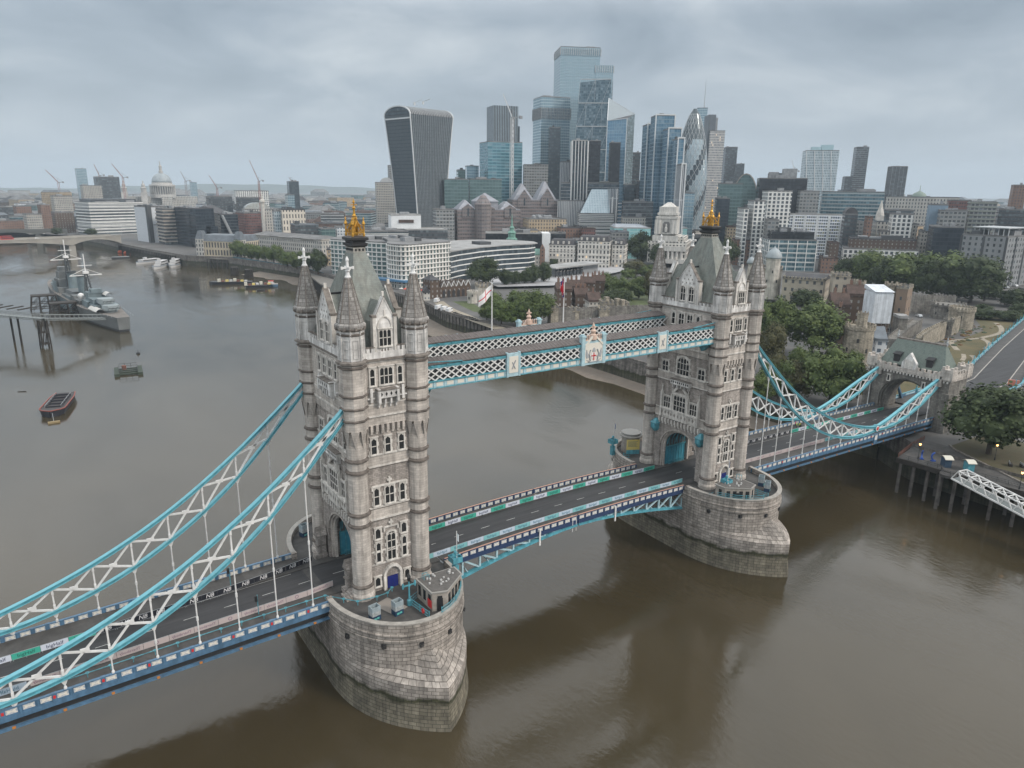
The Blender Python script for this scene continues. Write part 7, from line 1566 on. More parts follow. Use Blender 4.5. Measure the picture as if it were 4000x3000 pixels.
# ================================================================== abutment gatehouse and approach road
def gatehouse():
    root = thing('abutment_gatehouse', 'stone gatehouse with a wide arch and green slate roof at the bridge end', 'gatehouse', (136.6, 0, Z0)); n = 18; D = 10.5; hw = 8.2
    A = [(hw*math.cos(PI*i/n), 1.2+7.6*math.sin(PI*i/n)) for i in range(n+1)]; P = [(-12.3, -2), (-hw, -2)]+[(y, z) for y, z in reversed(A)]+[(hw, -2), (12.3, -2), (12.3, 11), (-12.3, 11)]
    mb = MB(); mb.ext([(0, y, z) for y, z in P], (D, 0, 0))
    for k, (h2, x0) in enumerate(((7.7, .7), (7.2, 1.5))):
        B = [(h2*math.cos(PI*i/n), 1.2+(7.6-(8.2-h2))*math.sin(PI*i/n)) for i in range(n+1)]; Pk = [(-hw-.2, -2), (-h2, -2)]+list(reversed(B))+[(h2, -2), (hw+.2, -2), (hw+.2, 9.6), (-hw-.2, 9.6)]; mb.ext([(x0, y, z) for y, z in Pk], (D-2*x0, 0, 0))
    for sy in (-1, 1):
        mb.box(D/2, sy*10.3, -15, D+.5, 4.4, 13.1); mb.box(D/2, sy*11.9, -15, 3, 2.2, 21)
        for x in (.6, D-.6): mb.box(x, sy*11.9, -15, 2.6, 2.2, 22)
    mb.box(D/2, 0, -15, D, 17, 12.6); mb.build('wall', [CSG], root)
    c = MB(); c.box(D/2, 0, 10.7, D+1.1, 25.6, .6); c.k = 1
    for y in [-11.8+i*1.0 for i in range(25)]: c.box(-.35, y, 10.1, .5, .4, .6)
    c.k = 0
    for sy in (-1, 1): c.box(D/2, sy*12.3, 11.2, D+.6, 1.0, 1.4); [c.box(.8+i*1.7, sy*12.3, 12.6, .9, 1.0, .9) for i in range(6)]; c.box(-.3, sy*9.2, 8.8, 1.2, 2.0, 3.2); c.ext([(-.95, sy*9.2-1.1, 12), (-.95, sy*9.2+1.1, 12), (-.95, sy*9.2, 13.4)], (1.3, 0, 0))
    for x in (-.2, D+.2): c.box(x, 0, 11.2, .8, 24, 1.0); [c.box(x, -11.4+i*1.75, 12.2, .8, .95, .85) for i in range(14) if not (x < 0 and abs(-11.4+i*1.75) < 2.6)]
    for sy in (-1, 1):
        for x in (.6, D-.6): c.box(x, sy*11.4, 11.2, 3.0, 3.4, 3.0); [c.box(x+dx, sy*11.4+dy, 14.2, .8, .8, .8) for dx in (-1, 1) for dy in (-1.2, 1.2)]
    c.build('battlements', [ASH, TRIM], root)
    g = MB(); g.ext([(-.5, -2.4, 11.2), (-.5, 2.4, 11.2), (-.5, 2.2, 14), (-.5, 0, 17.2), (-.5, -2.2, 14)], (1.2, 0, 0)); g.k = 1; g.box(-.55, 0, 12.3, .2, 2.6, 2.6); g.box(-.62, 0, 12.7, .1, 1.4, 1.8); g.build('gable', [WHTS, TRIM], root)
    r_ = MB(); r_.loft([[(1.0, -10, 12.6), (D-1, -10, 12.6), (D-1, 10, 12.6), (1.0, 10, 12.6)], [(D/2-.4, -7.4, 20), (D/2+.4, -7.4, 20), (D/2+.4, 7.4, 20), (D/2-.4, 7.4, 20)]], True, False, True); r_.k = 1; r_.box(D/2, 0, 19.9, .9, 15, .5)
    for sy in (-1, 1): r_.k = 2; r_.lathe([(.3, 20), (.2, 20.8), (.35, 21), (.1, 21.6), (.22, 22), (.03, 22.8)], 8, D/2, sy*7.4)
    ro = r_.build('roof', [mat('green_slate_worn', (.115, .15, .13), .6, noise=(.9, .6, (.17, .20, .175)), brick=(.4, .3, .015, (.1, .12, .11), .2)), DIRT, STEEL], root)
    for y in (-5, 5): d = MB(); d.box(2.3, y, 13.2, 1.8, 1.9, 2.4); d.ext([(1.0, y-1.2, 15.6), (1.0, y+1.2, 15.6), (3.4, y+1.2, 16.3), (3.4, y-1.2, 16.3)], (0, 0, .2)); d.build('dormer', [SLIT, ], ro)
    for y, z in ((5.8, 7.9), (-5.0, 7.6)): window(root, 'gate', (-.02, y, z-.6), -PI/2, (.6, 1.8, 1, 1, 'flat', True, .2))
    take(root, 16)
gatehouse()
# masonry under the abutment down to the quay
m_ = MB(); m_.prism([(137.2, -12.2), (150, -12.2), (150, 12.2), (137.2, 12.2)], 0, 9.9); tag(m_.build('abutment', CSG), 'grey stone abutment block under the gatehouse standing on the quay', 'abutment')
APC = [(147, 0), (165, .6), (185, 1.8), (205, 4.0), (232, 11.5), (279, 24.5), (362, 46), (430, 64)]
def azp(x): return Z0-2.0-.006*(x-136)
def aps(name, o1, o2, dz, m, kind='structure'):
    A1, A2 = offs(APC, -o1), offs(APC, -o2); return MB().loft([[(x, y, azp(x)+dz) for x, y in A1], [(x, y, azp(x)+dz) for x, y in A2]], close=False).build(name, m, kind=kind)
aps('approach_road', -5.2, 5.2, .0, ASPH); aps('pavement', 5.2, 9.4, .12, PAVE); aps('pavement', -9.4, -5.2, .12, PAVE); aps('kerb', 5.0, 5.4, .15, GRAN); aps('kerb', -5.4, -5.0, .15, GRAN)
for side, lb in ((1, 'left'), (-1, 'right')):
    o = offs(APC, -side*9.6); root = thing('approach_parapet', f'long blue parapet with small posts along the {"moat" if side > 0 else "tree"} side of the approach road', 'parapet', (0, 0, 0)); b = MB(); D_ = dens(o, 6); b.loft([[(x, y, 9) for x, y in o], [(x, y, azp(x)) for x, y in o]], close=False); b.build('retaining_wall', CSG, root); q = MB()
    for a, c in zip(D_, D_[1:]): q.k = 0; q.bar((*a, azp(a[0])+.6), (*c, azp(c[0])+.6), .35, 1.2); q.k = 1; q.bar((a[0]*.85+c[0]*.15, a[1]*.85+c[1]*.15-side*.0, azp(a[0])+.65), (a[0]*.15+c[0]*.85, a[1]*.15+c[1]*.85, azp(c[0])+.65), .42, .55); q.k = 2; q.bar((*a, azp(a[0])+1.2), (*c, azp(c[0])+1.2), .5, .14)
    q.build('railing', [NAVY, PALEB, CYAN], root)
    for k, a in enumerate(D_[::2]): p_ = MB(); z = azp(a[0]); p_.box(*a, z, .7, .7, 1.6); p_.lathe([(.4, z+1.6), (.16, z+2.2), (.12, z+3.0), (.22, z+3.2), (.02, z+3.8)], 8, *a); p_.build('post', CYAN, root)
# land tie of the chain behind the gatehouse
for y, lb in ((-9.2, 'nearer'), (9.2, 'farther')): t = MB(); t.bar((147, y, Z0+6.5), (153.5, y, Z0-2.2), .8, .6); t.k = 1; t.bar((147.3, y, Z0+6.6), (153.2, y, Z0-1.3), .5, .2); tag(t.build('land_tie', [NAVY, CREAM]), f'blue sloping chain anchor behind the gatehouse, {lb} side', 'chain anchor', 'chain anchors')
# ================================================================== props on the bridge
def text_mesh(name, body, size, m, shear=0.0, mirror=False):
    cu = bpy.data.curves.new('lettering_curve', 'FONT'); cu.body = body; cu.size = size; cu.align_x = 'CENTER'; cu.align_y = 'CENTER'; cu.shear = shear; cu.resolution_u = 2; cu.extrude = .008
    o = bpy.data.objects.new('lettering_curve', cu); COL.objects.link(o); dg = bpy.context.evaluated_depsgraph_get(); me = bpy.data.meshes.new_from_object(o.evaluated_get(dg)); bpy.data.objects.remove(o); bpy.data.curves.remove(cu)
    me.transform(Matrix.Rotation(PI/2, 4, 'X'))
    if mirror: me.transform(Matrix.Scale(-1, 4, (1, 0, 0)))
    me.materials.clear(); me.materials.append(m); me.name = name; return me
INK = mat('navy_ink', (.02, .03, .09), .6); INKW = mat('white_ink', (.75, .75, .76), .6); INKP = mat('plum_ink', (.22, .14, .20), .6); INKT = mat('teal_ink', (.06, .19, .28), .6)
BAN = {'green': mat('green_banner', (.055, .40, .30), .55), 'white': mat('white_banner', (.60, .64, .72), .55), 'black': mat('black_banner', (.018, .02, .028), .5), 'pink': mat('pink_banner', (.50, .43, .42), .6), 'teal': mat('pale_teal_banner', (.22, .50, .52), .6), 'pale': mat('pale_blue_banner', (.50, .60, .70), .6)}
TX = {'big': text_mesh('lettering', 'bigHalf', .78, INK), 'bigw': text_mesh('lettering', 'bigHalf', .78, mat('dark_green_ink', (.015, .10, .09), .6)), 'bigm': text_mesh('lettering', 'bigHalf', .74, INKT, 0, True), 'nb': text_mesh('lettering', 'NB', .95, INKW, .25), 'thm': text_mesh('lettering', 'Therabody', .62, INKP, 0, True), }
rg = MB(); rg.M = Matrix.Rotation(PI/2, 4, 'X'); rg.lathe([(.3, -.01), (.3, .01), (.22, .01), (.22, -.01), (.3, -.01)], 16, cap=False); TX['thl'] = rg.mesh('emblem', INKP)
BW = {}
def barriers(P, cols, txt, face, where, grp, wdt=3.45, alt=None, rng=None):
    """advertising barriers end to end along a kerb line P; the printed side faces +y or -y, see-through print shows reversed on the back"""
    D_ = dens(P, wdt); cnt = {}
    for i in range(len(D_)-1):
        a, b = Vector(D_[i]), Vector(D_[i+1]); L_ = (b-a).length; c = (a+b)/2; az = math.atan2(b.y-a.y, b.x-a.x); col = cols[i % len(cols)]
        key = (col, round(L_, 1))
        if key not in BW:
            mb = MB(); mb.box(0, 0, .12, L_*.985, .035, .95); mb.k = 1; mb.box(0, 0, 1.06, L_*.985, .05, .05); mb.box(0, 0, .08, L_*.985, .05, .05)
            for x in (-L_*.45, 0, L_*.45): mb.box(x, 0, .0, .05, .5, .05)
            BW[key] = mb.mesh('banner_barrier', [BAN[col], STEEL])
        n = cnt.get(col, 0); cnt[col] = n+1; mid = (deckz(a.x)+deckz(b.x))/2
        o = link('banner_barrier', BW[key], None, (c.x, c.y, mid+.02), az, f'{ORD[n]} {col.replace("pale", "pale blue").replace("teal", "pale teal")} banner barrier from the left {where}', 'banner', grp); o.rotation_euler[1] = -math.atan2(deckz(b.x)-deckz(a.x), L_)
        t = txt[i % len(txt)]
        if t: q = link('emblem' if t == 'thl' else 'lettering', TX[t], o, (0, -.03, .58), 0)
g1 = 'advertising barriers along the bridge road'
barriers([(-34, 4.75), (33.5, 4.55)], ['green', 'white'], ['bigw', 'big'], -1, 'on the far kerb between the towers', g1)
barriers([(-34.5, -4.65), (33, -4.75)], ['teal', 'pale'], ['bigm', 'bigm'], 1, 'on the near kerb between the towers', g1)
barriers([(-108, 3.4), (-83.5, 3.4)], ['green', 'white'], ['bigw', 'big'], -1, 'on the far kerb of the left span', g1); barriers([(-83.3, 3.4), (-66, 4.0), (-57, 4.75), (-49.5, 6.1)], ['black'], ['nb'], -1, 'on the far kerb left of the nearer tower', g1, 2.4)
barriers([(-108, -4.65), (-92.3, -4.65)], ['teal', 'pale'], ['bigm'], 1, 'on the near kerb of the left span', g1); barriers([(-92, -4.65), (-54, -4.5), (-49.4, -3.9)], ['pink'], ['thm', 'thl', 'thm'], 1, 'on the near kerb left of the nearer tower', g1, 3.4)
barriers([(52, 4.6), (86, 4.6)], ['black'], ['nb'], -1, 'on the far kerb right of the farther tower', g1, 2.4); barriers([(86.3, 4.6), (134, 4.6)], ['green', 'white'], ['bigw', 'big'], -1, 'on the far kerb towards the gatehouse', g1)
barriers([(52, -4.7), (88, -4.7)], ['pink'], ['thm', 'thl'], 1, 'on the near kerb right of the farther tower', g1); barriers([(88.3, -4.7), (132, -4.7)], ['teal', 'pale'], ['bigm'], 1, 'on the near kerb towards the gatehouse', g1)
# ring fence along the near footway
def ring_fence(P, label):
    root = thing('ring_fence', label, 'fence', (0, 0, 0)); D_ = dens(P, 2.6); mb = MB(); z = lambda p: deckz(p[0])+.13
    for a, b in zip(D_, D_[1:]): mb.bar((*a, z(a)+.72), (*b, z(b)+.72), .09, .09)
    mb.build('rail', CYAN, root)
    for p in D_: q = MB(); q.box(*p, z(p), .09, .09, .75); q.lathe([(.26, z(p)+.68), (.26, z(p)+.78), (.15, z(p)+.78), (.15, z(p)+.68), (.26, z(p)+.68)], 12, *p, cap=False); q.build('post', CYAN, root)
ring_fence([(-108, -7.2), (-77, -6.9), (-65, -6.9), (-55, -7.1), (-52, -7.2), (-49.9, -9.8), (-48.3, -11.7), (-45.2, -12.1), (-43.3, -12.0), (-42, -10.9)], 'light blue ring-topped fence along the near footway to the tower door')
# control cabins
def cabin(cx_, flip, label, board):
    root = thing('control_cabin', label, 'cabin', (cx_, 0, Z0)); s = -1 if flip else 1; P = [(s*x, y) for x, y in ((1.9, -14.7), (2.0, -19.6), (4.3, -20.4), (8.6, -17.2), (8.7, -14.7))]
    if s > 0: pass
    else: P.reverse()
    cs = mat('cabin_stone', (.33, .30, .265), .85, noise=(.8, .3)); mb = MB(); mb.prism(P, 0, 3.2); mb.build('wall', cs, root)
    c = (sum(p[0] for p in P)/5, sum(p[1] for p in P)/5); E_ = [((x-c[0])*1.07+c[0], (y-c[1])*1.07+c[1]) for x, y in P]
    r = MB(); r.prism(E_, 3.2, 3.4); r.k = 1; r.prism([((x-c[0])*.98+c[0], (y-c[1])*.98+c[1]) for x, y in P], 3.4, 3.46); r.k = 2
    rq = random.Random(2)
    for i in range(16): r.box(c[0]+rq.uniform(-2.4, 2.4), c[1]+rq.uniform(-1.6, 2), 3.45, .3, .25, .12+.3*rq.random())
    r.build('roof', [mat('cabin_rim', (.30, .29, .27), .7), mat('felt_roof', (.085, .08, .075), .9, noise=(1.2, .6, (.17, .16, .15))), mat('vent_white', (.45, .45, .44), .6)], root)
    n = len(P)
    for i in range(n):
        a, b = Vector(P[i]), Vector(P[(i+1) % n]); L_ = (b-a).length; e = (b-a)/L_; az = math.atan2(e.y, e.x); nn = Vector((e.y, -e.x))
        if nn.y > .8: continue
        k = max(1, int(L_/1.3))
        for j in range(k): w_ = MB(); p = a+e*(L_*(j+.5)/k)+nn*.02; w_.box(p.x, p.y, .9, .75, .08, 1.7, az); w_.build('window', PANE, root)
    d = MB(); a, b = Vector(P[1]), Vector(P[2]); p = (a+b)/2; e = (b-a).normalized(); d.box(p.x+e.y*.05, p.y-e.x*.05, 0, .95, .1, 2.2, math.atan2(e.y, e.x)); d.build('door', BLACK, root)
    if board: b_ = MB(); b_.box(1.88, -18.9, .5, .06, 1.2, 1.3); b_.build('notice_board', RED, root)
    h = MB()
    for o in (0, .7): x = s*2.6; h.path([(x, -15.1-o, 3.4), (x, -15.1-o, 4.3), (x+.9, -15.1-o, 4.3), (x+.9, -15.1-o, 3.4)], .07, .07)
    h.build('ladder_hoop', CYAN, root); return root
cabin(SX, False, 'small polygonal stone control cabin with a red board on the nearer pier', True); cabin(NX, True, 'small polygonal stone control cabin on the farther pier', False)
def railing(cx_, pts, label, z=Z0, h=1.15, m=CYAN, name='railing', mesh=True):
    root = thing(name, label, 'railing', (cx_, 0, z)); mb = MB(); D_ = dens(pts, 1.2)
    for a, b in zip(D_, D_[1:]):
        for q in (.15, h*.55, h): mb.bar((*a, q), (*b, q), .07, .07)
        if mesh: [mb.box(a[0]+(b[0]-a[0])*t, a[1]+(b[1]-a[1])*t, .1, .04, .04, h-.1) for t in (0, .25, .5, .75)]
    mb.build('rail', m, root)
    for p in D_[::2]: q = MB(); q.box(*p, 0, .12, .12, h+.15); q.build('post', m, root)
    return root
rim = [(11.0*math.sin(a), -9-13.9*math.cos(a)) for a in [math.radians(t) for t in (12, 22, 32, 42, 52, 60)]]
railing(SX, [(x*.985, y*.985) for x, y in rim], 'curved light blue railing above the parapet beside the nearer cabin', Z0+1.1, .9, mesh=False); railing(NX, [(-x*.985, y*.985) for x, y in rim]+[], 'curved light blue railing above the parapet beside the farther cabin', Z0+1.1, .9, mesh=False)
railing(SX, [(0.0, -16.0), (.7, -21.0)], 'light blue lattice fence closing off the cabin yard on the nearer pier'); railing(SX, [(0.1, -15.7), (1.8, -14.8)], 'short light blue fence between the lamp post and the nearer cabin'); railing(NX, [(-10.0, -14.2), (-8.4, -14.0)], 'short light blue gate left of the farther cabin'); railing(NX, [(.4, -16), (1.0, -21)], 'light blue lattice fence right of the farther cabin')
lb = MB(); lb.M = Matrix.Translation((SX+.35, -19.6, Z0+.7)) @ Matrix.Rotation(PI/2, 4, 'Y'); lb.lathe([(.42, -.07), (.42, .07), (.24, .07), (.24, -.07), (.42, -.07)], 14, cap=False); lb.M = None; tag(lb.build('lifebuoy', RED), 'red lifebuoy hung on the light blue yard fence', 'lifebuoy')
def lamp_post(x, y, label, z=Z0, h=5.2): # ornate blue standard with a black lantern
    root = thing('lamp_post', label, 'lamp post', (x, y, z)); mb = MB(); mb.lathe([(.4, 0), (.4, .9), (.16, 1.1), (.13, h*.62), (.22, h*.64), (.12, h*.7), (.1, h*.8)], 10); mb.bar((-1.1, 0, h*.68), (1.1, 0, h*.68), .16, .2)
    for s in (-1, 1): mb.lathe([(.12, h*.6), (.2, h*.68), (.12, h*.78)], 8, s*1.05, 0)
    mb.build('standard', CYAN, root); q = MB(); q.lathe([(.08, h*.8), (.24, h*.84), (.32, h*.95), (.36, h*.97), (.14, h*1.06), (.03, h*1.12)], 8); q.build('lantern', BLACK, root)
lamp_post(SX-.15, -15.9, 'ornate light blue lamp post with a black lantern on the nearer pier')
def beacon(x, y, label, flag, z=Z0):
    root = thing('signal_mast', label, 'mast', (x, y, z)); mb = MB(); mb.box(0, 0, 0, .9, .9, 2.4); mb.lathe([(.3, 2.4), (.25, 3.2), (.8, 3.5), (.8, 3.65)], 10); mb.bar((-1.0, 0, 4.1), (1.0, 0, 4.1), .14, .14); mb.lathe([(.12, 3.6), (.12, 4.4), (.3, 4.5), (.3, 4.9), (.05, 5.1)], 8); mb.path([(.9, -.9, 3.6), (.9, .9, 3.6), (-.9, .9, 3.6), (-.9, -.9, 3.6), (.9, -.9, 3.6)], .05, 1.0); mb.build('platform', CYAN, root)
    p = MB(); p.tube((.3, 0, 2.4), (.3, 0, 8.6), .075, 6); p.build('flagpole', WHITE, root); f = MB(); f.loft([[(.3+.1*k+.05*math.sin(k*2), .12*math.sin(k*1.7), 8.3-.12*k-j*1.35) for k in range(5)] for j in (0, .5, 1)], False); f.build('flag', [flag], root)
beacon(SX+10.2, -12.6, 'light blue signal platform with a white flagpole at the corner of the nearer pier', mat('pale_flag', (.55, .62, .66), .7)); beacon(NX-9.5, 17.4, 'light blue signal platform with a flagpole behind the farther tower', mat('blue_white_flag', (.35, .42, .6), .7, noise=(3, .7))); beacon(NX-6.2, -15.4, 'light blue signal platform in front of the farther cabin', mat('dark_flag', (.05, .06, .12), .7))
# picture kiosks (open-topped printed boxes)
KM = [mat('kiosk_sky', (.30, .36, .385), .5, noise=(1.2, .25)), mat('kiosk_view', (.22, .25, .25), .5, noise=(2.4, .8, (.5, .52, .52))), mat('kiosk_navy', (.02, .05, .10), .5), mat('kiosk_mint', (.12, .45, .40), .5)]
def kiosk(x, y, rz, label):
    mb = MB()
    for k, z0, z1 in ((2, 0, .85), (1, .85, 1.6), (0, 1.6, 2.35)):
        mb.k = k
        for dx, dy, sx, sy in ((0, -.55, 1.5, .08), (0, .55, 1.5, .08), (-.71, 0, .08, 1.02), (.71, 0, .08, 1.02)): mb.box(dx, dy, z0, sx, sy, z1-z0)
    mb.k = 2; mb.box(0, 0, .9, 1.3, .95, .05); mb.k = 3; mb.box(-.25, -.6, .2, .45, .02, .32); mb.box(.25, -.6, .25, .4, .02, .3)
    return tag(mb.build('picture_kiosk', KM, None, (x, y, Z0), rz), label, 'kiosk', 'printed picture kiosks')
kiosk(SX-6.4, -16.6, .15, 'open-topped printed kiosk box on the nearer pier, left of the pair'); kiosk(SX-2.8, -17.1, .15, 'open-topped printed kiosk box on the nearer pier, beside the lamp post'); kiosk(SX-6.2, 16.6, .3, 'printed kiosk box on the back of the nearer pier'); kiosk(NX+5.8, -15.6, .5, 'tall printed kiosk box on the farther pier, rear of the pair'); kiosk(NX+4.2, -18.4, .5, 'tall printed kiosk box on the farther pier beside the blue fence')
# booth with a curved roof and a yellow banner behind the farther tower
bt = thing('round_booth', 'rounded booth with a flat ringed roof and yellow banner behind the farther tower', 'booth', (NX-3.6, 17.2, Z0)); mb = MB(); mb.lathe([(2.3, 0), (2.3, 4.2)], 16); mb.build('wall', mat('cabin_stone'), bt); mb = MB(); mb.lathe([(2.9, 4.2), (2.9, 4.5), (2.2, 4.55), (2.2, 4.9), (2.5, 4.95), (2.5, 5.1)], 20); mb.build('roof', mat('cabin_rim'), bt)
mb = MB(); mb.bar((-3.2, -1.9, 2.7), (-.2, -3.4, 2.7), .08, 2.6); mb.k = 1; mb.bar((-3.2, -1.96, .8), (-.2, -3.46, .8), .1, 1.1); mb.k = 2
for i in range(5): mb.bar((-2.9, -2.12, 3.5-.3*i), (-.7-.3*(i % 2), -3.22+.15*(i % 2), 3.5-.3*i), .02, .12)
mb.build('banner', [mat('yellow_banner', (.62, .50, .16), .6), CYAN, mat('banner_print', (.16, .18, .16), .6)], bt)
railing(NX, [(-8.6, 14.4), (-7.4, 13.2)], 'small light blue gate left of the rounded booth')
# flags on the walkway
def flagpole(x, y, z, h, label, draw):
    root = thing('flagpole', label, 'flagpole', (x, y, z)); p = MB(); p.lathe([(.14, 0), (.09, h-.2), (.16, h-.1), (.02, h+.1)], 8); p.build('pole', WHITE, root); f = MB(); draw(f, h); f.build('flag', [mat('flag_white', (.72, .72, .72), .7), mat('flag_red', (.50, .025, .045), .7), mat('flag_blue', (.02, .04, .18), .7)], root)
def cross_flag(f, h):
    W_, H_ = 3.6, 2.1; nu, nv = 15, 9; P = lambda u, v: (-u*W_*.82-.0, .28*math.sin(u*6+v), h-.3-v*H_-u*2.0)
    for i in range(nu):
        for j in range(nv): f.k = 1 if (j == 4 or i == 7) else 0; f.quad(P(i/nu, j/nv), P(i/nu, (j+1)/nv), P((i+1)/nu, (j+1)/nv), P((i+1)/nu, j/nv))
def union_flag(f, h):
    nu, nv = 10, 20; P = lambda u, v: (-.05-u*(.75+.35*math.sin(v*5)), .25*math.sin(u*9+v*3), h-.3-v*3.6-u*.5)
    for i in range(nu):
        for j in range(nv):
            a, b = (i+.5)/nu, (j+.5)/nv; dg = min(abs(a-b), abs(1-a-b)); c = min(abs(a-.5), abs(b-.5)*.6); f.k = 1 if c < .06 or dg < .035 else 0 if c < .13 or dg < .10 else 2
            f.quad(P(i/nu, j/nv), P(i/nu, (j+1)/nv), P((i+1)/nu, (j+1)/nv), P((i+1)/nu, j/nv))
flagpole(-11, 7.2, Z0+37.5, 9.4, 'white flagpole on the rear walkway flying a red cross flag', cross_flag); flagpole(6.6, 7.2, Z0+37.5, 9.4, 'white flagpole on the rear walkway with a furled union flag', union_flag)
# people on the far footway of the right span
def person(x, y, z, rz, shirt, label, legs=(.03, .035, .05)):
    rings = []
    def ring(cx_, cy_, zz, rx, ry): return [(cx_+rx*math.cos(2*PI*i/10), cy_+ry*math.sin(2*PI*i/10), zz) for i in range(10)]
    mb = MB(); mb.sm = True
    mb.k = 0; mb.loft([ring(0, -.16, -.0, .06, .05), ring(0, -.13, .1, .065, .06), ring(0, -.11, .48, .075, .075), ring(0, -.07, .86, .1, .11), ring(0, 0, .95, .13, .18)]); mb.loft([ring(0, .14, .0, .06, .05), ring(.06, .13, .1, .065, .06), ring(.05, .11, .48, .075, .075), ring(0, .07, .86, .1, .11), ring(0, 0, .95, .13, .18)])
    mb.k = 1; mb.loft([ring(0, 0, .95, .13, .18), ring(0, 0, 1.15, .12, .17), ring(.01, 0, 1.38, .13, .21), ring(.01, 0, 1.47, .08, .14), ring(.01, 0, 1.5, .05, .06)])
    for s in (-1, 1): mb.loft([ring(.0, s*.2, 1.42, .055, .05), ring(.0, s*.25, 1.15, .05, .045), ring(.08, s*.24, .9, .04, .035), ring(.11, s*.23, .8, .03, .025)], cap1=True)
    mb.k = 2; mb.loft([ring(.01, 0, 1.5, .05, .06), ring(.02, 0, 1.56, .07, .065), ring(.03, 0, 1.65, .1, .078), ring(.02, 0, 1.74, .085, .07), ring(.02, 0, 1.78, .03, .03)], cap1=True)
    o = mb.build('person', [mat('dark_trousers', (.03, .035, .05), .8), shirt, mat('skin', (.42, .27, .2), .6)], None, (x, y, z), rz); tag(o, label, 'person', 'people on the rear footway'); h = MB(); h.sm = True; h.lathe([(.1, 1.69), (.095, 1.74), (.05, 1.8), (.01, 1.81)], 10, .01, 0); h.build('hair', mat('dark_hair', (.03, .02, .015), .7), o)
HV = mat('hi_vis', (.45, .60, .06), .7); zf = lambda x: deckz(x)+.135
for x, y, c, lb in ((92.8, 7.6, mat('pink_top', (.55, .12, .16), .7), 'person in a pink top on the rear footway, left of the hi-vis group'), (91.9, 6.6, HV, 'first person in a yellow hi-vis vest on the rear footway'), (92.5, 6.0, HV, 'second person in a yellow hi-vis vest on the rear footway'), (92.0, 5.4, mat('black_top', (.02, .02, .025), .7), 'person in dark clothes at the right of the hi-vis group')): person(x, y, zf(x), x*3, c, lb)
# traffic lights, road signs
def signal(x, y, label):
    root = thing('traffic_light', label, 'traffic light', (x, y, deckz(x)+.13)); p = MB(); p.tube((0, 0, 0), (0, 0, 3.4), .07, 6); p.build('post', CYAN, root); h = MB(); h.box(-.2, 0, 2.3, .35, .4, 1.0); h.build('signal_head', BLACK, root)
signal(-62, -5.2, 'traffic light on a blue post on the near kerb left of the nearer tower'); signal(-63.5, 6.0, 'traffic light on the far footway left of the nearer tower'); signal(53.2, -5.3, 'traffic light right of the farther tower')
# ================================================================== right quay
qd = thing('quay_deck', 'timber quay platform standing on piles at the right bank', 'quay', (0, 0, 0)); mb = MB(); QP = [(105, -16.2), (126, -12.4), (126, -66), (111.5, -66), (106, -30.5)]; mb.prism(QP, 9.0, 10.06); mb.k = 1; mb.prism([(104.7, -16), (105.2, -16), (106.2, -30.5), (105.7, -30.5)], 8.7, 10.0); mb.bar((105.95, -30.5, 9.4), (111.5, -66, 9.4), .5, 1.3); mb.build('platform', [PAVE, TIMB], qd)
for i, (x, y) in enumerate([(105.6, -17), (105.8, -20.5), (106.2, -24), (106.4, -27.5)]+[(107.3+.75*k*1.03, -34-k*5) for k in range(6)]+[(111, -18), (112, -24), (113, -31), (115, -40)]): p = MB(); p.lathe([(.45, -1), (.42, 9.1)], 8); p.build('pile', mat('pale_pile', (.12, .11, .10), .9, noise=(.6, .5)), qd, (x, y, 0))
ap = MB(); ap.lathe([(2.0, 9.2), (2.0, 9.9)], 20, 104.9, -29.5); ap.build('landing', PAVE, qd)
for x, y in ((103.8, -28.3), (104.9, -31.4)): p = MB(); p.tube((x, y, -1), (x, y, 9.2), .45, 8); p.build('pile', mat('pale_pile'), qd)
railing(0, [(105.2, -16.5), (106, -27.4), (104.6, -27.8), (103.3, -29.0), (103.4, -30.6), (104.8, -31.6)], 'dark railing along the edge of the right quay', 10.06, 1.1, DKST); railing(0, [(105.3, -16.2), (117, -13.6), (126, -12.6)], 'dark railing with a red-brown kerb on the bridge side of the quay', 10.06, 1.1, mat('rust_brown', (.16, .07, .05), .8)); railing(0, [(108.6, -34), (113, -66)], 'dark railing along the quay behind the white footbridge', 10.06, 1.1, DKST)
def quay_kiosk(x, y, rz, m, label):
    root = thing('ticket_kiosk', label, 'kiosk', (x, y, 10.06), rz, 'quay kiosks'); mb = MB(); mb.box(0, 0, 0, 2.4, 1.6, 2.2); mb.k = 1; mb.box(0, -.82, 1.0, 1.9, .05, .9); mb.build('booth', [m, BLACK], root); r = MB(); A = [(-1.6+3.2*i/8, 2.2+.55*math.sin(PI*i/8)) for i in range(9)]; r.loft([[(x_, y_, z_) for x_, z_ in A] for y_ in (-1.1, 1.1)], False); r.loft([[(x_, y_, z_+.12) for x_, z_ in A] for y_ in (-1.1, 1.1)], False); r.build('curved_roof', mat('cream_roof', (.55, .53, .46), .7), root)
quay_kiosk(109.4, -26.6, .9, mat('navy_kiosk', (.03, .06, .10), .5), 'navy kiosk with a curved cream roof on the right quay'); quay_kiosk(111.4, -31.3, .9, CYAN, 'light blue kiosk with a curved cream roof on the right quay')
def crescent(x, y, rz, label): mb = MB(); A = [(1.3*math.cos(t)-1.0, 1.3+1.3*math.sin(t)) for t in [-1.2+2.4*i/10 for i in range(11)]]; B = [(1.5*math.cos(t)-1.45, 1.3+1.15*math.sin(t)) for t in [-1.0+2.0*i/10 for i in range(11)]]; mb.ext([(x_, -.2, z_) for x_, z_ in A+B[::-1]], (0, .4, 0)); mb.box(-.4, 0, 0, 1.2, .8, .25); tag(mb.build('sculpture', mat('cobalt_sculpture', (.02, .07, .30), .4), None, (x, y, 10.06), rz), label, 'sculpture', 'blue quay sculptures')
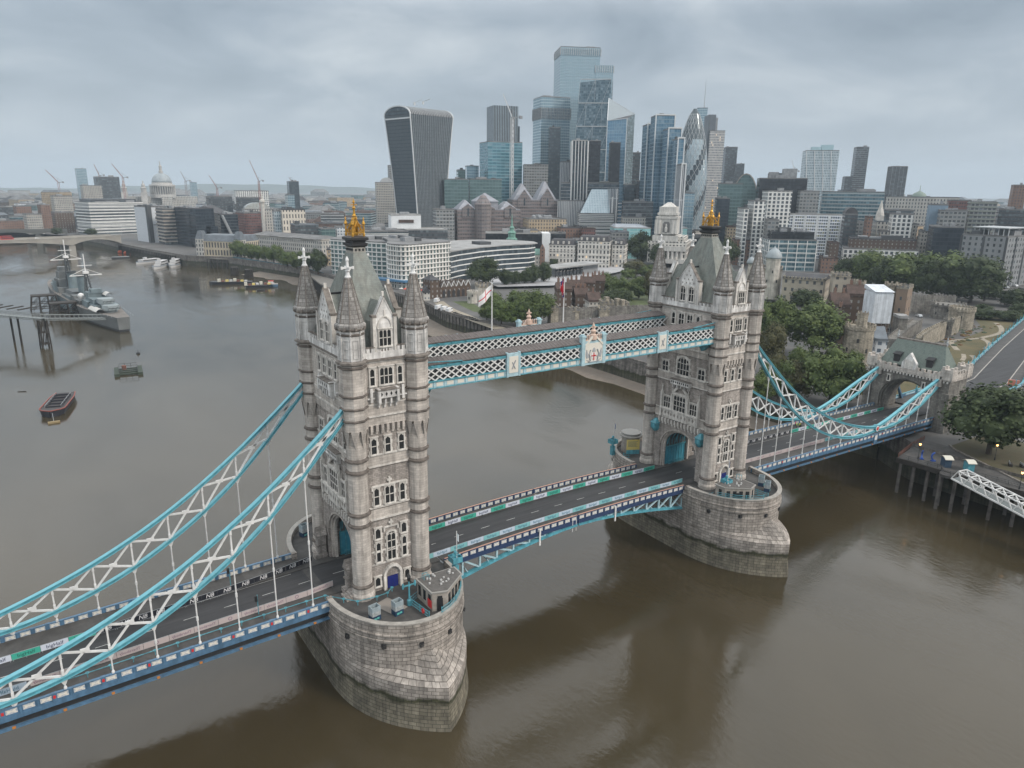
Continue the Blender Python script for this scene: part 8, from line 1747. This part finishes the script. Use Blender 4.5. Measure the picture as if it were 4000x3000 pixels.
crescent(109.6, -20.2, .6, 'blue crescent sculpture on the quay beside the lit lamp'); crescent(110.0, -22.7, 2.6, 'blue crescent sculpture on the quay nearer the navy kiosk')
def street_lamp(x, y, label, h=4.6):
    root = thing('street_lamp', label, 'street lamp', (x, y, 10.06), 0, 'lit lamps on the quay'); p = MB(); p.lathe([(.2, 0), (.16, .8), (.07, 1), (.06, h-.6)], 8); p.build('post', BLACK, root); g = MB(); g.lathe([(.12, h-.6), (.26, h-.4), (.3, h-.05)], 8); g.build('lamp_glass', mat('lit_lamp', (.9, .6, .3), .4, emit=(1.0, .50, .16, 4)), root); c = MB(); c.lathe([(.34, h-.05), (.1, h+.25), (.02, h+.4)], 8); c.build('lamp_cap', BLACK, root)
street_lamp(108.2, -20.0, 'lit street lamp beside the blue sculpture on the quay'); street_lamp(125.2, -31.7, 'lit street lamp under the huge dark tree'); street_lamp(108.6, -44.2, 'lit street lamp by the white footbridge, nearest the right edge')
def truss_bridge():
    a, b = Vector((103.9, -31.6, 9.8)), Vector((98.7, -62.0, 5.4)); root = thing('truss_footbridge', 'white triangular truss gangway leading off from the right quay', 'footbridge', (0, 0, 0)); d = (b-a); s = d.cross(Vector((0, 0, 1))).normalized()*1.5; n = 10; mb = MB(); up = Vector((0, 0, 2.7))
    for sg in (-1, 1):
        mb.bar(a+s*sg, b+s*sg, .28, .34)
        for i in range(n):
            p, q, r_ = a+d*(i/n)+s*sg, a+d*((i+.5)/n)+s*sg+up, a+d*((i+1)/n)+s*sg; mb.bar(p, q, .2, .2); mb.bar(q, r_, .2, .2)
        mb.bar(a+d*(.5/n)+s*sg+up, a+d*((n-.5)/n)+s*sg+up, .24, .28)
    for i in range(n):
        q = a+d*((i+.5)/n)+up; mb.bar(q-s, q+s, .18, .18)
        if i < n-1: t = a+d*((i+1.5)/n)+up; mb.bar(q-s, t+s, .12, .12); mb.bar(q+s, t-s, .12, .12)
    mb.build('truss', WHITE, root); f = MB(); f.box(b.x-3, b.y-7.5, -.5, 13, 14, 5.5); f.build('landing_float', DKST, root); f = MB(); f.bar(a-Vector((0, 0, .1)), b-Vector((0, 0, .1)), 2.8, .1); f.k = 1; f.bar(a-s*1.1-Vector((0, 0, .2)), b-s*1.1-Vector((0, 0, .2)), .1, .3); f.build('walkway', [mat('grey_decking', (.17, .19, .19), .8), NAVY], root)
truss_bridge()
flat('planted_bed', [(127, -19.5), (124.5, -22), (119.6, -31.8), (112.6, -45), (110, -66), (140, -66), (150, -20)], 10.10, mat('dry_bed', (.085, .07, .04), .95, noise=(.4, .6, (.06, .065, .03))))  # bed colour darkened to carry the shade under the huge tree
mb = MB(); mb.path([(127, -19.2, 10.25), (124.2, -22, 10.25), (119.3, -31.8, 10.25), (112.3, -45, 10.25), (109.6, -66, 10.25)], .5, .3); tag(mb.build('kerb', DIRT), 'low dark stone kerb edging the planted bed under the huge tree', 'kerb')
for i in range(5): mb = MB(); mb.box(0, 0, 0, 1.8, .8, .75); mb.k = 1; mb.box(0, .3, .75, 1.8, .1, .5); tag(mb.build('cafe_bench', [TIMB, STEEL], None, (124+i*1.7, -36-i*2.2, 10.1), .5+i*.3), f'{ORD[i]} dark bench in the garden below the huge tree', 'bench', 'garden benches')
# ================================================================== on the river
def hullm(mb, L_, B, z0, z1, k, bow=.28, stern=.75, sheer=.0, n=14):
    st = [i/n for i in range(n+1)]; half = lambda t: B/2*(stern+(1-stern)*min(1, t/.25) if t < .25 else (1 if t < 1-bow else max(.02, math.cos((t-1+bow)/bow*PI/2)**.75)))
    mb.k = k; R = [[(half(t)*s*f, -L_/2+L_*t, z) for t in st] for s, f, z in ((-1, .86, z0), (-1, 1, z1))]; R2 = [[(half(t)*f, -L_/2+L_*t, z) for t in st] for f, z in ((.86, z0), (1, z1))]
    R[1] = [(x, y, z+sheer*((y/L_+.5)**2)) for x, y, z in R[1]]; R2[1] = [(x, y, z+sheer*((y/L_+.5)**2)) for x, y, z in R2[1]]
    mb.loft([R[0], R[1]], False); mb.loft([R2[1], R2[0]], False); mb.loft([R[0][:1]+R2[0][:1], R[1][:1]+R2[1][:1]], False); return R[1], R2[1]
def deckm(mb, a, b, k): mb.k = k; mb.loft([[(x, y, z-.02) for x, y, z in a], [(x, y, z-.02) for x, y, z in b]], False)
def warship():
    s, e = Vector((-40.5, 341)), Vector((-67, 522)); c = (s+e)/2; d = e-s; az = math.atan2(d.y, d.x)-PI/2; root = thing('warship', 'grey camouflaged museum warship with two funnels and masts moored in the river', 'warship', (c.x, c.y, 0), az); L_ = d.length; G1 = mat('ship_grey', (.145, .155, .155), .6, noise=(.06, .3)); G2 = mat('ship_blue_grey', (.15, .195, .21), .6, noise=(.1, .4)); G3 = mat('ship_dark', (.07, .08, .085), .6); DKW = mat('ship_deck', (.17, .155, .14), .8, noise=(.3, .3))
    mb = MB(); a, b = hullm(mb, L_, 19.5, 1.2, 8.2, 0, .38, .34, 3.5); a2, b2 = hullm(mb, L_, 17.2, -1, 1.3, 1, .38, .3); deckm(mb, a, b, 2); mb.k = 3; mb.prism([(-9.85, -L_*.1), (-9.7, L_*.18), (-9.6, L_*.18), (-9.7, -L_*.1)], 2, 8.3); mb.build('hull', [G1, BLACK, DKW, G2], root)
    def part(nm, boxes, m=G1):
        q = MB()
        for x, y, z, sx, sy, sz in boxes: q.box(x, y, z, sx, sy, sz)
        return q.build(nm, m, root)
    part('after_superstructure', [(0, -52, 8, 13, 16, 3.2), (0, -48, 11, 11, 12, 3), (0, -40, 8, 14, 14, 4), (0, -36, 12, 9, 8, 4.5), (0, -38, 16, 6, 5, 2.5)], G2); part('midships_deckhouse', [(0, -8, 8, 16, 46, 2.8), (0, 4, 10.8, 11, 20, 2.6), (-6, -14, 10.5, 4, 9, 2), (6, -14, 10.5, 4, 9, 2)], G1); part('bridge_tower', [(0, 34, 8, 15, 20, 5), (0, 36, 13, 12, 14, 5), (0, 38, 18, 9, 9, 4.5), (0, 39, 22.5, 7, 6, 3)], G1); part('camouflage_panel', [(-7.6, 34, 9, .1, 12, 8), (-8.1, -2, 8.2, .1, 14, 2.6)], G2)
    for y in (18, -8): f = MB(); f.M = Matrix.Translation((0, y, 12)) @ Matrix.Rotation(-.06, 4, 'X') @ Matrix.Diagonal((.8, 1.2, 1, 1)); f.lathe([(3.4, -2), (3.2, 11)], 16); f.k = 1; f.lathe([(3.6, 11), (3.7, 12.2), (3.0, 12.2), (2.8, 11)], 16); f.build('funnel', [G2, G3], root)
    for y, h in ((28, 38), (-20, 32)):
        f = MB()
        for dx, dy in ((-2.2, -1.5), (2.2, -1.5), (0, 2.2)): f.bar((dx, y+dy, 12), (dx*.25, y+dy*.25, h-6), .7, .7)
        for k in range(5): z = 14+k*(h-22)/5; f.bar((-2, y-1.3, z), (2, y-1.3, z+3), .35, .35)
        f.k = 1; f.bar((-9, y, h-7), (9, y, h-7), .5, .5); f.bar((0, y, h-8), (0, y, h+6), .5, .5); f.box(0, y, h-6, 3, 3, 1.6); f.bar((-4, y, h-1), (4, y, h-1), .35, .35)
        for sx in (-1, 1): f.bar((0, y, h-3), (sx*9, y, h-7), .25, .25)
        f.build('mast', [G3, WHITE], root)
    tm = MB(); tm.prism([(-3.8, -4), (3.8, -4), (4, 2), (2.4, 4.4), (-2.4, 4.4), (-4, 2)], 0, 2.7); tm.lathe([(3.3, -1.5), (3.3, 0)], 14); td = tm.mesh('gun_turret', [mat('turret_blue', (.26, .30, .31), .6)]); gm_ = MB(); [gm_.tube((x, 4, 1.3), (x, 11.5, 2.1), .26, 7) for x in (-1.9, 0, 1.9)]; gd = gm_.mesh('gun_barrels', G3)
    for y, z, rz in ((64, 9.8, 0), (53, 12.2, 0), (-58, 12.3, PI), (-68, 9.6, PI)): o = link('gun_turret', td, root, (0, y, z), rz); link('gun_barrels', gd, o)
    for x in (-6, 6): q = MB(); q.sm = True; q.lathe([(1.6, 10.8), (1.6, 13), (1.9, 13.4), (1.5, 14.8), (.1, 15.4)], 12, x, -28); q.build('director', WHITE, root)
    q = MB(); A = [(-3.6+7.2*i/6, 11.2+1.6*math.sin(PI*i/6)) for i in range(7)]; q.M = Matrix.Translation((-6.2, -62, -2)); q.loft([[(x*.7, y, z) for x, z in A] for y in (-9, 9)], False); q.M = Matrix.Translation((5, -44, 4)); q.loft([[(x*.6, y, z) for x, z in A] for y in (-4, 4)], False); q.build('awning', mat('canvas', (.52, .51, .48), .8), root)
    q = MB()
    for t in range(28): y = -L_*.49+t*5.6; x = 9.3*(.58+.42*min(1, (y+L_/2)/44)) if y < L_*.12 else 9.3*max(.05, math.cos((y-L_*.12)/(L_*.38)*PI/2)**.75); [q.box(s_*x, y, 8.2+3.4*((y/L_+.5)**2), .12, .12, 1.2) for s_ in (-1, 1)]
    q.build('guard_rail', STEEL, root)
warship()
def trestle(x, y, w_, d_, h, label, rz=0, plat=True, nx=4, ny=3):
    root = thing('mooring_dolphin', label, 'mooring', (x, y, 0), rz, 'timber moorings'); mb = MB()
    for i in range(nx):
        for j in range(ny): px, py = -w_/2+w_*i/(nx-1), -d_/2+d_*j/(ny-1); mb.bar((px*1.25, py*1.2, -1), (px, py, h), .6, .6)
    for i in range(3):
        for z0 in (1, h*.5): [mb.bar((-w_/2+w_*i/3, sy*d_/2, z0), (-w_/2+w_*(i+1)/3, sy*d_/2, z0+h*.45), .35, .35) for sy in (-1, 1)]
    for z0 in (2, h*.55): [mb.bar((-w_*.58, sy*d_*.55, z0), (w_*.58, sy*d_*.55, z0), .4, .5) for sy in (-1, 1)]
    mb.build('frame', TIMB, root)
    if plat: p = MB(); p.box(0, 0, h, w_+1, d_+1, .8); p.build('platform', TIMB, root)
trestle(-74, 446, 13, 8, 9.5, 'dark timber mooring frame beside the warship, farther one'); trestle(-65.5, 405, 13, 8, 9.5, 'dark timber mooring frame beside the warship, nearer one'); trestle(-79, 317, 3.2, 2.6, 14, 'slender dark trestle carrying the bend of the gangway', .3, False, 2, 2)
trestle(79, 584, 5, 5, 7, 'old timber mooring near the quay trees, left one'); trestle(85, 559, 5, 5, 7, 'old timber mooring near the quay trees, right one')
gw = thing('gangway', 'long grey gangway from the left bank to the warship stern with a bend', 'gangway', (0, 0, 0)); a, b, c = Vector((-128, 381, 14.6)), Vector((-78.5, 317, 14.6)), Vector((-50.5, 335, 9.6))
for nm, p, q in (('shore_section', a, b), ('ship_section', b, c)):
    mb = MB(); d = q-p; s = d.cross(Vector((0, 0, 1))).normalized()*1.5; mb.bar(p, q, 3, .35); n = int(d.length/2.5)
    for sg in (-1, 1):
        mb.bar(p+s*sg+Vector((0, 0, 1.9)), q+s*sg+Vector((0, 0, 1.9)), .2, .25); mb.bar(p+s*sg-Vector((0, 0, .8)), q+s*sg-Vector((0, 0, .8)), .25, .3)
        for i in range(n): u = p+d*(i/n)+s*sg; v = p+d*((i+1)/n)+s*sg; mb.bar(u-Vector((0, 0, .8)), u+Vector((0, 0, 1.9)), .16, .16); mb.bar(u-Vector((0, 0, .7)), v, .12, .12)
    mb.build(nm, mat('gangway_grey', (.19, .21, .21), .7), gw)
for x, y in ((-92, 343), (-89, 339), (-106, 356)): p = MB(); p.tube((0, 0, -1), (0, 0, 14.3), .5, 8); p.build('support_post', TIMB, gw, (x, y-5, 0))
mb = MB()
for i in range(9): mb.bar((-125+i*4.6, 386-i*5.8, 16.5), (-118+i*4.6, 393-i*5.8, 16.5), 1.2, .5)
mb.build('canopy_slats', TIMB, gw)
def boat(name, label, cat, x, y, L_, B, h, rz, mats, fn=None, group=None, bow=.28, stern=.75):
    root = thing(name, label, cat, (x, y, 0), rz, group); mb = MB(); a, b = hullm(mb, L_, B, -.3, h, 0, bow, stern, h*.15); deckm(mb, a, b, 1); mb.k = 2; mb.path([tuple(Vector(p)+Vector((0, 0, .1))) for p in a], .3, .3); mb.path([tuple(Vector(p)+Vector((0, 0, .1))) for p in b], .3, .3); mb.build('hull', mats, root)
    if fn: fn(root)
    return root
def barge_hold(r):
    q = MB(); q.box(0, -1, 1.7, 4.6, 17, .25); [q.box(sx*2.4, -1, 1.4, .25, 17, 1.2) for sx in (-1, 1)]; [q.box(0, -9.3+i*4.2, 1.4, 4.8, .25, 1.25) for i in range(5)]; q.build('open_hold', mat('hold_dark', (.02, .022, .03), .8), r); q = MB(); [q.path([(sx*2.5, -9, 3.1), (sx*2.5, 8, 3.1)], .1, .12) for sx in (-1, 1)]; [q.box(sx*2.5, -9+i*3.4, 2.4, .1, .1, .8) for sx in (-1, 1) for i in range(6)]; q.build('rail', STEEL, r)
boat('barge', 'open barge with a black hull and red gunwale moored alone in midstream', 'barge', -80, 195, 27, 8, 2.0, -.24+PI, [mat('hull_black', (.02, .022, .03), .5), mat('barge_deck', (.05, .045, .045), .7, noise=(1, .3)), mat('barge_red', (.24, .07, .055), .6)], barge_hold, None, .16, .8)
mb = MB(); mb.box(0, 0, -.3, 3.6, 1.2, .9); mb.k = 1; mb.bar((0, .6, .6), (0, 6, 2.0), .1, .1); tag(mb.build('mooring_buoy', [mat('tan_buoy', (.25, .19, .1), .8), STEEL], None, (-82.5, 174.5, 0)), 'flat tan mooring float at the bow of the red barge', 'buoy')
pt = thing('pontoon', 'dark floating pontoon with a railed frame in midstream', 'pontoon', (-51.5, 239, 0), -.1); mb = MB(); [mb.box(sx*4.5, 0, -.3, 2.0, 14, 1.5) for sx in (-1, 1)]; [mb.box(0, y, .3, 8, 1.0, .5) for y in (-5, -1.5, 2, 5.5)]; mb.build('float', mat('weedy_float', (.04, .055, .04), .8), pt); mb = MB()
for z in (1.8, 2.9): mb.path([(-3.6, -5, z), (3.6, -5, z), (3.6, 5.5, z), (-3.6, 5.5, z), (-3.6, -5, z)], .14, .14)
[mb.box(x, y, .8, .14, .14, 2.2) for x in (-3.6, -1.2, 1.2, 3.6) for y in (-5, 5.5)]; mb.build('rail_frame', DKST, pt); mb = MB(); mb.lathe([(.9, .8), (.9, 2.6)], 10, -1.5, 3); mb.build('winch', mat('rust_brown'), pt)
mb = MB(); mb.lathe([(.3, -.4), (.9, .0), (.9, .5), (.4, 1.0), (.1, 1.1), (.08, 2.2)], 10); tag(mb.build('mooring_buoy', BLACK, None, (-42.6, 276.7, 0)), 'small black mooring buoy beyond the railed pontoon', 'buoy'); mb = MB(); mb.bar((-92.2, 227.2, .05), (-89.4, 226, .12), .35, .3); tag(mb.build('driftwood', TIMB), 'dark driftwood log floating left of the red barge', 'driftwood')
def decks(n):
    def f(r):
        for i in range(n): q = MB(); q.box(0, -1-i*1.2, 2.0+i*2.5, 6.2-.7*i, 23-4.5*i, 2.2); q.build('cabin', mat('boat_white', (.68, .69, .70), .5), r); q = MB(); q.box(0, -1-i*1.2, 2.7+i*2.5, 6.3-.7*i, 21-4.5*i, .95); q.build('window_band', BLACK, r)
        q = MB(); q.box(0, 4, 2+n*2.5, 2.6, 3, 1.8); q.build('wheelhouse', mat('boat_white'), r)
    return f
WB = [mat('boat_white'), mat('boat_deck', (.3, .28, .26), .8), NAVY]
boat('river_cruiser', 'white river cruiser moored at the left of the three boats', 'boat', 30, 742, 32, 7, 1.9, 2.2, WB, decks(1), 'river cruisers'); boat('river_cruiser', 'largest white river cruiser with two decks in the middle of the three', 'boat', 34, 690, 40, 9, 2.2, 2.65, WB, decks(2), 'river cruisers'); boat('river_cruiser', 'white river cruiser at the right of the three boats', 'boat', 48, 696, 32, 8, 2, 2.7, WB, decks(2), 'river cruisers')
def cargo(r): rq = random.Random(4); [MB().box(rq.uniform(-2, 2), -12+i*3, 2.1, 2.6, 2.2, 1+rq.random()*1.6).build('cargo', mat(['boat_white', 'yellow_banner', 'rust_brown', 'cream_roof'][i % 4]), r) for i in range(8)]
boat('work_barge', 'black flat work barge loaded with yellow and white gear', 'barge', 61, 524, 34, 9, 2.0, 1.2, [mat('hull_black'), DKST, DKST], cargo, 'work boats', .1, .9); boat('work_barge', 'low black pontoon barge at the end of the loaded one', 'barge', 74, 517, 12, 6, 1.0, 1.2, [mat('hull_black'), DKST, DKST], None, 'work boats', .1, .9)
boat('work_barge', 'small black barge lying beside the blue and white tug', 'barge', 74, 492, 18, 6.5, 1.6, 1.4, [mat('hull_black'), DKST, DKST], cargo, 'work boats', .1, .9)
def tug(r): q = MB(); q.box(0, 0, 1.9, 3, 4, 2.4); q.build('wheelhouse', mat('boat_white'), r); q = MB(); q.box(0, -.2, 4.3, 3.3, 4.4, .3); q.box(0, -2.1, 3.2, 2.4, .1, .7); q.build('roof', RED, r)
boat('tug', 'small blue and white tug beside the black barge', 'boat', 85, 493, 11, 4.4, 1.9, 1.3, [NAVY, DKST, WHITE], tug, 'work boats'); boat('dinghy', 'small dark dinghy below the tug', 'boat', 71, 472, 6, 2.4, .8, 1.5, [mat('hull_black'), DKST, DKST]); boat('work_boat', 'dark low work boat near the orange buoys', 'boat', 12, 813, 18, 5, 1.4, 1.7, [mat('hull_black'), STEEL, STEEL])
for i in range(4): p = G(zx('H', (868, 911, 958, 1004)[i]), zy('H', (808, 814, 820, 828)[i]), 0); mb = MB(); mb.sm = True; mb.lathe([(.8, -1), (3.0, .2), (3.2, 1.4), (2.2, 2.8), (.3, 3.3)], 14); mb.k = 1; mb.lathe([(.4, 3.2), (.4, 3.9)], 8); tag(mb.build('mooring_buoy', [mat('orange_buoy', (.5, .09, .03), .5), DKST], None, (p.x, p.y, 0)), f'{ORD[i]} orange mooring buoy from the left by the far quay', 'buoy', 'orange buoys')
# far river bridges
def river_bridge(label, a, b, zt, th, piers, m, name='river_bridge'):
    a, b = Vector(a), Vector(b); d = b-a; az = math.atan2(d.y, d.x); root = thing(name, label, 'bridge', (a.x, a.y, 0), az); L_ = d.length; P = [0]+[p*L_ for p in piers]+[L_]; mb = MB(); pts = [(0, zt)]
    for u, v in zip(P, P[1:]): pts += [(u+(v-u)*t, zt-th*(.28+.72*(2*t-1)**2)) for t in [k/10 for k in range(11)]]
    pts += [(L_, zt)]; mb.ext([(x, -14, z) for x, z in pts], (0, 28, 0)); mb.build('deck', m, root); q = MB(); [q.box(L_/2, s*14, zt-.1, L_, .6, 1.5) for s in (-1, 1)]; q.build('parapet', m, root)
    for p in piers: q = MB(); q.box(p*L_, 0, -1, 7, 26, zt-th+1); q.build('pier', m, root)
river_bridge('long flat pale concrete road bridge far up the river', (-240, 815), (18, 890), 20, 8, (.28, .80), mat('bridge_concrete', (.30, .285, .255), .8, noise=(.05, .25))); river_bridge('dark railway bridge behind the concrete road bridge', (-260, 1130), (-20, 1100), 17, 5, (.3, .6, .86), mat('rail_bridge', (.10, .105, .10), .8))
def vehicle(x, y, z, rz, L_, W_, H, m, label, cat='car', name='parked_car', group=None, glass=(.5, .85)):
    root = thing(name, label, cat, (x, y, z), rz, group); mb = MB(); s = .36
    if cat == 'car': pr = [(-L_/2, .35), (L_/2, .35), (L_/2, H*.5), (L_*.3, H*.56), (L_*.14, H), (-L_*.34, H), (-L_*.48, H*.6), (-L_/2, H*.55)]
    else: pr = [(-L_/2, .35), (L_/2, .35), (L_/2, H*.45), (L_*.44, H*.55), (L_*.36, H), (-L_/2, H)]
    mb.ext([(x_, -W_/2, z_) for x_, z_ in pr], (0, W_, 0)); mb.build('body', m, root); g = MB(); x0, x1 = (-L_*.3, L_*.16) if cat == 'car' else (L_*.1, L_*.38)
    if cat == 'bus': x0, x1 = -L_*.46, L_*.42
    for zz in ([H*.66] if cat != 'bus' else [H*.3, H*.66]): g.box((x0+x1)/2, 0, zz, x1-x0, W_+.04, H*.22)
    g.build('window', BLACK, root)
    for sx in (-1, 1):
        for sy in (-1, 1): w_ = MB(); w_.M = Matrix.Translation((sx*L_*.31, sy*W_*.46, s)) @ Matrix.Rotation(PI/2, 4, 'X'); w_.lathe([(s, -.1), (s, .1)], 12); w_.build('wheel', BLACK, root)
CW = mat('car_white', (.66, .67, .68), .35); CS = mat('car_silver', (.33, .34, .36), .35); CB = mat('car_black', (.02, .02, .022), .3); CR = mat('bus_red', (.40, .03, .03), .4)
vehicle(-90, 862, 20.1, .28, 12, 2.6, 4.4, CR, 'red double-deck bus crossing the far concrete bridge', 'bus', 'bus'); vehicle(-62, 866, 20.1, .28, 4.6, 1.9, 1.5, CW, 'white car crossing the far concrete bridge')
for i, (x, y, lb) in enumerate(((117.8, 266, 'white van on the wharf, farthest of the three in the row'), (118.2, 260, 'white van on the wharf, middle of the three in the row'), (117.8, 253.6, 'white van on the wharf, nearest of the three in the row'), (130, 291, 'white van alone before the pump house'))): vehicle(x, y, 10.1, .4+i*.1, 5.4, 2.1, 2.5, CW, lb, 'van', 'parked_van', 'vans on the wharf')
for i in range(9): p = Vector((117.4-.12*i, 246-i*3.1)); mb = MB(); mb.box(0, 0, 0, 2.3, 1.7, .75); mb.k = 1; mb.box(0, .5, .75, 2.2, .15, .45); tag(mb.build('wharf_table', [TIMB, DKST], None, (p.x, p.y, 10.1), i*.5), f'{ORD[i]} dark table from the far end of the wharf edge row', 'table', 'tables on the wharf')
for zn, x, y, m, lb in (('J', 2090, 1108, CS, 'silver car on the street below the grey concrete office'), ('J', 2150, 1095, CW, 'white car on the street below the grey concrete office'), ('J', 2195, 1120, CB, 'black car at the right edge below the grey concrete office'), ('M', 1385, 578, CW, 'white car parked inside the grey castle wall'), ('M', 1000, 920, CW, 'white car parked by the gatehouse shed'), ('L', 1580, 606, CB, 'black car on the street before the white bank terrace'), ('L', 1245, 604, CS, 'silver car before the arches of the white bank terrace'), ('L', 850, 790, CB, 'black car beside the wharf grove')): p = G(zx(zn, x), zy(zn, y), 10.1); vehicle(p.x, p.y, 12.0 if zn == 'L' and y < 700 else 10.1, 1.0, 4.5, 1.85, 1.5, m, lb)
mb = MB(); mb.box(0, 0, 0, .5, 3.4, 2.2); tag(mb.build('road_sign_board', mat('salmon_board', (.55, .2, .14), .6), None, (205, -3.6, azp(205)+.01), .3), 'salmon-red upright board standing on the approach road', 'sign board'); mb = MB(); mb.box(0, 0, 0, 2.2, 1.0, .7); mb.box(.4, 0, .7, .6, .8, .3); tag(mb.build('cable_drum_trolley', BLACK, None, (203, 10.8, azp(203)+.13), .3), 'dark low trolley on the moat-side pavement', 'trolley')
# timber jetty and blue walkway on the far quay
jt = thing('jetty', 'timber piled jetty beside the riverside apartment blocks', 'jetty', (0, 0, 0)); mb = MB(); JP = [(124, 512), (116, 490), (104, 430), (101, 404), (112, 398), (122, 420)]; mb.prism(JP[::-1], 7.2, 8.2); mb.build('deck', mat('worn_deck', (.16, .15, .135), .9), jt); mb = MB(); [mb.box(p[0], p[1], -1, .7, .7, 8.3) for p in dens(JP[:4], 5)]; mb.build('piles', TIMB, jt)
j2 = thing('jetty', 'long timber jetty on close piles before the yellow market hall', 'jetty', (0, 0, 0)); mb = MB(); J2 = [(20, 890), (50, 720), (80, 655), (95, 640), (100, 655), (60, 715), (30, 885)]; mb.prism(J2, 8.6, 9.6); mb.build('deck', mat('worn_deck'), j2); mb = MB(); [mb.box(p[0], p[1], -1, 1.0, 1.0, 9.6) for p in dens(J2[:4], 5)]; mb.build('piles', TIMB, j2)
bw = thing('quay_hoarding', 'long teal-blue hoarding with buttress posts below the quay trees', 'hoarding', (0, 0, 0)); mb = MB(); HP_ = [(95, 650), (107, 590), (122, 522), (123, 470)]; mb.loft([[(x, y, 7.5) for x, y in HP_], [(x-1, y, 11.5) for x, y in HP_]], False); mb.build('panels', mat('teal_hoarding', (.06, .16, .20), .7, noise=(.2, .3)), bw); mb = MB(); [mb.box(x-1.6, y, 0, .8, .8, 9) for x, y in dens(HP_, 7)]; mb.build('buttress_posts', CSG, bw)
tag(MB().bar((126, 385, 16), (140, 350, 16), 8, 1.2).build('canopy', mat('blue_canopy_cloth', (.06, .17, .30), .6)), 'blue canopy roof on the quay under the white gridded block', 'canopy')
for i in range(8): p = (131+i*1.6, 344-i*3.0); mb = MB(); mb.lathe([(.06, 0), (.06, 2.5)], 6); mb.k = 1; mb.lathe([(1.6, 2.3), (.1, 3.1)], 8); tag(mb.build('parasol', [STEEL, mat('parasol_red', (.50, .06, .03), .7) if i % 3 else mat('canvas')], None, (*p, 10)), f'{ORD[i]} {"red" if i % 3 else "pale"} parasol of the quay cafe row', 'parasol', 'cafe parasols')
# ================================================================== haze
hz_ = MB(); hz_.prism([(-3500, -1450), (7000, -1450), (11500, 11500), (-5500, 10500)], -1.0, 330.0)
HM = bpy.data.materials.new('haze_air'); HM.use_nodes = True; t = HM.node_tree; t.nodes.remove(t.nodes['Principled BSDF']); pv = t.nodes.new('ShaderNodeVolumePrincipled'); pv.inputs['Color'].default_value = (.74, .88, 1.0, 1); pv.inputs['Density'].default_value = 0.00010; pv.inputs['Anisotropy'].default_value = 0.0
t.links.new(pv.outputs[0], t.nodes['Material Output'].inputs['Volume'])
hz_.build('haze', HM, kind='stuff', label='thin pale haze over the river and city', cat='haze')
